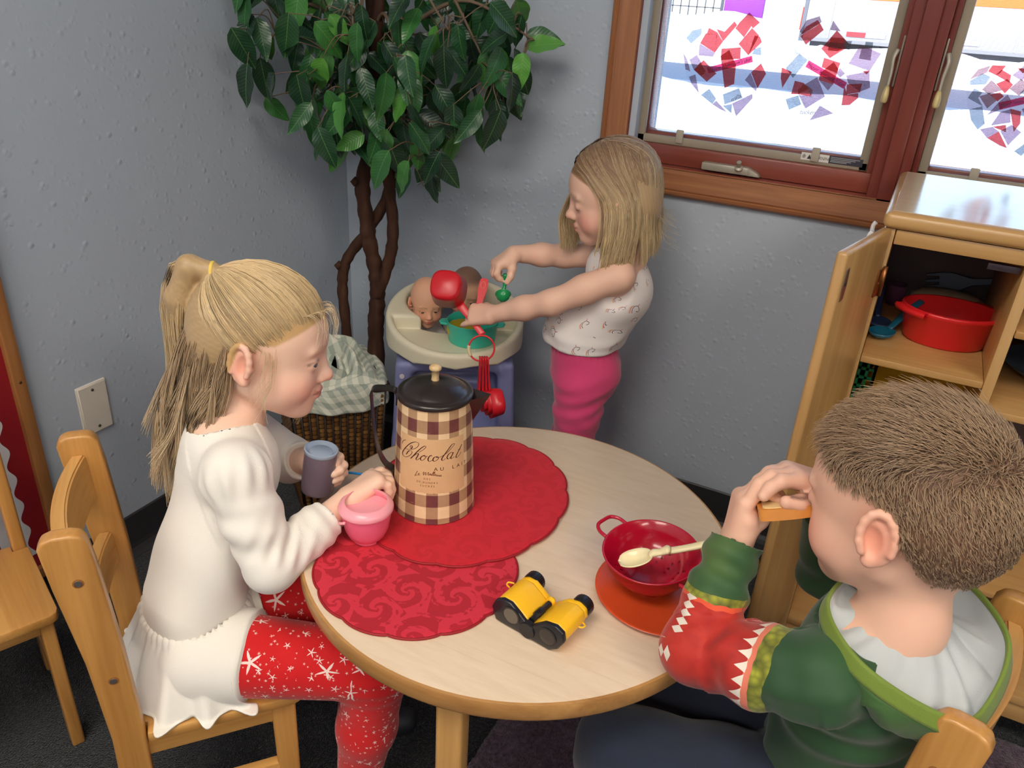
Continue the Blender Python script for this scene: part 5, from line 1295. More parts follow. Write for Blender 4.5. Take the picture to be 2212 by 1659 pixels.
    while len(spots) < 285:
        u = rng.uniform(-0.2, 0.42); z = rng.uniform(0.79, 1.48)
        if not inside(u, z + 0.0): continue
        core = len(spots) > 225
        if core and not (-0.06 < u < 0.17 and 0.90 < z < 1.16): continue
        if z < 1.19 or rng.rand() < 0.25:
            w = rng.uniform(-0.19, -0.06) if core else rng.uniform(-0.19, 0.10); spots.append((u, z, w, (rng.normal(0, 0.55), -1 + rng.normal(0, 0.4))))
    pet = [[] for _ in limbs]; nl = 0
    for (u, z, w, (du, dz)) in spots:
        base = P0 + E1 * u + EN * w + np.array([0, 0, z])
        if base[0] < 0.05 or base[1] > -0.05: 
            base = base - EN * 0.12
            if base[0] < 0.05: base[0] = 0.05
        ax = nrm(E1 * du + np.array([0, 0, dz]) + EN * rng.normal(0, 0.35))
        nn = nrm(-EN * 1.0 + E1 * rng.normal(0, 0.6) + np.array([0, 0, 0.35 + rng.normal(0, 0.4)]))
        nn = nrm(nn - ax * (nn @ ax)); yy = np.cross(nn, ax)
        tipp = base + ax * 0.08
        if tipp[0] < 0.012 or tipp[1] > -0.012: continue
        o = bpy.data.objects.new('leaf', shapes[nl % 4]); COL.objects.link(o); o.parent = t
        s = rng.uniform(0.85, 1.1)
        Mx = Matrix(((ax[0] * s, yy[0] * s, nn[0] * s, base[0] - O[0]), (ax[1] * s, yy[1] * s, nn[1] * s, base[1] - O[1]), (ax[2] * s, yy[2] * s, nn[2] * s, base[2] - O[2]), (0, 0, 0, 1)))
        o.matrix_local = Mx; nl += 1
        dd = [np.linalg.norm(Lp - base, axis=1) for Lp in limbs]
        k = int(np.argmin([d.min() for d in dd])); i = int(np.argmin(dd[k]))
        q = limbs[k][i]
        if np.linalg.norm(q - base) > 0.25: q = base - ax * 0.03 + np.array([0, 0, 0.02])
        mid = (q + base) / 2 + np.array([0, 0, 0.012]) + rng.normal(0, 0.006, 3)
        Pp = catmull([q, mid, base + ax * 0.002], 4) - O
        pet[k].append(tube_data(Pp, np.linspace(0.0016, 0.0009, len(Pp)), 5))
    mt = plain('twig', (112, 92, 74), 0.7)
    for k, Lp in enumerate(limbs):
        V, F = join_data([tube_data(Lp - O, np.linspace(0.0055, 0.0020, len(Lp)), 8)] + pet[k])
        mesh('branch', V, F, mt, t)
    # bare hanging twig ends
    for (u, z, w) in ((0.02, 0.90, -0.08), (-0.02, 0.91, -0.10), (0.16, 0.83, -0.09), (0.21, 0.83, -0.08), (0.40, 1.04, -0.1), (0.13, 0.97, -0.15)):
        a = tp(u, z + 0.06, w) - O; c = tp(u + rng.normal(0, .02), z, w) - O; d = tp(u + rng.normal(0, .03), z - 0.035, w) - O
        tube('twig', catmull([a, (a + c) / 2 + rng.normal(0, .006, 3), c, d], 4), np.linspace(0.0016, 0.0007, 13), mt, t, 5)
ficus()
# ------------------------------------------------------------------ wicker basket with gingham liner
BC = np.array([0.205, -0.360, 0.0]); BROT = math.atan2(0.776, 0.63)   # local x runs along the front face, local -y faces the room
def basket():
    t = empty('wicker_basket', tuple(BC), BROT, 'dark brown woven wicker basket at the foot of the tree', 'basket')
    md = plain('wicker_dark', (38, 26, 20), 0.6); H = 0.325
    h0, h1 = 0.098, 0.118
    # dark inner shell
    V = []; F = []
    for z, h in ((0.0, h0 - 0.004), (H, h1 - 0.004), (H, h1 - 0.012), (0.012, h0 - 0.012)):
        V += [(-h, -h, z), (h, -h, z), (h, h, z), (-h, h, z)]
    for k in range(3):
        for j in range(4): F.append((k * 4 + j, k * 4 + (j + 1) % 4, k * 4 + 4 + (j + 1) % 4, k * 4 + 4 + j))
    F += [(3, 2, 1, 0), (12, 13, 14, 15)]
    mesh('shell', V, F, md, t, False)
    b = NB('wicker_chip'); v = b.obj()
    oi = b.n('ShaderNodeObjectInfo').outputs['Random']
    c = b.ramp(oi, [(0.0, lin((92, 60, 28))), (0.5, lin((132, 92, 46))), (1.0, lin((164, 118, 64)))])
    c = b.mix(b.noise(b.mapping(v, (30, 400, 400)), 1.0, 3), c, lin((80, 50, 26)))
    mc = b.bsdf(c, 0.4, 0, 0.4, coat=0.15)
    # one bowed chip shape, shared by every piece
    bm = bmesh.new(); nu, nv = 5, 3; vs_ = {}
    for i in range(nu):
        for j in range(nv):
            x = -0.0068 + 0.0136 * i / (nu - 1); z = -0.0052 + 0.0104 * j / (nv - 1)
            y = -0.0045 * math.cos(x / 0.0068 * 1.25) - 0.001 * (1 - (z / 0.0052) ** 2)
            vs_[i, j] = bm.verts.new((x, y, z * (1 - 0.12 * abs(x / 0.0068))))
    for i in range(nu - 1):
        for j in range(nv - 1): bm.faces.new((vs_[i, j], vs_[i + 1, j], vs_[i + 1, j + 1], vs_[i, j + 1]))
    chip = bpy.data.meshes.new('wicker_strip'); bm.to_mesh(chip); bm.free(); chip.materials.append(mc)
    chip.polygons.foreach_set('use_smooth', np.ones(len(chip.polygons), bool))
    rng = random.Random(8); cols = 12; rows = 24
    for j in range(cols):
        for i in range(rows):
            z = 0.012 + (H - 0.03) * (i + 0.5 + 0.5 * (j % 2) * 0.6) / rows; h = h0 + (h1 - h0) * z / H
            if z > H - 0.02: continue
            x = (-1 + 2 * (j + 0.5) / cols) * h * 0.95
            o = bpy.data.objects.new('wicker_strip', chip); COL.objects.link(o); o.parent = t
            o.location = (x, -h + 0.002, z); o.rotation_euler = (math.radians(-4), 0, rng.uniform(-.06, .06)); o.scale = (rng.uniform(0.9, 1.05), 1, rng.uniform(0.9, 1.08))
    parts = []; cv = np.array([v.co[:] for v in chip.vertices]); cf = [tuple(p.vertices) for p in chip.polygons]
    for side in (1, 2, 3):
        a = side * PI / 2; Rm = np.array([[math.cos(a), -math.sin(a), 0], [math.sin(a), math.cos(a), 0], [0, 0, 1]])
        for j in range(cols):
            for i in range(rows - 1):
                z = 0.012 + (H - 0.03) * (i + 0.5) / rows; h = h0 + (h1 - h0) * z / H
                parts.append(((cv + [(-1 + 2 * (j + .5) / cols) * h * .95, -h + 0.002, z]) @ Rm.T, cf))
    V, F = join_data(parts); tag(mesh('side_weave', V, F, mc, t), kind='stuff')
    for j in range(cols + 1):
        x0 = (-1 + 2 * j / cols) * h0 * 0.95; x1 = (-1 + 2 * j / cols) * h1 * 0.95
        tube('stake', [(x0, -h0 - 0.0005, 0.0), (x1, -h1 - 0.0005, H)], 0.0028, md, t, 6)
    mr = plain('wicker_rim', (62, 40, 26), 0.5, bump=(80, .6))
    for z, h, r in ((H, h1, 0.009), (0.006, h0, 0.007)):
        P = []
        for k in range(4):
            a = k * PI / 2; 
            for q in np.linspace(-0.9, 0.9, 7): 
                x, y = q * h, -h
                P.append((x * math.cos(a) - y * math.sin(a), x * math.sin(a) + y * math.cos(a), z))
        tube('rim', np.array(P), r, mr, t, 10, closed=True)
basket()
def liner():
    t = empty('gingham_cloth', (BC[0], BC[1], 0.325), BROT, 'pale grey gingham cloth lining and draped over the wicker basket', 'cloth')
    b = NB('gingham_pale'); a = b.attr('uvw', 'Vector'); s = b.sep(a)
    st = lambda q: b.math('GREATER_THAN', b.math('FRACT', b.math('MULTIPLY', q, 1 / 0.028)), 0.5)
    x, y = st(s[0]), st(s[1])
    f = b.math('MULTIPLY', b.math('ADD', x, y), 0.5)
    nz = b.noise(b.obj(), 500, 2)
    c = b.mix(f, lin((222, 222, 206)), lin((158, 168, 156)))
    m = b.bsdf(c, 0.85, 0, 0.2, b.bump(nz, 0.2, 0.001), sheen=0.2)
    rng = np.random.RandomState(2)
    nth, nt_ = 140, 60; V = np.zeros((nth, nt_, 3)); U = np.zeros((nth, nt_, 3))
    def sq(th, h):
        c, s_ = np.cos(th), np.sin(th); k = h / max(abs(c), abs(s_)); k = 0.55 * k + 0.45 * h * 1.08
        return k * c, k * s_
    for i in range(nth):
        th = 2 * PI * i / nth
        for j in range(nt_):
            q = j / (nt_ - 1)
            # inner bunch (q 0..0.55), over the rim (0.6), hanging outside (0.6..1)
            front = 0.5 - 0.5 * math.sin(th)              # 1 at the room side (-y)
            if q < 0.62:
                r = 0.020 + (0.119 - 0.020) * (q / 0.62)
                x, y = sq(th, r)
                z = 0.012 + 0.050 * (1 - front) * math.sin(PI * min(1, q / 0.62)) + 0.018 * math.sin(q * 30 + 1.2 * math.sin(2 * th + 1)) * (0.35 + 0.65 * (1 - q)) + 0.012 * math.sin(3 * th + q * 9)
                z = z * (1 - (q / 0.62) ** 6) + 0.014 * (q / 0.62) ** 6
            else:
                k = (q - 0.62) / 0.38
                hang = 0.020 + 0.055 * front * (0.7 + 0.3 * math.sin(th * 1.0 + 2.2))
                r = 0.119 + 0.012 * math.sin(min(1, k * 2.5) * PI / 2) + 0.004 * math.sin(11 * th + 2) * k
                x, y = sq(th, r); z = 0.014 + 0.004 * math.sin(k * PI) - hang * max(0, k - 0.12)
            V[i, j] = (x, y, z); U[i, j] = (x * 1.0 + 0.05 * math.sin(q * 3), y + (q > .62) * (q - .62) * 0.18, z)
    thicken(mesh('cloth', V.reshape(-1, 3), grid_faces(nth, nt_, True), m, t, True, attrs={'uvw': U.reshape(-1, 3)}), 0.0016)
liner()
# ------------------------------------------------------------------ toy high chair
HC = np.array([0.462, -0.186, 0.0]); HF = nrm((0.53, -0.85, 0)); HS = np.array([-HF[1], HF[0], 0])  # front and left directions
def high_chair():
    t = empty('toy_high_chair', tuple(HC), 0, 'toy high chair with cream tray and lavender base between tree and girl', 'toy high chair')
    mc = plain('tray_cream', (226, 218, 192), 0.38, var=0.03, sss=0.05); ml = plain('base_lavender', (128, 132, 178), 0.4, var=0.04)
    S = SDF(); Rr = 0.168
    Rot = np.stack([HF, HS, np.array([0, 0, 1.0])], 1)
    up = np.array([0, 0, 1.0])
    # outer tub: rounded cylinder with a slanted top, higher at the back
    def cyl(c, r, z0, z1, rd, sq=1.0):
        c = np.array(c, float)
        def fn(P):
            q = P - c; a = q @ HF; bb = (q @ HS) * sq
            rad = np.sqrt(a * a + bb * bb) - (r - rd); zz = np.abs(q[:, 2] - (z0 + z1) / 2) - ((z1 - z0) / 2 - rd)
            return np.sqrt(np.maximum(rad, 0) ** 2 + np.maximum(zz, 0) ** 2) + np.minimum(np.maximum(rad, zz), 0) - rd
        return fn
    S.fn(cyl((0, 0, 0), Rr, 0.395, 0.56, 0.012), (0, 0, 0.46), 0.3)
    nsl = nrm(np.array([0, 0, 1.0]) + 0.24 * HF)
    S.half(np.array([0, 0, 0.466]) + HF * 0.10, nsl, 0.012)
    def flatfront(P):      # the front half of the rim is level
        return P[:, 2] - np.where((P @ HF) > -0.02, 0.470, 0.9)
    # seat well for the dolls
    S.fn(cyl(-HF * 0.060, 0.098, 0.30, 0.70, 0.020, 0.82), (0, 0, 0.45), 0.4, 0.014, 's')
    # tray recess
    def tray(P):
        a = P @ HF; bb = P @ HS
        rad = np.sqrt((a + 0.0) ** 2 + bb ** 2) - 0.150
        d = np.maximum(np.maximum(rad, 0.452 - P[:, 2]), -(a - 0.018))
        return d
    S.fn(tray, (0, 0, 0.45), 0.4, 0.012, 's')
    # scalloped lower edge of the skirt
    def under(P):
        a = np.arctan2(P @ HS, P @ HF); r = np.sqrt(P[:, 0] ** 2 + P[:, 1] ** 2)
        zl = 0.414 + 0.006 * np.abs(np.sin(a * 5.0)) + 0.035 * sstep(0.6, -1.0, np.cos(a))
        return np.maximum(P[:, 2] - zl, -0.2 - P[:, 2])
    S.fn(under, (0, 0, 0.40), 0.4, 0.004, 's')
    V, Q = S.mesh(0.0032, 1)
    mesh('tray', V, Q, mc, t)
    # lavender base
    B = SDF()
    def wb(c, h, r=0.012, k=0.02, op='u', tilt=0.0):
        c = HF * c[0] + HS * c[1] + up * c[2]
        Rt = Rot if not tilt else Rot @ np.array([[1, 0, 0], [0, math.cos(tilt), -math.sin(tilt)], [0, math.sin(tilt), math.cos(tilt)]])
        B.rbox(c, h, Rt, r, k, op)
    for s in (-1, 1):
        wb((-0.01, s * 0.130, 0.205), (0.125, 0.020, 0.200), tilt=s * 0.05)
        wb((0.085, s * 0.122, 0.10), (0.030, 0.022, 0.10))
    wb((-0.02, 0, 0.30), (0.05, 0.125, 0.10)); wb((-0.115, 0, 0.22), (0.015, 0.125, 0.20))
    wb((0.062, 0, 0.165), (0.055, 0.120, 0.013)); wb((0.030, 0, 0.24), (0.018, 0.120, 0.09))
    wb((0.0, 0, 0.395), (0.115, 0.115, 0.014))
    wb((0.05, 0, 0.02), (0.08, 0.085, 0.06), op='s')
    B.half((0, 0, 0.0005), (0, 0, -1), 0.002)
    V, Q = B.mesh(0.0045, 1)
    mesh('base', V, Q, ml, t)
    p = HF * 0.118 + HS * -0.125 + up * 0.372
    lathe('bolt', [(0, 0), (0.006, 0), (0.0055, 0.003), (0, 0.004)], plain('bolt_white', (206, 200, 204), .4), t, 18, loc=tuple(p), rot=(PI / 2, 0, math.atan2(HF[1], HF[0]) + PI / 2))
high_chair()
def teal_pot():
    c = np.array([0.536, -0.232, 0.4525])
    t = empty('toy_saucepan', tuple(c), 0, 'teal plastic toy pot standing on the high chair tray', 'toy pot')
    m = plain('pot_teal', (62, 204, 178), 0.35, sss=0.08)
    lathe('pot', [(0, 0), (0.053, 0), (0.0555, 0.003), (0.0595, 0.048), (0.0605, 0.050), (0.0590, 0.0515), (0.0575, 0.049), (0.054, 0.005), (0, 0.004)], m, t, 64)
    a = math.atan2(0.45, 0.88)
    for k, aa in ((0, a), (1, a + PI)):
        ca, sa = math.cos(aa), math.sin(aa)
        prism('lug', [(0.057, -0.018), (0.074, -0.013), (0.078, 0), (0.074, 0.013), (0.057, 0.018)], 0.006, m, t, 0.002, 2, 'xy', 0.040, rot=(0, 0, aa))
    y = lathe('toy_lemon_half', [(0, 0.0), (0.022, 0.002), (0.034, 0.014), (0.036, 0.026), (0.030, 0.036), (0.015, 0.043), (0, 0.045)], plain('toy_mustard', (206, 182, 34), 0.4), None, 40, loc=(0.516, -0.246, 0.4570))
    tag(y, 'mustard yellow toy fruit sitting inside the teal pot', 'toy food')
teal_pot()
# ------------------------------------------------------------------ people: shared builders
def head(S, fr, s=1.0, eye='open', smile=0.0, ears=True, neck=(-0.033, -0.120)):
    """child's head in frame fr (x = forward, y = left, z = up)"""
    def L(x, y, z): return fr(x * s, y * s, z * s)
    R = fr.R
    def E(c, r, k=0.01, op='u', rot=None): S.ell(L(*c), np.array(r) * s, R if rot is None else R @ rot, k * s, op)
    def Bl(c, r, k=0.01, op='u'): S.ball(L(*c), r * s, k * s, op)
    def Cn(a, b, ra, rb, k=0.01, op='u'): S.cone(L(*a), L(*b), ra * s, rb * s, k * s, op)
    E((-0.010, 0, 0.030), (0.092, 0.073, 0.083))
    E((-0.050, 0, 0.000), (0.050, 0.058, 0.055), 0.03)
    E((0.033, 0, 0.022), (0.050, 0.060, 0.056), 0.025)
    E((0.030, 0, -0.030), (0.053, 0.056, 0.058), 0.025)
    for y in (-1, 1):
        Bl((0.046, y * 0.031, -0.040), 0.029, 0.02)
        Cn((0.002, y * 0.047, -0.045), (0.054, y * 0.012, -0.080), 0.017, 0.016, 0.02)
        if smile: Bl((0.060, y * 0.032, -0.034), 0.019, 0.014)
    Bl((0.064, 0, -0.080), 0.0165, 0.015)
    Bl((0.070, 0, -0.053), 0.0182, 0.012)
    # nose
    Cn((0.080, 0, 0.002), (0.092, 0, -0.024), 0.0072, 0.0088, 0.010)
    Bl((0.0945, 0, -0.0255), 0.0092, 0.006)
    for y in (-1, 1):
        Bl((0.0880, y * 0.0092, -0.0300), 0.0062, 0.006)
        Bl((0.0925, y * 0.0050, -0.0345), 0.0024, 0.003, 's')
        E((0.0765, y * 0.027, 0.0180), (0.006, 0.016, 0.005), 0.012)
        Bl((0.0985, y * 0.029, -0.002), 0.0165, 0.012, 's')
        Bl((0.0712, y * 0.0285, -0.003), 0.0136, 0.004)
        if eye == 'open':
            E((0.0900, y * 0.0300, -0.0032), (0.014, 0.0105, 0.0036), 0.0015, 's')
        else:
            E((0.0880, y * 0.0295, -0.0085), (0.008, 0.0100, 0.0010), 0.0015, 's')
    # lips
    E((0.0856, 0, -0.0500), (0.0058, 0.0150, 0.0040), 0.004)
    E((0.0846, 0, -0.0585), (0.0058, 0.0125, 0.0046), 0.004)
    q = 0.0085 * smile
    for y in (-1, 1):
        Cn((0.0945, 0, -0.0545), (0.0880 - 0.006 * smile, y * (0.0140 + 0.007 * smile), -0.0540 + q * 0.6), 0.0011, 0.0013, 0.002, 's')
        if smile: Bl((0.0800, y * 0.0245, -0.0480 + q * 0.4), 0.0034, 0.005, 's')
    if ears:
        for y in (-1, 1):
            a = 0.38 * y
            rot = np.array([[math.cos(a), -math.sin(a), 0], [math.sin(a), math.cos(a), 0], [0, 0, 1]])
            E((-0.010, y * 0.0740, -0.008), (0.0170, 0.0055, 0.0270), 0.006, rot=rot)
            E((-0.006, y * 0.0815, -0.009), (0.0105, 0.0066, 0.0165), 0.004, 's', rot=rot)
            pts = []
            for an in np.linspace(-35, 215, 11):
                r_ = math.radians(an); ex, ez = 0.0155 * math.cos(r_), 0.0255 * math.sin(r_)
                ex = -ex; off = np.array([[math.cos(a), -math.sin(a)], [math.sin(a), math.cos(a)]]) @ np.array([ex, y * 0.003])
                pts.append((-0.010 + off[0], y * 0.0755 + off[1], -0.005 + ez))
            pts = pts[::-1]
            for i in range(len(pts) - 1): Cn(pts[i], pts[i + 1], 0.0040, 0.0040, 0.003)
            Bl((0.0035, y * 0.0735, -0.013), 0.0046, 0.004)
            Bl((-0.003, y * 0.0745, -0.0310), 0.0068, 0.006)
    Cn((-0.018, 0, -0.045), (neck[0], 0, neck[1]), 0.039, 0.035, 0.03)
def hand(S, W, fwd, palm, side, curl, spread=0.10, thumb=(0.7, 0.5, 0.3), s=1.0, lens=None, tcurl=(0.25, 0.3)):
    """hand with palm, four fingers and thumb. W wrist; fwd wrist->knuckles; palm = direction the palm faces; side +1 right, -1 left.
    curl = four (a1,a2,a3) bends in radians, index first; thumb = direction weights (forward, out, palm)"""
    f = nrm(fwd); p = np.array(palm, float); p = nrm(p - f * (p @ f)); lat = np.cross(f, p) * side
    W = np.array(W, float); tips = {}
    pl = 0.050 * s
    # palm: a flattened slab plus heel of the thumb
    for o, w in ((-0.014, 0.0), (-0.005, 0.0), (0.005, 0.0), (0.014, 0.0)):
        S.cone(W + f * 0.006 * s + lat * (-o) * 0.75 * s, W + f * (pl - 0.003 * abs(o) / 0.014 * s) - lat * o * s * 1.15, 0.0125 * s, 0.0098 * s, 0.010 * s)
    S.cone(W + f * 0.010 * s + lat * 0.010 * s + p * 0.004 * s, W + f * 0.030 * s + lat * 0.018 * s + p * 0.006 * s, 0.011 * s, 0.010 * s, 0.010 * s)
    L = lens or [0.042, 0.047, 0.043, 0.034]
    offs = [0.0185, 0.0062, -0.0062, -0.0175]
    for i in range(4):
        base = W + f * (pl - [0.001, -0.002, 0.0, 0.005][i] * s) + lat * offs[i] * s
        a = 0.0; d0 = nrm(f + lat * spread * (1.5 - i) * 0.6)
        q = base; rr = [0.0078, 0.0074, 0.0068, 0.0060]; seg = [0.44, 0.31, 0.25]
        if i == 3: rr = [x * 0.88 for x in rr]
        pts = [base - d0 * 0.012 * s]; rs = [rr[0] * s]
        pts.append(base); rs.append(rr[0] * s)
        for j in range(3):
            a += curl[i][j]
            d = d0 * math.cos(a) + p * math.sin(a)
            q = q + d * L[i] * seg[j] * s; pts.append(q); rs.append(rr[j + 1] * s)
        S.chain(pts, rs, 0.0030 * s); tips[i] = q
        tips['d%d' % i] = d
    tb = W + f * 0.014 * s + lat * 0.014 * s + p * 0.004 * s
    td = nrm(f * thumb[0] + lat * thumb[1] + p * thumb[2])
    q1 = tb + td * 0.022 * s
    td2 = nrm(td + (f - lat * 0.8) * tcurl[0]); q2 = q1 + td2 * 0.018 * s
    td3 = nrm(td2 + (f - lat * 0.8) * tcurl[1]); q3 = q2 + td3 * 0.014 * s
    S.chain([tb, q1, q2, q3], [0.0115 * s, 0.0092 * s, 0.0084 * s, 0.0070 * s], 0.005 * s); tips['t'] = q3; tips['td'] = td3
    return tips
def skin_mat(name):
    b = NB(name); v = b.obj()
    c = b.attr('col'); c = b.mix(b.math('MULTIPLY', b.noise(v, 45, 3), 0.10), c, lin((232, 140, 112)))
    return b.bsdf(c, 0.48, 0, 0.35, b.bump(b.noise(v, 420, 2), 0.05, 0.001), sss=0.12, sss_r=(1.0, 0.4, 0.25))
MSKIN = skin_mat('skin')
def ga(P, c, r):
    return np.exp(-(((P - np.array(c)) / np.array(r)) ** 2).sum(1))
def skin_col(V, fr, s, base=(236, 184, 152), blush=0.5, brow=(170, 130, 92), lip=(206, 108, 104), hairc=None, hairmask=None, eye='open'):
    q = fr.inv(V) / s; C_ = np.tile(np.array(lin(base)), (len(V), 1))
    def bl(w, col):
        nonlocal C_
        C_ = C_ * (1 - w[:, None]) + np.array(lin(col)) * w[:, None]
    near = np.linalg.norm(q - np.array([0, 0, -0.01]), axis=1) < 0.135
    for y in (-1, 1):
        bl(near * blush * ga(q, (0.062, y * 0.040, -0.036), (0.03, 0.022, 0.020)), (232, 128, 116))
        bl(near * 0.55 * ga(q, (-0.010, y * 0.078, -0.008), (0.02, 0.012, 0.03)), (226, 126, 104))
        bx = q[:, 1] * y
        zc = 0.0225 - 9.0 * (bx - 0.024) ** 2
        bl(near * (q[:, 0] > 0.05) * (bx > 0.010) * (bx < 0.044) * np.exp(-((q[:, 2] - zc) / 0.0028) ** 2) * 0.55, brow)
        # lash lines and a pinker tint at the lids
        if eye == 'open':
            e = np.sqrt(((bx - 0.030) / 0.0125) ** 2 + ((q[:, 2] + 0.0015) / 0.0052) ** 2)
            bl(near * (q[:, 0] > 0.06) * (q[:, 2] > -0.003) * np.exp(-((e - 1.0) / 0.18) ** 2) * 0.7, (96, 66, 52))
        else:
            zl = -0.0085 - 14.0 * (bx - 0.0295) ** 2 * -1 - 0.001
            bl(near * (q[:, 0] > 0.06) * (np.abs(bx - 0.0295) < 0.0115) * np.exp(-((q[:, 2] - zl) / 0.0019) ** 2) * 0.85, (84, 58, 50))
            bl(near * (q[:, 0] > 0.06) * 0.35 * ga(q, (0.083, y * 0.0295, -0.001), (0.02, 0.012, 0.007)), (214, 140, 124))
    bl(near * 0.45 * ga(q, (0.100, 0, -0.027), (0.012, 0.012, 0.010)), (236, 140, 122))
    lipw = np.maximum(ga(q, (0.092, 0, -0.0500), (0.02, 0.0125, 0.0038)), ga(q, (0.092, 0, -0.0585), (0.02, 0.0110, 0.0042)))
    bl(near * (q[:, 0] > 0.07) * np.clip(lipw * 1.5, 0, 1) * 0.85, lip)
    bl(near * (q[:, 0] > 0.07) * (np.abs(q[:, 1]) < 0.017) * np.exp(-((q[:, 2] + 0.0542) / 0.0014) ** 2) * 0.75, (120, 52, 50))
    if hairmask is not None:
        bl(hairmask(q), hairc)
    return np.concatenate([C_, np.ones((len(V), 1))], 1)
def close_faces(V, Q):
    a, b, c, d = (V[Q[:, i]] for i in range(4))
    vol = (np.einsum('ij,ij->i', a, np.cross(b, c)) + np.einsum('ij,ij->i', a, np.cross(c, d))).sum()
    return Q if vol > 0 else Q[:, ::-1]
def skin_mesh(name, S, parent, O, h, colf, project=1):
    V, Q = S.mesh(h, project); Q = close_faces(V, Q)
    mesh(name, V - O, Q, MSKIN, parent, True, attrs={'col': colf(V)})
    return V, vnormals(V, Q)
def strands_data(P, r0, r1, sides=3):
    """P: (S,N,3) paths -> thin tapering tubes"""
    P = np.asarray(P, float); S_, N = P.shape[:2]
    T = np.gradient(P, axis=1); T /= np.linalg.norm(T, axis=2)[..., None] + 1e-12
    ref = np.where(np.abs(T[..., 2:3]) < 0.9, np.array([0, 0, 1.0]), np.array([1.0, 0, 0]))
    A = np.cross(T, ref); A /= np.linalg.norm(A, axis=2)[..., None] + 1e-12; B = np.cross(T, A)
    t = np.linspace(0, 1, N); r = r0 + (r1 - r0) * t ** 1.5
    if np.ndim(r0): r = np.asarray(r0)[:, None] * (1 - t ** 2 * 0.85)[None]
    r = np.broadcast_to(r, (S_, N))
    ang = np.arange(sides) * 2 * PI / sides
    V = P[:, :, None, :] + r[:, :, None, None] * (A[:, :, None, :] * np.cos(ang)[None, None, :, None] + B[:, :, None, :] * np.sin(ang)[None, None, :, None])
    idx = np.arange(S_ * N * sides).reshape(S_, N, sides)
    a = idx[:, :-1, :]; b = np.roll(idx, -1, 2)[:, :-1, :]; c = np.roll(idx, -1, 2)[:, 1:, :]; d = idx[:, 1:, :]
    return V.reshape(-1, 3), np.stack([a, b, c, d], -1).reshape(-1, 4)
def hair_mat(name, rough=0.38):
    b = NB(name); c = b.attr('col')
    return b.bsdf(c, rough, 0, 0.45, None, sheen=0.12)
MHAIR = hair_mat('hair')
def strand_cols(S_, N, sides, root, tip, rng, jit=0.16, streak=None):
    k = rng.rand(S_, 1, 1); t = np.linspace(0, 1, N)[None, :, None]
    r_, t_ = np.array(lin(root)), np.array(lin(tip))
    base = r_ + (t_ - r_) * np.clip(t * 1.0 + (k - 0.5) * 0.5, 0, 1)
    base = base * (1 + jit * (rng.rand(S_, 1, 1) - 0.5) * 2)
    c = np.concatenate([base, np.ones((S_, N, 1))], 2)
    return np.repeat(c[:, :, None, :], sides, 2).reshape(-1, 4)
def hair_obj(name, parent, O, groups, cap=None, cap_col=None):
    """groups: list of (P, r0, r1, root, tip); cap: (V,Q) smooth under-layer"""
    rng = np.random.RandomState(7); Vs, Qs, Cs = [], [], []; off = 0
    for P, r0, r1, root, tip in groups:
        V, Q = strands_data(P, r0, r1); Vs.append(V); Qs.append(Q + off); off += len(V)
        Cs.append(strand_cols(P.shape[0], P.shape[1], 3, root, tip, rng))
    if cap is not None:
        Vs.append(cap[0]); Qs.append(cap[1] + off); Cs.append(cap_col)
    return mesh(name, np.vstack(Vs) - O, np.vstack(Qs), MHAIR, parent, True, attrs={'col': np.vstack(Cs)})
def resample(P, n):
    P = np.asarray(P); d = np.r_[0, np.cumsum(np.linalg.norm(np.diff(P, axis=0), axis=1))]; d /= d[-1]
    return np.stack([np.interp(np.linspace(0, 1, n), d, P[:, k]) for k in range(3)], 1)
SC_C = np.array([-0.010, 0, 0.030]); SC_R = np.array([0.0935, 0.0745, 0.0845])
def to_scalp(q, lift=0.0):
    """push head-local points (unscaled) out onto the scalp ellipsoid"""
    d = (q - SC_C) / SC_R; n = np.linalg.norm(d, axis=-1, keepdims=True)
    return SC_C + d / np.maximum(n, 1e-6) * SC_R * (1 + np.asarray(lift)[..., None] if np.ndim(lift) else 1 + lift)
def eyeballs(parent, fr, s, O, look=(0, 0), iris=(96, 120, 140)):
    for y in (-1, 1):
        b = NB('eyeball'); v = b.obj(); sp = b.sep(v)
        r = b.math('SQRT', b.math('ADD', b.math('MULTIPLY', sp[1], sp[1]), b.math('MULTIPLY', sp[2], sp[2])))
        c = b.ramp(b.math('DIVIDE', r, 0.012), [(0.0, (0.01, 0.01, 0.012)), (0.20, (0.01, 0.01, 0.012)), (0.24, lin(iris)), (0.46, tuple(x * 0.6 for x in lin(iris))), (0.50, lin((60, 60, 66))), (0.53, lin((232, 226, 222))), (1.0, lin((226, 214, 208)))])
        m = b.bsdf(c, 0.08, 0, 0.5)
        V, F = lathe_data([(0.0122 * math.sin(t), 0.0122 * math.cos(t)) for t in np.linspace(0.001, PI - 0.001, 17)], 28)
        o = mesh('eye', np.array([(z, x, y_) for x, y_, z in V]) * s, F, m, parent)
        d = fr.R @ nrm((1.0, look[0], look[1]))
        g = Fr(fr(0.0712 * s, y * 0.0285 * s, -0.003 * s), d, fr.z)
        Mx = Matrix.Identity(4)
        for i in range(3):
            for j in range(3): Mx[i][j] = g.R[i, j]
            Mx[i][3] = g.o[i] - O[i]
        o.matrix_local = Mx
def outside(P, lift, upto=None):
    """keep head-local strand points outside the scalp"""
    d = (P - SC_C) / SC_R; n = np.linalg.norm(d, axis=-1, keepdims=True)
    k = np.maximum(1.0, (1 + lift) / np.maximum(n, 1e-6))
    return SC_C + d * k * SC_R
def locks(rng, n, per):
    """parameters that cluster strands into locks: returns lock index"""
    return np.arange(n) // per
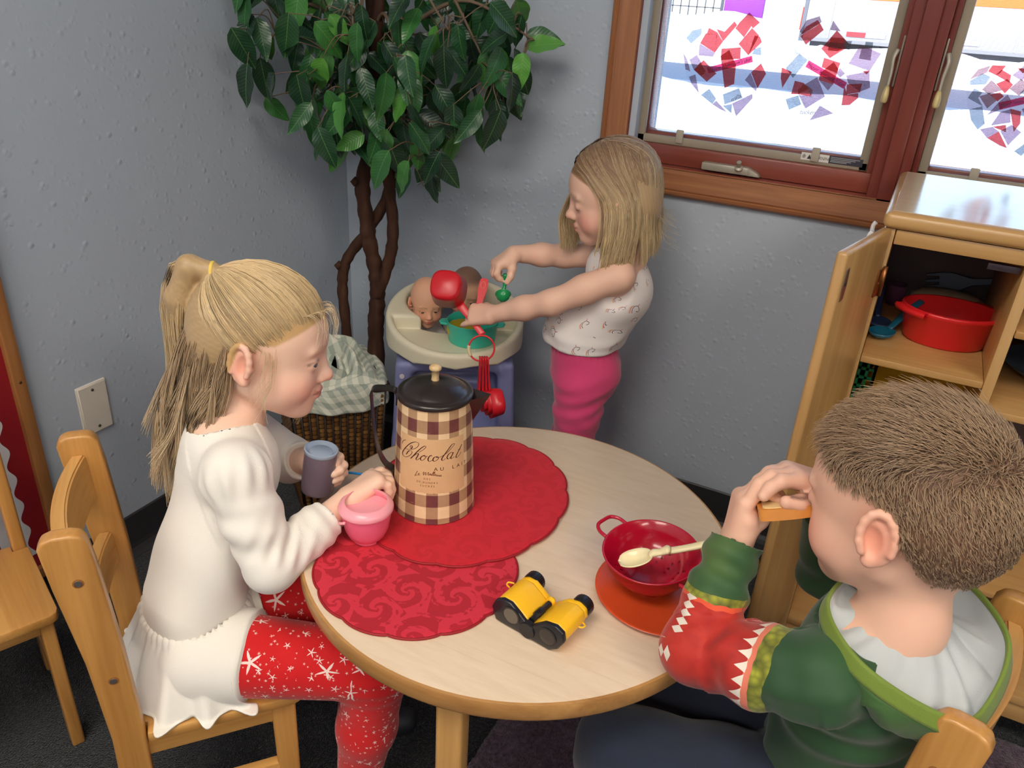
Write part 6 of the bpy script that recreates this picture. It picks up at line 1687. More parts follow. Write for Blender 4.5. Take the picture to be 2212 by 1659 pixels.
def nail(parent, p, d, up, O, col, s=1.0):
    f = Fr(p, d, up); V = []
    for i in range(6):
        for j in range(5):
            u = i / 5; q = 2 * j / 4 - 1
            V.append(f(-0.004 * s + 0.0085 * s * u, q * 0.0034 * s * (1 - 0.25 * (2 * u - 1) ** 2), 0.0066 * s - 0.0022 * s * q * q - 0.0010 * s * u * u))
    thicken(mesh('fingernail', np.array(V) - O, grid_faces(6, 5), plain('nail_%d_%d_%d' % col, col, 0.25), parent), 0.0006 * s)
# ------------------------------------------------------------------ girl seated at the left
def girl_a():
    s = 0.94; rng = np.random.RandomState(21)
    fr = Fr((0.653, -1.016, 0.759), (0.871, 0.461, -0.171), (0.094, 0.184, 0.978))
    O = np.array([0.624, -1.141, 0.30])
    a = nrm((0.65, 0.76, 0)); l = np.array([-a[1], a[0], 0]); up = np.array([0, 0, 1.0])
    t = empty('person', tuple(O), 0, 'child with blonde ponytail in cream ruffled top and red star leggings, seated, holding a cup', 'person')
    hips = np.array([0.612, -1.152, 0.362]); sh = np.array([0.634, -1.082, 0.628])
    Rs, Ls = np.array([0.700, -1.132, 0.630]), np.array([0.572, -1.024, 0.628])
    Re, Rw = np.array([0.760, -1.146, 0.520]), np.array([0.787, -1.018, 0.556])
    Le, Lw = np.array([0.612, -0.940, 0.520]), np.array([0.676, -0.968, 0.556])
    Rh, Rk, Ra = np.array([0.660, -1.186, 0.352]), np.array([0.872, -1.078, 0.338]), np.array([0.842, -1.098, 0.075])
    Lh, Lk, La = np.array([0.578, -1.116, 0.352]), np.array([0.800, -0.965, 0.338]), np.array([0.752, -0.985, 0.075])
    S = SDF()
    head(S, fr, s, 'open', 1.0)
    nb = fr(-0.033 * s, 0, -0.12 * s)
    S.cone(nb, sh + up * 0.01, 0.035, 0.040, 0.03)
    S.flat(hips, sh - up * 0.03, 0.070, 0.072, a, 0.72, 0.03)
    S.cone(Rs, Ls, 0.030, 0.030, 0.03)
    S.chain([Rs, Re, Rw], [0.028, 0.024, 0.0185], 0.015); S.chain([Ls, Le, Lw], [0.028, 0.024, 0.0185], 0.015)
    S.chain([Rh, Rk], [0.048, 0.034], 0.02); S.chain([Lh, Lk], [0.048, 0.034], 0.02)
    # right hand pinches the blue stick, palm turned down and inwards
    rf = nrm(np.array([0.808, -0.962, 0.580]) - Rw)
    tipsR = hand(S, Rw, rf, (0.45, 0.30, -0.85), 1, [(0.35, 0.65, 0.45), (0.75, 0.9, 0.5), (0.85, 1.0, 0.5), (0.9, 1.0, 0.5)], 0.12, (0.85, 0.62, 0.10), 0.98, tcurl=(0.1, 0.05))
    # left hand wraps the cup from behind
    cup = np.array([0.716, -1.000, 0.574])
    tipsL = hand(S, Lw, nrm((0.80, 0.10, 0.12)), (0.30, -0.95, 0.0), -1, [(0.55, 0.85, 0.5), (0.55, 0.85, 0.5), (0.55, 0.85, 0.5), (0.55, 0.85, 0.5)], 0.10, (0.7, 0.55, 0.45), 0.95)
    hm = lambda q: np.clip(sstep(0.0, 0.006, q[:, 2] - np.interp(q[:, 0], [-0.10, -0.03, -0.012, 0.03, 0.06, 0.078, 0.1], [-0.05, -0.045, 0.022, 0.022, 0.044, 0.058, 0.058])), 0, 1) * (np.linalg.norm(q, axis=1) < 0.14) * (1 - 0.0)
    skin_mesh('body', S, t, O, 0.0023, lambda V: skin_col(V, fr, s, (240, 202, 178), 0.5, (214, 172, 132), (212, 116, 110), (196, 160, 108), hm))
    eyeballs(t, fr, s, O, (-0.25, -0.25))
    nail(t, tipsR['t'] - tipsR['td'] * 0.001, tipsR['td'], nrm(-a * 0.3 + up * 0.7 - l * 0.55), O, (226, 62, 116))
    nail(t, tipsR[0], tipsR['d0'], up, O, (226, 62, 116), 0.9)
    # ---- cream top
    b = NB('cream_jersey'); v = b.obj()
    mt = b.bsdf(b.mix(b.noise(v, 12, 2), lin((232, 226, 214)), lin((240, 236, 228))), 0.92, 0, 0.15, b.bump(b.noise(v, 650, 2), 0.25, 0.001), sheen=0.35)
    T = SDF()
    wst = hips + up * 0.050
    T.flat(wst, sh - up * 0.045, 0.089, 0.084, a, 0.76, 0.03)
    T.cone(Rs + (Ls - Rs) * 0.10 - up * 0.004, Ls + (Rs - Ls) * 0.10 - up * 0.004, 0.036, 0.036, 0.03)
    T.cone(sh + up * 0.014 - a * 0.006, sh - up * 0.02, 0.044, 0.056, 0.03)
    T.chain([Rs, Rs * 0.5 + Re * 0.5, Re, Re * 0.5 + Rw * 0.5, Rw - nrm(Rw - Re) * 0.004], [0.041, 0.038, 0.034, 0.030, 0.0265], 0.010)
    T.ball(Rs + up * 0.004, 0.042, 0.012)
    T.chain([Ls, Le, Lw], [0.040, 0.034, 0.027], 0.012)
    T.half(wst - up * 0.012, -up, 0.004)
    na = nrm(nb + np.array([0, 0, 0.03]) - sh)
    T.cone(sh + up * 0.026 - a * 0.004, sh + na * 0.12, 0.043, 0.050, 0.004, 's')     # neckline
    wd = nrm(Rw - Re); T.half(Rw + wd * 0.012, wd, 0.003) if False else None
    T.cone(Rw + wd * 0.016, Rw + wd * 0.08, 0.060, 0.060, 0.003, 's'); wl = nrm(Lw - Le); T.cone(Lw + wl * 0.016, Lw + wl * 0.08, 0.05, 0.05, 0.003, 's')
    V, Q = T.mesh(0.0028, 1); Q = close_faces(V, Q); N = vnormals(V, Q)
    # gathers and folds: sleeve head, elbow, chest
    ua = nrm(Re - Rs); q1 = (V - Rs) @ ua; rad1 = np.linalg.norm(V - Rs - np.outer(q1, ua), axis=1)
    ang1 = np.arctan2((V - Rs) @ np.cross(ua, a), (V - Rs) @ a)
    arm = (rad1 < 0.052) & (q1 > -0.03)
    d = 0.0022 * np.sin(ang1 * 11) * np.exp(-((q1 - 0.002) / 0.020) ** 2) * (np.linalg.norm(V - Rs, axis=1) < 0.062)
    el = np.linalg.norm(V - Re, axis=1)
    inn = (V - Re) @ nrm((Rs - Re) / 2 + (Rw - Re) / 2)
    d += 0.0042 * np.sin(((V - Re) @ nrm(Rs - Rw)) * 300 + 26 * ((V - Re) @ l)) * np.exp(-(el / 0.048) ** 2) * sstep(-0.012, 0.022, inn)
    fa = (V - Re) @ wd; radf = np.linalg.norm(V - Re - np.outer(fa, wd), axis=1)
    d += 0.0013 * np.sin(fa * 260 + 3 * ang1) * sstep(0.04, 0.08, fa) * (radf < 0.045)
    d += 0.0018 * np.sin(q1 * 150 + ang1 * 2.0) * (rad1 < 0.05) * sstep(0.02, 0.05, q1) * sstep(0.13, 0.09, q1)
    d += 0.0016 * np.sin((V @ (a * 55 + l * 40 + up * 30))) * (rad1 > 0.06) * (radf > .05)
    mesh('top', V + N * d[:, None] - O, Q, mt, t)
    # gathered peplum
    nth, nz = 260, 26; Vp = np.zeros((nth, nz, 3)); ctr = wst - up * 0.006
    for i in range(nth):
        th = 2 * PI * i / nth; c, s_ = math.cos(th), math.sin(th)
        wave = 0.80 * math.sin(15 * th + 0.6 + 0.9 * math.sin(2 * th + 0.5)) + 0.40 * math.sin(6 * th + 2.0) + 0.2 * math.sin(27 * th + 1.0)
        fine = math.sin(46 * th + 2 * math.sin(5 * th))
        for j in range(nz):
            k = j / (nz - 1)
            ra, rl = 0.066 + 0.050 * k ** 0.85, 0.0865 + 0.052 * k ** 0.85
            amp = 0.0125 * k ** 0.8; g = 0.0022 * fine * math.exp(-(k / 0.16) ** 2) + 0.003 * math.exp(-((k - 0.05) / 0.05) ** 2)
            r_a = ra + amp * wave + g; r_l = rl + amp * wave + g
            p = ctr + a * c * r_a + l * s_ * r_l
            z = ctr[2] - 0.110 * k - 0.009 * k * wave
            p[2] = max(z, 0.3035)
            # spreads out over the seat board where it lands
            ex = max(0.0, 0.3035 - z); p = p + (a * c + l * s_) * ex * 0.35
            Vp[i, j] = p
    # the fabric falls over the thighs in front
    thr = lambda P, A, B: np.clip(((P - A) @ (B - A)) / ((B - A) @ (B - A)), 0, 1)
    W_ = Vp.reshape(-1, 3)
    for A, B, r0, r1 in ((Rh, Rk, 0.062, 0.052), (Lh, Lk, 0.062, 0.052)):
        h = thr(W_, A, B); c_ = A + h[:, None] * (B - A); dv = W_ - c_; dl = np.linalg.norm(dv, axis=1); rr = r0 + (r1 - r0) * h + 0.004
        m_ = dl < rr
        W_[m_] = c_[m_] + dv[m_] / dl[m_][:, None] * rr[m_][:, None]
    thicken(mesh('peplum', W_ - O, grid_faces(nth, nz, True), mt, t), 0.0022)
    # ---- leggings with star print
    lb = NB('star_leggings'); pos = lb.obj()
    geo = lb.n('ShaderNodeNewGeometry'); nn = geo.outputs['Normal']
    t1 = lb.vmath('NORMALIZE', lb.vmath('CROSS_PRODUCT', nn, (0.2, 0.1, 1.0))); t2 = lb.vmath('CROSS_PRODUCT', nn, t1)
    def stars(scale, R, thr_, seed):
        vv = lb.mapping(pos, (1, 1, 1), (0, 0, 0), (seed, seed * 0.7, seed * 1.3))
        vo = lb.voro(vv, scale, 'F1', None)
        off = lb.vmath('SUBTRACT', vv, vo.outputs['Position'])
        x = lb.vmath('DOT_PRODUCT', off, t1); y = lb.vmath('DOT_PRODUCT', off, t2)
        cs = lb.sep(vo.outputs['Color'])
        th = lb.math('ADD', lb.math('ARCTAN2', y, x), lb.math('MULTIPLY', cs[1], 6.28))
        r = lb.math('SQRT', lb.math('ADD', lb.math('MULTIPLY', x, x), lb.math('MULTIPLY', y, y)))
        w = lb.math('ABSOLUTE', lb.math('SUBTRACT', lb.math('FRACT', lb.math('MULTIPLY', th, 5 / 6.28318)), 0.5))
        spike = lb.math('ADD', 0.17, lb.math('MULTIPLY', lb.math('POWER', lb.math('MULTIPLY', w, 2.0), 2.4), 0.83))
        size = lb.math('MULTIPLY', lb.math('ADD', 0.55, lb.math('MULTIPLY', cs[0], 0.55)), R)
        return lb.math('MULTIPLY', lb.math('LESS_THAN', r, lb.math('MULTIPLY', size, spike)), lb.math('GREATER_THAN', cs[2], thr_))
    st = lb.math('MAXIMUM', lb.math('MAXIMUM', stars(21, 0.0165, 0.66, 0.3), stars(46, 0.0075, 0.55, 1.7)), stars(100, 0.0026, 0.6, 3.1))
    mred = lb.mix(lb.noise(pos, 20, 2), lin((196, 22, 28)), lin((212, 32, 34)))
    ml = lb.bsdf(lb.mix(st, mred, lin((240, 214, 206))), 0.75, 0, 0.2, lb.bump(lb.noise(pos, 600, 2), 0.15, 0.001), sheen=0.2)
    G = SDF()
    G.flat(hips - up * 0.004, hips + up * 0.03, 0.080, 0.078, a, 0.85, 0.02)
    for A, B, Cc in ((Rh, Rk, Ra), (Lh, Lk, La)):
        G.chain([A, B, B + (Cc - B) * 0.45, Cc], [0.060, 0.0465, 0.042, 0.030], 0.018)
    G.half((0, 0, 0.3005), (0, 0, -1), 0.004, 'i') if False else None
    V, Q = G.mesh(0.0036, 1); Q = close_faces(V, Q); N = vnormals(V, Q)
    d = np.zeros(len(V))
    for A, B in ((Rk, Rh), (Lk, Lh)):
        e = np.linalg.norm(V - A, axis=1); d += 0.0016 * np.sin((V[:, 2] - A[2]) * 320 + (V @ l) * 60) * np.exp(-(e / 0.05) ** 2)
    V = V + N * d[:, None]
    # sit flat on the chair seat
    on = ((V - O) @ a < 0.112) & (V[:, 2] < 0.302); V[on, 2] = 0.302
    mesh('leggings', V - O, Q, ml, t)
    for an in (Ra, La):
        K = SDF(); K.cone(an + np.array([0, 0, -0.045]), an + a * 0.088 + np.array([0, 0, -0.048]), 0.027, 0.0235, 0.02); K.half((0, 0, 0.002), (0, 0, -1), 0.003)
        Vk, Qk = K.mesh(0.006, 1); mesh('shoe', Vk - O, close_faces(Vk, Qk), plain('shoe_navy', (26, 28, 36), .6), t)
    # ---- hair
    ROOT, TIP = (168, 132, 84), (226, 198, 150)
    Eq = np.array([-0.080, 0.0, 0.092])
    def W(q): return fr.o + (q * s) @ fr.R.T
    n = 2600; N_ = 10; lk = np.arange(n) // 10
    th = np.repeat(rng.uniform(-1.0, 1.0, n // 10 + 1), 10)[:n] + rng.normal(0, 0.012, n); th = np.clip(th, -1, 1)
    # hairline roots: across the forehead and temples down to in front of the ears
    hx = np.interp(np.abs(th), [0, 0.35, 0.62, 0.85, 1.0], [0.081, 0.068, 0.042, 0.006, -0.030]); hz = np.interp(np.abs(th), [0, 0.35, 0.62, 0.85, 1.0], [0.066, 0.057, 0.036, 0.012, -0.004]); hy = np.sign(th) * np.interp(np.abs(th), [0, 0.35, 0.62, 0.85, 1.0], [0, 0.035, 0.060, 0.074, 0.075])
    roots = np.stack([hx, hy, hz], 1) + rng.normal(0, 0.002, (n, 3))
    u = (np.repeat(rng.rand(n // 10 + 1), 10)[:n, None] ** 1.6 * 0.75 + rng.rand(n, 1) * 0.06); roots = to_scalp(roots * (1 - u) + Eq * u)
    tt = np.linspace(0, 1, N_)[None, :, None]
    lin_ = roots[:, None, :] * (1 - tt) + Eq * tt
    lin_ = lin_ + np.array([0, 0, 1.0]) * (np.sin(tt * PI) * 0.006 * (1 - np.abs(th)[:, None, None]))
    lf = np.repeat(rng.rand(n // 10 + 1), 10)[:n, None]
    P1 = to_scalp(lin_, (0.012 + 0.055 * lf * np.sin(tt[..., 0] * PI) + 0.02 * rng.rand(n, 1)))
    P1[:, -1] = Eq + rng.normal(0, 0.004, (n, 3))
    P1 = W(P1.reshape(-1, 3)).reshape(n, N_, 3)
    # tail: springs back from the band, then falls down the back
    n2 = 1500; N2 = 13; E = W(Eq[None])[0]
    back = -fr.x.copy(); back[2] = 0; back = nrm(back); rt = np.array([back[1], -back[0], 0])
    def tail(k, sp, lng, fl):
        c = [E, E + back * (0.026 + 0.012 * k) + up * (0.004 + 0.010 * k), E + back * (0.045 + 0.018 * k) - up * 0.035 + rt * sp * 0.5, E + back * (0.048 + 0.018 * k) - up * 0.110 + rt * sp * 0.9, E + back * (0.050 + 0.020 * k) - up * 0.20 + rt * sp, E + back * (0.047 + 0.012 * k + fl) - up * lng + rt * sp * 1.2]
        return resample(catmull(c, 4), N2)
    P2 = []
    for i in range(n2 // 20):
        k0, s0, l0, f0 = rng.normal(0, 0.55), rng.normal(0, 0.014), rng.uniform(0.25, 0.345), rng.normal(0, 0.010)
        for j in range(20): P2.append(tail(k0 + rng.normal(0, 0.10), s0 + rng.normal(0, 0.0022), l0 + rng.normal(0, 0.012), f0 + rng.normal(0, .003)))
    P2 = np.array(P2)
    # loose under-layer behind the ears
    P3 = []; N3 = 11
    for i in range(75):
        y = rng.uniform(-1, 1); side = np.sign(y); ay = abs(y); z0_ = rng.uniform(-0.035, 0.036)
        b1, b2, d2, d3, e2, e3 = rng.uniform(0.006, 0.022), rng.uniform(0.020, 0.060), rng.uniform(0.10, 0.14), rng.uniform(0.05, 0.14), rng.normal(0, 0.010), rng.uniform(0.002, 0.034)
        for j in range(20):
            ayj = np.clip(ay + rng.normal(0, 0.03), 0, 1)
            r0 = to_scalp(np.array([np.interp(ayj, [0, 0.7, 1], [-0.098, -0.060, -0.026]), side * np.interp(ayj, [0, 0.7, 1], [0.0, 0.066, 0.078]), z0_ + rng.normal(0, 0.004)]), 0.02)
            w0 = W(r0[None])[0]
            w1 = w0 + back * b1 - up * 0.05 + (fr.y * side) * 0.004 + rng.normal(0, 0.0012, 3)
            w2 = w0 + back * b2 - up * d2 + rt * e2 + rng.normal(0, 0.0016, 3)
            w3 = w2 + back * e3 - up * (d3 + rng.normal(0, .006)) + rng.normal(0, 0.002, 3)
            P3.append(resample(catmull([w0, w1, w2, w3], 4), N3))
    P3 = np.array(P3)
    # soft wisps round the face
    n4 = 90; P4 = np.zeros((n4, 12, 3))
    for i in range(n4):
        if i < 14:      # in front of the ear, curling back to the jaw
            q0 = to_scalp(np.array([0.022 + rng.uniform(-.010, .014), -0.068, 0.014 + rng.uniform(-.01, .01)]), 0.03)
            q = [q0, q0 + [rng.normal(0.004, .005), -0.006, -0.030], q0 + [rng.normal(0.002, .008), -0.002, -0.060], q0 + [rng.normal(-0.006, .012), 0.004, -0.085 - 0.02 * rng.rand()]]
        elif i < 60:    # fine hair over the forehead
            y0 = rng.uniform(-.045, .035); q0 = to_scalp(np.array([0.072 - abs(y0) * 0.4, y0, 0.066]), 0.03)
            q = [q0, q0 + [0.010, rng.normal(0, .006), 0.004], q0 + [0.018 + 0.006 * rng.rand(), rng.normal(0, .010), -0.010], q0 + [0.020 + 0.008 * rng.rand(), rng.normal(0, .012), -0.026 - 0.014 * rng.rand()]]
        else:           # loose ends on the far side of the chin
            q0 = to_scalp(np.array([0.045, 0.058, 0.035]), 0.03); q = [q0, q0 + [0.020 + rng.normal(0, .003), 0.012, -0.04], q0 + [0.028 + rng.normal(0, .005), 0.004, -0.09], q0 + [0.012 - 0.03 * rng.rand(), -0.002, -0.15 - 0.03 * rng.rand()]]
        P4[i] = resample(catmull(W(np.array(q)), 6), 12)
    # smooth under-cap so that no scalp shows between strands
    Cp = SDF(); Cp.ell(fr(*(SC_C * s)), SC_R * s * 1.035, fr.R)
    Cp.ell(fr(-0.052 * s, 0, 0.0), np.array((0.052, 0.062, 0.058)) * s, fr.R, 0.02)
    # cut away the face: keep what lies above and behind the hairline
    Cp.half(fr(0.004 * s, 0, 0.016 * s), fr.R @ nrm((0.74, 0, -0.70)), 0.010)
    Cp.chain([E, E + back * 0.030 + up * 0.004, E + back * 0.048 - up * 0.04, E + back * 0.05 - up * 0.12], [0.012, 0.016, 0.019, 0.010], 0.006)
    Cp.half(fr(0, 0, -0.052 * s), fr.R @ np.array([0, 0, -1.0]), 0.01) if False else None
    Vc, Qc = Cp.mesh(0.004, 1); Qc = close_faces(Vc, Qc)
    cc = np.concatenate([np.tile(np.array(lin((184, 154, 112))), (len(Vc), 1)), np.ones((len(Vc), 1))], 1)
    qc = fr.inv(Vc); cc[:, :3] *= (0.92 + 0.08 * np.sin(np.arctan2(qc[:, 1], qc[:, 2] - 0.03) * 60 + qc[:, 0] * 120))[:, None]
    hair_obj('hair', t, O, [(P1, 0.00070, 0.0006, (188, 160, 118), (218, 194, 152)), (P2, 0.00065, 0.0003, (190, 162, 120), (226, 204, 166)), (P3, 0.00065, 0.0003, (156, 128, 98), (216, 192, 156)), (P4, 0.00034, 0.00012, (206, 178, 134), (234, 216, 182))], (Vc, Qc), cc)
    V, F = tube_data(np.array([E + 0.011 * (math.cos(x) * fr.y + math.sin(x) * np.cross(fr.y, back)) for x in np.linspace(0, 2 * PI, 25)]), 0.0028, 8, True)
    mesh('hair_band', V - O, F, plain('band_yellow', (226, 196, 92), .6), t)
    # ---- the cup in her left hand and the blue stick in her right
    c = empty('toy_cup', tuple(cup - up * 0.036), 0, 'smoky grey upturned toy cup held by the girl at the left', 'toy cup', rot=(math.radians(-5), math.radians(6), 0))
    mg = NB('cup_smoke'); mgm = mg.bsdf(mg.mix(mg.noise(mg.obj(), 20, 2), lin((112, 96, 112)), lin((128, 112, 126))), 0.3, 0, 0.5, trans=0.15)
    lathe('wall', [(0.0225, 0.0), (0.0235, 0.001), (0.0238, 0.004), (0.0232, 0.066), (0.0215, 0.066), (0.0215, 0.003)], mgm, c, 48)
    lathe('cap', [(0.0, 0.0668), (0.015, 0.0668), (0.0165, 0.0655), (0.018, 0.0668), (0.0222, 0.0700), (0.0240, 0.0692), (0.0243, 0.0655), (0.0232, 0.0640), (0, 0.064)], plain('cup_cap', (150, 166, 186), 0.22, coat=0.4), c, 48)  # paler, bluer top: the reflection on it is put into this colour
    p0 = tipsR[0] + (tipsR['t'] - tipsR[0]) * 0.35
    st = empty('toy_straw', tuple(p0), 0, 'thin blue plastic stick pinched in the girl\'s right hand', 'toy stick')
    D_ = nrm(np.array([0.747, -0.998, 0.589]) - np.array([0.841, -0.983, 0.602]))
    tube('stick', catmull([-D_ * 0.028, -D_ * 0.010, D_ * 0.03, D_ * 0.085], 5), [0.0042 - 0.0024 * min(1, i / 6) for i in range(16)], plain('stick_blue', (36, 128, 200), 0.3), st, 10)
girl_a()
# ------------------------------------------------------------------ girl standing by the high chair
def girl_b():
    s = 0.94; rng = np.random.RandomState(5)
    fr = Fr((0.845, -0.230, 0.846), (-0.845, -0.494, -0.235), (-0.171, -0.113, 0.979))
    g = nrm((-0.93, -0.36, 0)); l = np.array([-g[1], g[0], 0]); up = np.array([0, 0, 1.0])
    O = np.array([0.820, -0.230, 0.0])
    t = empty('person', tuple(O), 0, 'child with loose blonde hair in white unicorn tank top and pink leggings, standing', 'person')
    hips = np.array([0.822, -0.230, 0.462]); wst = np.array([0.818, -0.232, 0.530]); sh = np.array([0.876, -0.208, 0.700])
    Ls, Rs = np.array([0.897, -0.284, 0.700]), np.array([0.845, -0.140, 0.698])
    Le, Lw = np.array([0.778, -0.338, 0.634]), np.array([0.648, -0.346, 0.580])
    Re, Rw = np.array([0.728, -0.168, 0.680]), np.array([0.648, -0.256, 0.692])
    Lh, Lk, La = hips + l * 0.042 - up * 0.01, np.array([0.833, -0.272, 0.262]), np.array([0.838, -0.272, 0.062])
    Rh, Rk, Ra = hips - l * 0.042 - up * 0.01, np.array([0.797, -0.190, 0.262]), np.array([0.803, -0.188, 0.062])
    S = SDF()
    head(S, fr, s, 'down', 0.0)
    nb = fr(-0.033 * s, 0, -0.12 * s)
    S.cone(nb, sh + up * 0.005, 0.034, 0.040, 0.03)
    S.flat(wst, sh - up * 0.045, 0.066, 0.070, g, 0.74, 0.03)
    S.flat(hips, wst, 0.066, 0.064, g, 0.80, 0.03)
    S.cone(Rs, Ls, 0.028, 0.028, 0.03)
    S.chain([Ls, Ls * 0.5 + Le * 0.5, Le, Le * 0.55 + Lw * 0.45, Lw], [0.0315, 0.0285, 0.0250, 0.0240, 0.0180], 0.016)
    S.chain([Rs, Re, Re * 0.55 + Rw * 0.45, Rw], [0.030, 0.0245, 0.0235, 0.0180], 0.016)
    S.chain([Lh, Lk], [0.046, 0.034], 0.02); S.chain([Rh, Rk], [0.046, 0.034], 0.02)
    # left hand grips the cup handles, back of the hand to the room; right hand holds the green spoon downwards
    tl = hand(S, Lw, nrm(np.array([0.600, -0.350, 0.570]) - Lw), nrm(np.array([-0.10, 0.62, -0.55])), -1, [(1.0, 1.0, 0.6), (0.95, 1.0, 0.6), (0.75, 0.95, 0.6), (0.15, 0.25, 0.2)], 0.14, (0.55, 0.55, 0.60), 0.96)
    trr = hand(S, Rw, nrm(np.array([0.618, -0.292, 0.668]) - Rw), nrm(np.array([0.05, -0.10, -1.0])), 1, [(0.75, 0.9, 0.5), (0.85, 1.0, 0.5), (0.85, 1.0, 0.5), (0.85, 1.0, 0.5)], 0.10, (0.55, 0.45, 0.75), 0.94)
    hm = lambda q: (sstep(0.0, 0.006, q[:, 2] - np.interp(q[:, 0], [-0.10, -0.02, 0.0, 0.03, 0.06, 0.078, 0.1], [-0.06, -0.05, 0.02, 0.024, 0.045, 0.060, 0.06]))) * (np.linalg.norm(q, axis=1) < 0.14)
    skin_mesh('body', S, t, O, 0.0027, lambda V: skin_col(V, fr, s, (236, 194, 170), 0.6, (176, 136, 100), (204, 106, 104), (150, 116, 86), hm, 'down'))
    # ---- tank top
    b = NB('unicorn_cotton'); pos = b.obj()
    geo = b.n('ShaderNodeNewGeometry'); nn = geo.outputs['Normal']
    t1 = b.vmath('NORMALIZE', b.vmath('CROSS_PRODUCT', nn, (0.0, 0.0, 1.0))); t2 = b.vmath('CROSS_PRODUCT', t1, nn)
    vo = b.voro(pos, 21, 'F1', None, '3D', 0.75)
    off = b.vmath('SUBTRACT', pos, vo.outputs['Position']); cs = b.sep(vo.outputs['Color'])
    x0 = b.vmath('DOT_PRODUCT', off, t1); y0 = b.vmath('DOT_PRODUCT', off, t2)
    ang = b.math('MULTIPLY', b.math('SUBTRACT', cs[1], 0.5), 2.4); ca = b.math('COSINE', ang); sa = b.math('SINE', ang)
    x = b.math('ADD', b.math('MULTIPLY', x0, ca), b.math('MULTIPLY', y0, sa)); y = b.math('SUBTRACT', b.math('MULTIPLY', y0, ca), b.math('MULTIPLY', x0, sa))
    def circ(cx, cy, R, w, amin, amax):
        dx = b.math('SUBTRACT', x, cx); dy = b.math('SUBTRACT', y, cy)
        r = b.math('SQRT', b.math('ADD', b.math('MULTIPLY', dx, dx), b.math('MULTIPLY', dy, dy))); th = b.math('ARCTAN2', dy, dx)
        k = b.math('LESS_THAN', b.math('ABSOLUTE', b.math('SUBTRACT', r, R)), w)
        return b.math('MULTIPLY', k, b.math('MULTIPLY', b.math('GREATER_THAN', th, amin), b.math('LESS_THAN', th, amax)))
    def seg(ax, ay, bx, by, w):
        L = math.hypot(bx - ax, by - ay); ux, uy = (bx - ax) / L, (by - ay) / L
        dx = b.math('SUBTRACT', x, ax); dy = b.math('SUBTRACT', y, ay)
        al = b.math('ADD', b.math('MULTIPLY', dx, ux), b.math('MULTIPLY', dy, uy)); pe = b.math('ABSOLUTE', b.math('SUBTRACT', b.math('MULTIPLY', dx, uy), b.math('MULTIPLY', dy, ux)))
        return b.math('MULTIPLY', b.math('LESS_THAN', pe, w), b.math('MULTIPLY', b.math('GREATER_THAN', al, 0.0), b.math('LESS_THAN', al, L)))
    ink = b.math('MAXIMUM', b.math('MAXIMUM', circ(0.0, 0.0, 0.0082, 0.00055, -0.6, 1.9), seg(-0.003, 0.0080, -0.009, 0.002, 0.0006)), b.math('MAXIMUM', seg(-0.009, 0.002, -0.0065, -0.001, 0.0006), seg(-0.0065, -0.001, -0.001, -0.0005, 0.0006)))
    pk = b.math('MAXIMUM', seg(-0.003, 0.0085, -0.006, 0.0125, 0.0007), circ(0.002, -0.001, 0.0100, 0.0006, -0.4, 1.2))
    yl = circ(0.003, -0.002, 0.0112, 0.0005, -0.3, 0.9)
    on = b.math('GREATER_THAN', cs[2], 0.12)
    c = b.mix(b.noise(pos, 14, 2), lin((226, 218, 216)), lin((236, 230, 226)))
    c = b.mix(b.math('MULTIPLY', yl, on), c, lin((226, 196, 92))); c = b.mix(b.math('MULTIPLY', pk, on), c, lin((206, 92, 112))); c = b.mix(b.math('MULTIPLY', ink, on), c, lin((74, 56, 66)))
    mt = b.bsdf(c, 0.9, 0, 0.15, b.bump(b.noise(pos, 600, 2), 0.2, 0.001), sheen=0.25)
    T = SDF()
    T.flat(wst - up * 0.012, sh - up * 0.055, 0.0830, 0.0800, g, 0.86, 0.03)
    T.ball(wst + g * 0.026 + up * 0.010, 0.062, 0.03)
    for sd in (Ls, Rs): T.cone(sh + (sd - sh) * 0.40 + up * 0.016, sh + (sd - sh) * 0.52 - up * 0.07, 0.0225, 0.045, 0.02)
    T.cone(sh + g * 0.020 - up * 0.004, sh - up * 0.06, 0.052, 0.060, 0.03)
    T.half(wst - up * 0.010, -up, 0.003)
    T.cone(sh + up * 0.020 + g * 0.008, sh + up * 0.12, 0.042, 0.052, 0.004, 's')
    for A, B in ((Ls, Le), (Rs, Re)):
        ax = nrm(B - A); T.ell(A + (A - sh) * 0.22 - up * 0.016, (0.030, 0.048, 0.052), np.stack([nrm(A - sh), np.cross(up, nrm(A - sh)), up], 1), 0.008, 's')
    V, Q = T.mesh(0.003, 1); Q = close_faces(V, Q); N = vnormals(V, Q)
    fw = (V - wst) @ g; sd_ = (V - wst) @ l
    d = 0.0022 * np.sin(sd_ * 110 + 6 * (V[:, 2] - wst[2]) * 8) * sstep(0.12, 0.0, V[:, 2] - wst[2]) + 0.0014 * np.sin(V[:, 2] * 190 + sd_ * 60) * sstep(0.06, -0.02, V[:, 2] - wst[2])
    mesh('tank_top', V + N * d[:, None] - O, Q, mt, t)
    # binding along neckline and arm hole is part of the same cloth
    # ---- pink leggings
    lb = NB('pink_jersey'); v = lb.obj()
    ml = lb.bsdf(lb.mix(lb.noise(v, 12, 3), lin((206, 62, 112)), lin((222, 78, 126))), 0.85, 0, 0.15, lb.bump(lb.noise(v, 500, 2), 0.2, 0.001), sheen=0.3)
    G = SDF()
    G.flat(hips - up * 0.005, wst - up * 0.012, 0.0830, 0.0800, g, 0.88, 0.02)
    G.ball(hips - g * 0.028 + l * 0.030 - up * 0.006, 0.055, 0.025); G.ball(hips - g * 0.028 - l * 0.030 - up * 0.006, 0.055, 0.025)
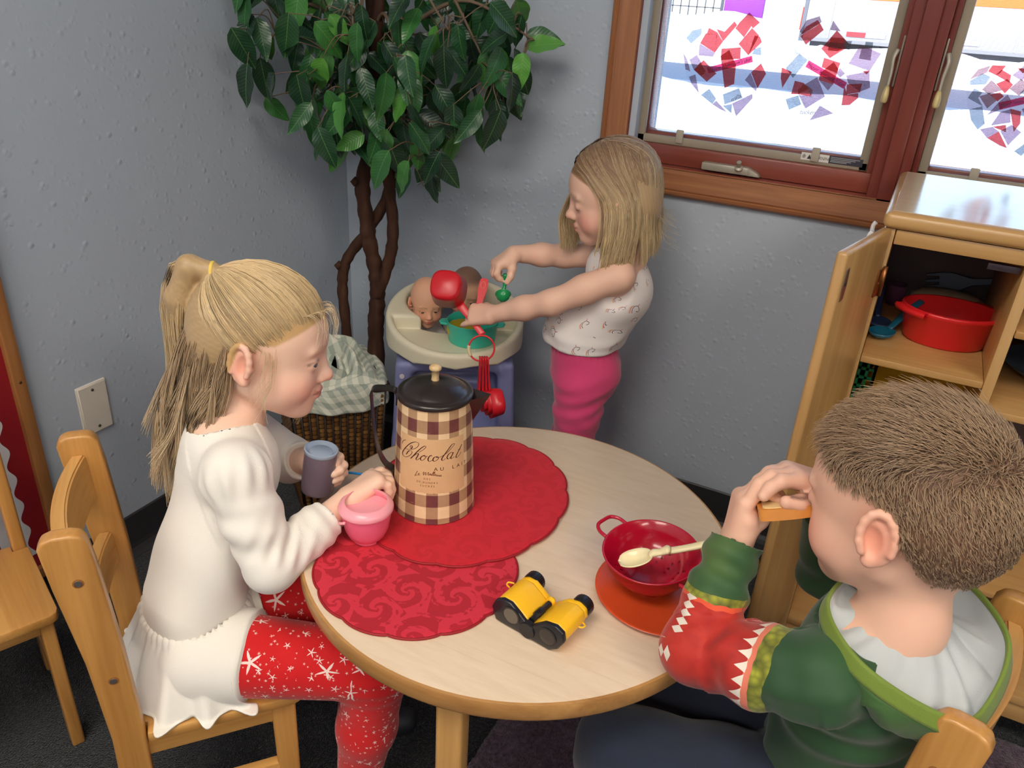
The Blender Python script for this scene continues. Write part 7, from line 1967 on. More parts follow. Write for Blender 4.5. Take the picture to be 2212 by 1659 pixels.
    for A, B, Cc in ((Lh, Lk, La), (Rh, Rk, Ra)): G.chain([A - up * 0.02, A + (B - A) * 0.45, B, Cc], [0.058, 0.052, 0.045, 0.036], 0.016)
    G.half(wst + up * 0.002, up, 0.003)
    G.half((0, 0, 0.065), (0, 0, -1), 0.003)
    V, Q = G.mesh(0.004, 1); Q = close_faces(V, Q); N = vnormals(V, Q)
    fw = (V - hips) @ g; sd_ = (V - hips) @ l; zz = V[:, 2] - hips[2]
    d = 0.0020 * np.sin(zz * 170 + fw * 60 + sd_ * 30) * np.exp(-((zz + 0.06) / 0.05) ** 2) + 0.0012 * np.sin(zz * 120 - fw * 90) * sstep(-0.05, -0.15, zz)
    d += 0.0012 * np.sin(np.arctan2(sd_, fw) * 34) * np.exp(-((V[:, 2] - wst[2] + 0.014) / 0.010) ** 2)
    mesh('leggings', V + N * d[:, None] - O, Q, ml, t)
    for an in (La, Ra):
        K = SDF(); K.cone(an + np.array([0, 0, -0.034]), an + g * 0.092 + np.array([0, 0, -0.038]), 0.027, 0.0225, 0.02); K.ball(an, 0.028, 0.02)
        K.half((0, 0, 0.001), (0, 0, -1), 0.003)
        V, Q = K.mesh(0.005, 1); mesh('shoe', V - O, close_faces(V, Q), plain('shoe_pink', (196, 120, 150), .6), t)
    # ---- hair
    def W(q): return fr.o + (np.asarray(q) * s) @ fr.R.T
    down = np.array([0, 0, -1.0]); dl = fr.R.T @ down           # gravity in head space
    N_ = 14; P = []
    for i in range(150):
        side = 1 if i % 2 else -1
        x0_ = rng.uniform(-0.090, 0.074); v0 = rng.rand() ** 1.5; li0 = rng.rand(); l1, l2 = rng.uniform(0.035, 0.090), rng.normal(0, 0.006); fl = rng.rand()
        for j in range(20):
            x = x0_ + rng.normal(0, 0.003); v_ = np.clip(v0 + rng.normal(0, 0.02), 0, 1)
            r0 = to_scalp(np.array([x, side * (0.002 + 0.066 * v_), 0.114 - 0.03 * v_ - max(0, x) * 0.35]), 0.014)
            lift = 0.02 + 0.05 * li0 + 0.012 * rng.rand()
            if side > 0:      # near side: swept back over the ear
                xs = np.interp(x, [-0.090, 0.0, 0.074], [-0.094, -0.035, 0.036]) + l2
                m1 = to_scalp(np.array([x * 0.75 + xs * 0.25, 0.062, 0.062]), lift)
                m2 = to_scalp(np.array([xs, 0.080, 0.005]), lift + 0.05) + np.array([0, 0.011 * math.exp(-((xs + 0.012) / 0.022) ** 2), 0])
                m3 = m2 + dl * 0.060 + np.array([-0.006, 0.006, 0]) + rng.normal(0, 0.0015, 3)
                m4 = m3 + dl * (l1 + rng.normal(0, .006)) + np.array([0.012 * fl - (0.014 if xs < -0.05 else 0), -0.004 + rng.normal(0, .002), 0])
            else:             # far side: falls forward beside the cheek
                xs = np.interp(x, [-0.090, 0.0, 0.074], [-0.090, 0.030, 0.104]) + l2
                m1 = to_scalp(np.array([x * 0.6 + xs * 0.4, -0.056, 0.072]), lift)
                m2 = to_scalp(np.array([xs * 0.95, -0.070, 0.012]), lift + 0.06 + 0.10 * max(0, xs) / 0.09)
                m3 = m2 + dl * 0.060 + np.array([0.022 if xs > 0.02 else 0.0, -0.002, 0]) + rng.normal(0, 0.0015, 3)
                m4 = m3 + dl * (l1 * 0.9 + rng.normal(0, .006)) + np.array([-0.010 * fl, 0.004, 0])
            q = resample(catmull(np.array([r0, (r0 + m1) / 2, m1, m2, m3, m4]), 4), N_)
            P.append(outside(q, lift))
    for i in range(60):    # crown and back of the head
        y0 = rng.uniform(-1.1, 1.5); li0 = rng.rand(); l1 = rng.uniform(0.03, 0.085); x0_ = rng.uniform(-0.07, 0.0)
        for j in range(20):
            y = y0 + rng.normal(0, 0.03)
            r0 = to_scalp(np.array([x0_, y * 0.02, 0.114]), 0.014); lift = 0.03 + 0.05 * li0 + 0.012 * rng.rand()
            m1 = to_scalp(np.array([-0.085, y * 0.045, 0.075]), lift); m2 = to_scalp(np.array([-0.095, y * 0.066, 0.010]), lift + 0.04)
            m3 = m2 + dl * 0.065 + rng.normal(0, .002, 3); m4 = m3 + dl * (l1 + rng.normal(0, .006)) + np.array([-0.008 + rng.normal(0, .003), 0, 0])
            P.append(outside(resample(catmull(np.array([r0, (r0 + m1) / 2, m1, m2, m3, m4]), 4), N_), lift))
    P = np.array(P); P = W(P.reshape(-1, 3)).reshape(len(P), N_, 3)
    # flyaway ends flicking out behind
    P4 = []
    for i in range(60):
        r0 = to_scalp(np.array([-0.088, rng.uniform(-.05, .07), rng.uniform(0.0, 0.06)]), 0.03)
        m1 = r0 + np.array([-0.012, 0.0, 0]) + dl * 0.05; m2 = m1 + dl * rng.uniform(0.04, 0.07) + np.array([-0.014, 0.0, 0]); m3 = m2 + dl * 0.025 + np.array([-0.028 * rng.rand() - 0.012, rng.normal(0, .01), 0])
        P4.append(resample(catmull(W(np.array([r0, m1, m2, m3])), 5), 12))
    Cp = SDF(); Cp.ell(fr(*(SC_C * s)), SC_R * s * 1.03, fr.R)
    Cp.ell(fr(-0.050 * s, 0.012 * s, -0.020 * s), np.array((0.052, 0.066, 0.070)) * s, fr.R, 0.02)
    Cp.half(fr(0.026 * s, 0, 0.020 * s), fr.R @ nrm((0.80, -0.20, -0.56)), 0.010)
    Vc, Qc = Cp.mesh(0.004, 1); Qc = close_faces(Vc, Qc)
    cc = np.concatenate([np.tile(np.array(lin((186, 158, 120))), (len(Vc), 1)), np.ones((len(Vc), 1))], 1); qc = fr.inv(Vc); cc[:, :3] *= (0.92 + 0.08 * np.sin(np.arctan2(qc[:, 1], qc[:, 0] + 0.02) * 70))[:, None]
    hair_obj('hair', t, O, [(P, 0.00075, 0.0004, (138, 106, 82), (226, 202, 156)), (np.array(P4), 0.0005, 0.0002, (150, 116, 84), (226, 208, 170))], (Vc, Qc), cc)
    # ---- things in her hands
    MRED = plain('measure_red', (214, 34, 46), 0.3, sss=0.05)
    # big red measuring cup turned bottom-up, its handle running through her left hand
    cupc = np.array([0.536, -0.338, 0.607]); hend = np.array([0.636, -0.362, 0.535])
    def measure(name, c, axis, hdir, r, dpt, hl, label, group=None, tapr=0.86):
        """cup: axis points from the open rim to the closed bottom"""
        o = empty(name, tuple(c), 0, label, 'measuring cup', group)
        f = Fr((0, 0, 0), hdir, axis)
        prof = [(0.0, dpt), (r * tapr * 0.80, dpt), (r * tapr * 0.96, dpt * 0.93), (r * tapr, dpt * 0.80), (r, 0.0), (r - 0.0016, 0.0), (r * tapr - 0.0018, dpt * 0.78), (0, dpt - 0.003)]
        V, F = lathe_data(prof, 40, rfun=lambda a_, z: 1 + 0.05 * math.cos(4 * a_))
        mesh('cup', np.array(V) @ f.R.T, F, MRED, o)
        Pp = catmull([(r - 0.002, 0, 0.002), (r + hl * 0.3, 0, 0.002), (r + hl * 0.7, 0, 0.002), (r + hl, 0, 0.002)], 4)
        wv = np.array([0.010, 0.0075, 0.0068, 0.0072]) ; wv = np.interp(np.linspace(0, 3, len(Pp)), range(4), wv)
        tube('handle', Pp @ f.R.T, wv, MRED, o, up=f.y, sec=[(1, 0.16), (0.8, 0.24), (-0.8, 0.24), (-1, 0.16), (-1, -0.16), (-.8, -.24), (.8, -.24), (1, -0.16)])
        return o
    hd = nrm(hend - cupc)
    measure('measuring_cup', cupc, nrm(np.array([-0.35, -0.45, 0.80])), hd, 0.0405, 0.052, 0.085, 'large red measuring cup turned upside down over the teal pot')
    # a second handle with an oval hole sticking up out of her fist
    sp = empty('measuring_spoon', (0.612, -0.346, 0.580), 0, 'red measuring spoon handle with oval hole sticking up from the child\'s fist', 'measuring spoon')
    d2 = nrm(np.array([0.602, -0.300, 0.640]) - np.array([0.612, -0.346, 0.580])); f2 = Fr((0, 0, 0), d2, nrm((0.4, -0.85, 0.3)))
    pts = catmull([(0.074, 0, 0), (0.070, 0.0085, 0), (0.050, 0.0095, 0), (0.02, 0.006, 0), (-0.02, 0.005, 0), (-0.02, -0.005, 0), (0.02, -0.006, 0), (0.050, -0.0095, 0), (0.070, -0.0085, 0)], 3, True)
    bm = bmesh.new(); vs_ = [bm.verts.new(f2.R @ p) for p in pts]; fc = bm.faces.new(vs_); 
    r_ = bmesh.ops.extrude_face_region(bm, geom=[fc]); [setattr(v_, 'co', v_.co + Vector(f2.R @ np.array([0, 0, 0.003]))) for v_ in r_['geom'] if isinstance(v_, bmesh.types.BMVert)]
    bmesh.ops.recalc_face_normals(bm, faces=bm.faces); from_bm('handle', bm, MRED, sp)
    V, F = tube_data(np.array([f2.R @ np.array([0.058 + 0.008 * math.cos(x), 0.0048 * math.sin(x), 0.0035]) for x in np.linspace(0, 2 * PI, 25)]), 0.0014, 6, True)
    mesh('hole_rim', V, F, plain('measure_red_light', (236, 120, 112), .3), sp)
    # ring with the nested small cups hanging below
    rc = np.array([0.6440, -0.3810, 0.5130]); ra_ = nrm((0.887, 0.459, 0.05)); rb_ = nrm((-0.15, 0.25, 0.95))
    rg = empty('measuring_ring', tuple(rc), 0, 'red plastic ring with worn cream clasp holding the measuring cups', 'ring')
    V, F = tube_data(np.array([ra_ * 0.0275 * math.cos(x) + rb_ * 0.0275 * math.sin(x) for x in np.linspace(0, 2 * PI, 49)]), 0.0021, 8, True)
    mesh('ring', V, F, MRED, rg)
    tube('clasp', np.array([ra_ * 0.0275 * math.cos(x) + rb_ * 0.0275 * math.sin(x) for x in np.linspace(PI * 0.93, PI * 1.20, 9)]), 0.0038, plain('clasp_cream', (226, 206, 164), .5), rg, 10)
    hang = rc + rb_ * -0.0265 + ra_ * 0.004
    names = ['smallest', 'second', 'third', 'largest']
    for k in range(4):
        r = 0.0230 + 0.0038 * k; tip = hang + ra_ * (-0.008 + 0.0052 * k) + np.array([0, 0, 0.004])
        dn = nrm(np.array([0.02 + 0.004 * k, -0.02, -1.0])); hl = 0.072
        c = tip + dn * (hl + r) + ra_ * (0.003 * k - 0.002)
        hdv = nrm(tip - c)
        ax = nrm(np.array([0.72, 0.66, -0.10]))
        measure('measuring_cup', c, ax, hdv, r, 0.014 + 0.006 * k, np.linalg.norm(tip - c) - r + 0.004, '%s of the nested red measuring cups hanging from the ring' % names[k].capitalize(), 'nested measuring cups on the ring')
    # green spoon
    gs = empty('toy_spoon', (0.598, -0.222, 0.592), 0, 'bright green scoop spoon dangling from the standing child\'s right hand', 'toy spoon')
    mg = plain('spoon_green', (14, 150, 84), 0.2, coat=0.3)
    hp = trr[0] * 0.5 + trr['t'] * 0.5; hp0 = hp - np.array([0.598, -0.222, 0.592])
    bc = np.array([0.0, -0.030, 0.010]); bc = hp0 + np.array([0.002, -0.010, -0.030])
    tube('handle', catmull([hp0 + np.array([0, 0, 0.016]), hp0, (hp0 + bc) / 2, bc + np.array([0, 0, 0.013])], 5), [0.0056, 0.0056, .0054, .0052, .0050, .0048, .0046, .0044, .0042, .0042, .0042, .0044, .0046, .0048, .005, .005], mg, gs, 10)
    V, F = lathe_data([(0.0, -0.013), (0.008, -0.011), (0.0135, -0.005), (0.0160, 0.0035), (0.0172, 0.0040), (0.0172, 0.0048), (0.0150, 0.0042), (0.0125, -0.004), (0.007, -0.0095), (0, -0.0115)], 32)
    f3 = Fr((0, 0, 0), (0.887, 0.459, 0.05), nrm((-0.40, 0.75, 0.55)))
    mesh('bowl', np.array(V) @ f3.R.T + bc, F, mg, gs)
girl_b()
# ------------------------------------------------------------------ two baby dolls in the high chair
def doll(o, fwd, s, label, skin, hairc, bodyc):
    t = empty('baby_doll', tuple(o), 0, label, 'doll', 'baby dolls in the high chair')
    O = np.array(o); fr = Fr(O, fwd, (0, 0, 1)); S = SDF()
    head(S, fr, s, 'open', 0.0); up = np.array([0, 0, 1.0])
    nb = fr(-0.033 * s, 0, -0.12 * s)
    hm = (lambda q: 0.75 * sstep(0.035, 0.075, q[:, 2] - 0.35 * q[:, 0]) * (np.linalg.norm(q, axis=1) < 0.14)) if hairc else None
    skin_mesh('head', S, t, O, 0.0022, lambda V: skin_col(V, fr, s, skin, 0.45, (120, 90, 70), (196, 92, 88), hairc or (0, 0, 0), hm))
    eyeballs(t, fr, s, O, (0, -0.1), (70, 50, 40))
    B = SDF(); B.flat(nb - up * 0.012, nb - up * 0.060, 0.030, 0.034, fr.x, 0.8, 0.02); sd = fr.y
    for k in (-1, 1): B.chain([nb - up * 0.016 + sd * 0.022 * k, nb - up * 0.040 + sd * 0.045 * k + fr.x * 0.016, nb - up * 0.052 + sd * 0.034 * k + fr.x * 0.042], [0.016, 0.0135, 0.011], 0.01)
    V, Q = B.mesh(0.003, 1)
    mesh('romper', V - O, close_faces(V, Q), bodyc, t)
doll((0.384, -0.192, 0.500), (0.62, -0.74, -0.18), 0.54, 'bald pale baby doll leaning at the left of the high chair', (232, 178, 146), None, plain('doll_white', (214, 206, 196), .9))
b_ = NB('doll_print'); v_ = b_.obj()
doll((0.452, -0.118, 0.518), (0.42, -0.88, -0.22), 0.56, 'baby doll with painted dark hair behind the red cup', (208, 164, 134), (64, 52, 46), b_.bsdf(b_.mix(b_.math('GREATER_THAN', b_.noise(v_, 150, 2), 0.6), lin((206, 204, 204)), lin((110, 106, 116))), 0.9))
# ------------------------------------------------------------------ boy seated at the right
def boy():
    s = 1.0; rng = np.random.RandomState(9)
    fr = Fr((1.449, -0.970, 0.766), (-0.907, 0.366, -0.207), (-0.161, 0.153, 0.975))
    f = nrm((-0.95, 0.31, 0)); l = np.array([-f[1], f[0], 0]); up = np.array([0, 0, 1.0])
    O = np.array([1.440, -0.935, 0.30])
    t = empty('person', tuple(O), 0, 'child with short light brown hair in green dinosaur hoodie, seated, holding toy bread', 'person')
    hips = np.array([1.456, -0.945, 0.362]); sh = np.array([1.468, -0.985, 0.616]); nbk = fr(-0.014, 0, -0.120)
    Ls, Rs = np.array([1.420, -1.066, 0.600]), np.array([1.468, -0.898, 0.606])
    Le, Lw = np.array([1.290, -1.046, 0.558]), np.array([1.2990, -0.966, 0.654])
    Re, Rw = np.array([1.405, -0.850, 0.580]), np.array([1.382, -0.905, 0.722])
    Lh, Lk, La = np.array([1.440, -0.992, 0.352]), np.array([1.222, -1.040, 0.348]), np.array([1.235, -1.040, 0.075])
    Rh, Rk, Ra = np.array([1.450, -0.900, 0.352]), np.array([1.225, -0.880, 0.348]), np.array([1.238, -0.880, 0.075])
    S = SDF()
    head(S, fr, s, 'down', 0.0, neck=(-0.014, -0.120))
    S.cone(nbk, sh + up * 0.0, 0.036, 0.038, 0.025)
    S.flat(hips, sh - up * 0.04, 0.068, 0.070, f, 0.75, 0.03)
    S.cone(Rs, Ls, 0.028, 0.028, 0.03)
    S.chain([Ls, Le, Lw], [0.028, 0.024, 0.0190], 0.015); S.chain([Rs, Re, Rw], [0.028, 0.024, 0.0190], 0.015)
    S.chain([Lh, Lk], [0.048, 0.034], 0.02); S.chain([Rh, Rk], [0.048, 0.034], 0.02)
    # hands: left grips the bread from below with the thumb over it; right lies over the far edge
    bread = np.array([1.3440, -0.9560, 0.7180]); bx = nrm(np.array([1.372, -0.950, 0.727]) - np.array([1.322, -0.968, 0.712]))
    hand(S, Lw + nrm(Lw - Le) * 0.006, nrm(np.array([1.294, -0.950, 0.712]) - Lw), nrm(np.array([0.85, 0.35, 0.10])), -1, [(0.55, 1.0, 0.6), (0.65, 1.0, 0.6), (0.75, 1.0, 0.6), (0.8, 1.0, 0.6)], 0.08, (0.80, -0.25, 0.75), 1.02)
    hand(S, Rw, nrm(np.array([1.336, -0.928, 0.742]) - Rw), nrm(np.array([-0.15, -0.35, -0.90])), 1, [(0.35, 0.55, 0.4), (0.40, 0.60, 0.4), (0.45, 0.65, 0.4), (0.5, 0.7, 0.4)], 0.10, (0.7, 0.55, 0.35), 1.10)
    def hm(q):
        zl = np.interp(q[:, 0], [-0.10, -0.045, -0.030, -0.012, 0.010, 0.035, 0.060, 0.080], [-0.062, -0.052, -0.020, 0.022, 0.030, 0.032, 0.052, 0.066])
        return 0.96 * sstep(-0.006, 0.014, q[:, 2] - zl) * (np.linalg.norm(q, axis=1) < 0.14) * (np.abs(q[:, 1]) < 0.0745)
    Vb, Nb = skin_mesh('body', S, t, O, 0.0025, lambda V: skin_col(V, fr, s, (236, 190, 164), 0.5, (150, 112, 80), (204, 106, 100), (112, 86, 66), hm, 'down'))
    # ---- hoodie
    b = NB('dino_jersey'); pos = b.obj(); uv = b.sep(b.attr('uvw', 'Vector')); sv, th, arm = uv[0], uv[1], uv[2]
    n1 = b.noise(pos, 9, 3); n2 = b.noise(pos, 60, 3)
    green = b.ramp(n1, [(0.25, lin((36, 66, 42))), (0.55, lin((48, 84, 50))), (0.8, lin((84, 110, 56)))])
    lime = b.ramp(b.voro(pos, 110, 'F1'), [(0.0, lin((176, 176, 58))), (0.5, lin((128, 132, 44))), (1.0, lin((78, 82, 34)))])
    red = b.ramp(b.math('ADD', b.math('MULTIPLY', n1, 0.6), b.math('MULTIPLY', n2, 0.4)), [(0.2, lin((104, 22, 22))), (0.5, lin((176, 40, 32))), (0.8, lin((206, 62, 44)))])
    gum = lin((220, 120, 96)); tooth = lin((224, 214, 200))
    wob = b.math('MULTIPLY', b.math('SUBTRACT', b.noise(pos, 30, 2), 0.5), 0.05)
    s1 = b.math('ADD', sv, wob)
    lo = b.math('ADD', 0.20, b.math('MULTIPLY', b.math('COSINE', th), 0.03))
    hi = b.math('ADD', 0.76, b.math('MULTIPLY', b.math('SINE', th), 0.05))
    dlo = b.math('SUBTRACT', s1, lo); dhi = b.math('SUBTRACT', hi, s1)
    inr = b.math('MULTIPLY', b.math('GREATER_THAN', dlo, 0.0), b.math('GREATER_THAN', dhi, 0.0))
    tri = b.math('ABSOLUTE', b.math('SUBTRACT', b.math('FRACT', b.math('MULTIPLY', th, 3.1)), 0.5))
    tl = b.math('MULTIPLY', b.math('SUBTRACT', 0.5, tri), 0.10)
    lowside = b.math('LESS_THAN', b.math('SINE', b.math('ADD', th, 0.3)), 0.45)
    tooth1 = b.math('MULTIPLY', b.math('MULTIPLY', b.math('GREATER_THAN', dlo, 0.025), b.math('LESS_THAN', dlo, b.math('ADD', 0.02, tl))), lowside)
    tri2 = b.math('ABSOLUTE', b.math('SUBTRACT', b.math('FRACT', b.math('MULTIPLY', sv, 26.0)), 0.5))
    thd = b.math('ABSOLUTE', b.math('ADD', th, 1.25))
    tooth2 = b.math('MULTIPLY', b.math('LESS_THAN', thd, b.math('MULTIPLY', b.math('SUBTRACT', 0.5, tri2), 0.50)), b.math('MULTIPLY', b.math('GREATER_THAN', sv, 0.54), b.math('LESS_THAN', sv, 0.76)))
    c = b.mix(inr, green, red)
    c = b.mix(b.math('MULTIPLY', inr, b.math('LESS_THAN', dlo, 0.030)), c, gum)
    c = b.mix(b.math('MULTIPLY', inr, b.math('LESS_THAN', dhi, 0.018)), c, lin((220, 84, 52)))
    c = b.mix(b.math('MULTIPLY', b.math('LESS_THAN', dlo, 0.0), b.math('GREATER_THAN', dlo, -0.060)), c, lime)
    c = b.mix(b.math('MULTIPLY', b.math('LESS_THAN', dhi, 0.0), b.math('GREATER_THAN', dhi, -0.035)), c, lime)
    c = b.mix(b.math('MULTIPLY', inr, b.math('MAXIMUM', tooth1, tooth2)), c, tooth)
    c = b.mix(arm, green, c)
    mj = b.bsdf(c, 0.62, 0, 0.3, b.bump(b.noise(pos, 600, 2), 0.12, 0.001), sheen=0.2)
    T = SDF(); wd0 = nrm(Lw - Le)
    T.flat(hips + up * 0.0, sh - up * 0.05, 0.090, 0.088, f, 0.84, 0.03)
    T.cone(Rs + (Ls - Rs) * 0.08, Ls + (Rs - Ls) * 0.08, 0.040, 0.040, 0.03)
    T.cone(sh - up * 0.004, sh - up * 0.04, 0.050, 0.066, 0.03)
    T.chain([Ls, (Ls + Le) / 2, Le, (Le + Lw) / 2, Lw, Lw + wd0 * 0.065], [0.046, 0.042, 0.037, 0.0325, 0.0285, 0.0262], 0.012)
    T.chain([Rs, Re, Rw], [0.044, 0.037, 0.029], 0.012)
    wd = nrm(Lw - Le); wr = nrm(Rw - Re)
    T.cone(Lw + wd * 0.058, Lw + wd * 0.13, 0.06, 0.06, 0.003, 's'); T.cone(Rw + wr * 0.012, Rw + wr * 0.09, 0.055, 0.055, 0.003, 's')
    T.half(hips - up * 0.055, -up, 0.004)
    na = nrm(nbk - sh); T.cone(sh + na * 0.022, sh + na * 0.12, 0.056, 0.070, 0.004, 's'); T.ball(sh + up * 0.050 + l * 0.012 + f * 0.012, 0.066, 0.004, 's')
    V, Q = T.mesh(0.0029, 1); Q = close_faces(V, Q); N = vnormals(V, Q)
    # sleeve coordinates for the print
    ua = nrm(Le - Ls); L1 = np.linalg.norm(Le - Ls); L2 = np.linalg.norm(Lw - Le)
    q1 = (V - Ls) @ ua; r1 = np.linalg.norm(V - Ls - np.outer(np.clip(q1, 0, L1), ua), axis=1)
    q2 = (V - Le) @ wd; r2 = np.linalg.norm(V - Le - np.outer(np.clip(q2, 0, L2), wd), axis=1)
    fore = r2 < r1
    sv_ = np.where(fore, 0.5 + 0.5 * np.clip(q2 / L2, -0.3, 1.3), 0.5 * np.clip(q1 / L1, -0.3, 1.3))
    hinge = nrm(np.cross(ua, wd)); e2 = np.cross(wd, hinge); e1 = np.cross(ua, hinge)
    rel = np.where(fore[:, None], V - Le, V - Ls)
    th_ = np.arctan2(rel @ hinge, np.where(fore, rel @ e2, rel @ e1))
    armw = ((np.minimum(r1, r2) < 0.054) & ((V - Ls) @ ua > -0.012)).astype(float)
    # folds
    el = np.linalg.norm(V - Le, axis=1); inn = (V - Le) @ nrm(-ua + wd)
    d = 0.0034 * np.sin(((V - Le) @ nrm(ua + wd)) * 210 + (V @ hinge) * 60) * np.exp(-(el / 0.055) ** 2) * sstep(-0.01, 0.03, inn)
    d += 0.0026 * np.sin(q2 * 190 + 1.2 * np.sin(th_)) * (r2 < 0.046) * sstep(0.045, 0.085, q2)
    d += 0.0024 * np.sin(q1 * 120 + th_ * 1.5) * (r1 < 0.05) * sstep(0.0, 0.05, q1) * (el > 0.045)
    bk = (V - sh)
    d += 0.0030 * np.sin(bk @ (l * 60 + up * 75 + f * 30) + 2 * np.sin(bk @ (up * 40 - l * 30))) * (armw < 0.5) * sstep(0.05, -0.04, bk[:, 2])
    sl = np.linalg.norm(V - Ls, axis=1)
    d += 0.0030 * np.sin((V - Ls) @ (nrm(f * 0.4 + up) * 190)) * np.exp(-(sl / 0.05) ** 2)
    mesh('hoodie', V + N * d[:, None] - O, Q, mj, t, attrs={'uvw': np.stack([sv_, th_, armw], 1)})
    # ---- hood lying open on the back
    n0 = np.array([1.474, -0.985, 0.0])
    def loop(ctrl, n=120):
        """ctrl: (angle from front towards left in degrees, radius, z)"""
        pts = [n0 + (f * math.cos(math.radians(a_)) + l * math.sin(math.radians(a_))) * r + up * z for a_, r, z in ctrl]
        P = catmull(pts, 16, True); return resample(np.vstack([P, P[:1]]), n + 1)[:-1]
    L0 = loop([(0, 0.040, 0.652), (60, 0.041, 0.652), (110, 0.041, 0.652), (150, 0.042, 0.650), (180, 0.043, 0.650), (215, 0.042, 0.652), (260, 0.041, 0.655), (310, 0.040, 0.655)])
    La_ = loop([(0, 0.050, 0.648), (60, 0.058, 0.642), (110, 0.064, 0.636), (150, 0.070, 0.628), (180, 0.070, 0.628), (215, 0.066, 0.635), (260, 0.058, 0.645), (310, 0.052, 0.650)])
    Lb_ = loop([(0, 0.056, 0.650), (60, 0.078, 0.636), (110, 0.092, 0.622), (150, 0.100, 0.608), (180, 0.096, 0.620), (215, 0.086, 0.642), (260, 0.070, 0.658), (310, 0.058, 0.656)])
    Lr = loop([(0, 0.058, 0.660), (50, 0.078, 0.656), (95, 0.098, 0.646), (140, 0.110, 0.622), (165, 0.106, 0.624), (205, 0.100, 0.656), (255, 0.078, 0.676), (310, 0.060, 0.668)])
    Lc = loop([(0, 0.060, 0.652), (50, 0.083, 0.646), (95, 0.103, 0.634), (140, 0.115, 0.608), (165, 0.111, 0.610), (205, 0.106, 0.642), (255, 0.083, 0.664), (310, 0.062, 0.658)])
    Ld = loop([(0, 0.060, 0.640), (50, 0.080, 0.626), (95, 0.098, 0.606), (140, 0.108, 0.582), (165, 0.104, 0.580), (205, 0.098, 0.606), (255, 0.080, 0.630), (310, 0.062, 0.640)])
    Le_ = loop([(0, 0.055, 0.626), (50, 0.066, 0.604), (95, 0.074, 0.584), (140, 0.080, 0.560), (165, 0.080, 0.558), (205, 0.076, 0.580), (255, 0.066, 0.604), (310, 0.056, 0.622)])
    def loft(loops, sub=6, amp=0.0, fr_=9):
        A = np.array(loops); n = A.shape[1]; R_ = np.stack([catmull(A[:, i], sub) for i in range(n)], 1)
        m = R_.shape[0]
        if amp:
            th = np.linspace(0, 2 * PI, n, endpoint=False)
            for k in range(m):
                w = math.sin(PI * k / (m - 1)); R_[k, :, 2] += amp * w * (np.sin(fr_ * th + 2 * np.sin(2 * th) + 3 * k / m) + 0.5 * np.sin(17 * th + k * 0.4))
                R_[k, :, :2] += (R_[k, :, :2] - n0[:2]) * (amp * 9 * w * np.sin(7 * th + 1.0))[:, None]
        return R_.reshape(-1, 3), grid_faces(m, n, False, True)
    ml = plain('hood_lining', (184, 190, 192), 0.85, sheen=0.3, bump=(700, .15))
    V, F = loft([L0, La_, Lb_, Lr * 0.97 + Lb_ * 0.03], 6, 0.0045)
    thicken(mesh('hood_lining', V - O, F, ml, t), 0.002)
    V, F = loft([Lr * 0.9 + Lb_ * 0.1 + up * 0.001, Lr + up * 0.003, Lc], 5)
    thicken(mesh('hood_edge', V - O, F, plain('hood_lime', (112, 134, 46), 0.7, sheen=.2, bump=(500, .2)), t), 0.0035)
    V, F = loft([Lc, Ld, Le_], 7, 0.006, 11)
    thicken(mesh('hood', V - O, F, plain('hood_green', (62, 100, 46), 0.65, sheen=.2, bump=(600, .12), var=0.15, vscale=8), t), 0.002)
    # ---- jeans
    G = SDF(); G.flat(hips - up * 0.004, hips + up * 0.03, 0.080, 0.080, f, 0.85, 0.02)
    for A, B, Cc in ((Lh, Lk, La), (Rh, Rk, Ra)): G.chain([A, B, Cc], [0.062, 0.053, 0.043], 0.018)
    G.half((0, 0, 0.08), (0, 0, -1), 0.003)
    V, Q = G.mesh(0.0055, 1); Q = close_faces(V, Q); N = vnormals(V, Q)
    V = V + N * (0.002 * np.sin(V @ (f * 90 + up * 60)))[:, None]
    on = ((V - O) @ f < 0.112) & (V[:, 2] < 0.302); V[on, 2] = 0.302
    mesh('jeans', V - O, Q, plain('denim_navy', (28, 36, 54), 0.9, bump=(500, .3), sheen=0.2, var=0.2), t)
    for an in (La, Ra):
        K = SDF(); K.cone(an + np.array([0, 0, -0.045]), an + f * 0.095 + np.array([0, 0, -0.048]), 0.027, 0.0235, 0.02); K.half((0, 0, 0.022), (0, 0, -1), 0.003)
        V, Q = K.mesh(0.005, 1); mesh('shoe', V - O, close_faces(V, Q), plain('shoe_dark', (30, 30, 34), .6), t)
    # ---- short hair: brushed forward on top, clipped at the sides
    def W(q): return fr.o + (np.asarray(q) * s) @ fr.R.T
    N_ = 4
    qb = fr.inv(Vb) / s; ok = np.nonzero(hm(qb) > 0.35)[0]
    pick = ok[rng.randint(0, len(ok), 12500)]; n = len(pick)
    q = qb[pick] + rng.normal(0, 0.0009, (n, 3)); nn = Nb[pick] @ fr.R; d = nn
    topw = sstep(0.045, 0.085, q[:, 2]) ; midw = sstep(-0.02, 0.06, q[:, 2])
    ln = 0.005 + 0.007 * midw + 0.016 * topw * (0.7 + 0.6 * rng.rand(n))
    comb = np.stack([0.9 * topw - 0.25 * (1 - topw), np.zeros(n), -0.6 * (1 - topw)], 1) + rng.normal(0, 0.22, (n, 3))
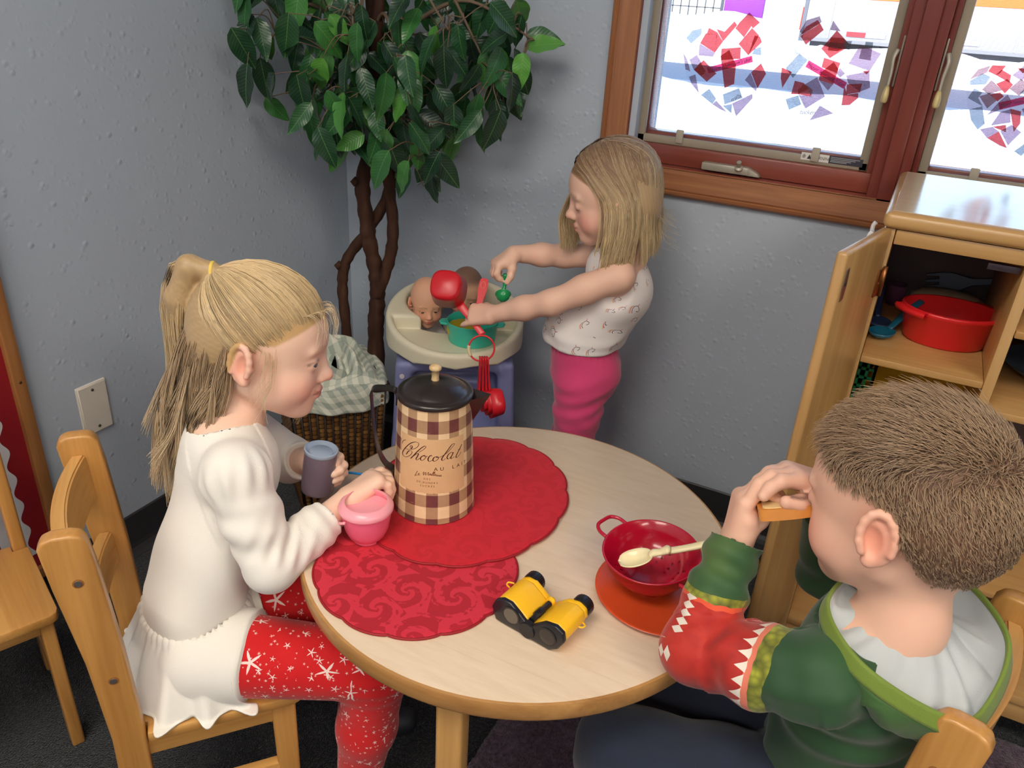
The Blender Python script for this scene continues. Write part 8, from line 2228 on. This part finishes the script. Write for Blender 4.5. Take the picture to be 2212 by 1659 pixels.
    comb -= nn * (comb * nn).sum(1)[:, None]
    P = np.zeros((n, N_, 3))
    for k in range(N_):
        u = k / (N_ - 1); P[:, k] = q * 1.0 + nn * (0.001 + ln * u * (0.55 - 0.25 * u))[:, None] + comb * (ln * u * (0.7 + 0.5 * u))[:, None]
    P = W(P.reshape(-1, 3)).reshape(n, N_, 3)
    hair_obj('hair', t, O, [(P, 0.00060, 0.00015, (122, 94, 70), (178, 148, 116))])
    # ---- toy bread slice
    br = empty('toy_bread', tuple(bread), 0, 'toy bread slice with golden crust held at the boy\'s mouth', 'toy food')
    nb_ = nrm(np.cross(bx, np.cross((0.05, 0.30, 0.95), bx))); fb = Fr((0, 0, 0), bx, nb_)
    o2 = catmull([(-0.030, -0.020, 0), (0.000, -0.023, 0), (0.026, -0.019, 0), (0.032, -0.004, 0), (0.028, 0.014, 0), (0.010, 0.022, 0), (-0.016, 0.021, 0), (-0.031, 0.010, 0), (-0.033, -0.008, 0)], 5, True)
    def slab(nm, sc, z0, z1, m, bev):
        bm = bmesh.new(); A = [bm.verts.new((p[0] * sc, p[1] * sc, z0)) for p in o2]; Bv = [bm.verts.new((p[0] * sc, p[1] * sc, z1)) for p in o2]; k = len(A)
        bm.faces.new(A[::-1]); bm.faces.new(Bv); [bm.faces.new((A[i], A[(i + 1) % k], Bv[(i + 1) % k], Bv[i])) for i in range(k)]
        ed = [e for e in bm.edges if len(e.link_faces) == 2 and e.calc_face_angle(0) > 0.8]
        bmesh.ops.bevel(bm, geom=ed, offset=bev, segments=3, affect='EDGES')
        bmesh.ops.transform(bm, matrix=Matrix([[*fb.R[i], 0] for i in range(3)] + [[0, 0, 0, 1]]), verts=bm.verts)
        return from_bm(nm, bm, m, br, True, angle=60)
    slab('crust', 1.0, -0.0065, 0.0065, plain('bread_crust', (216, 142, 66), 0.35, coat=0.2, var=0.12, vscale=60), 0.0032)
    slab('crumb', 0.84, -0.0070, 0.0071, plain('bread_crumb', (242, 216, 158), 0.5), 0.0004)
boy()
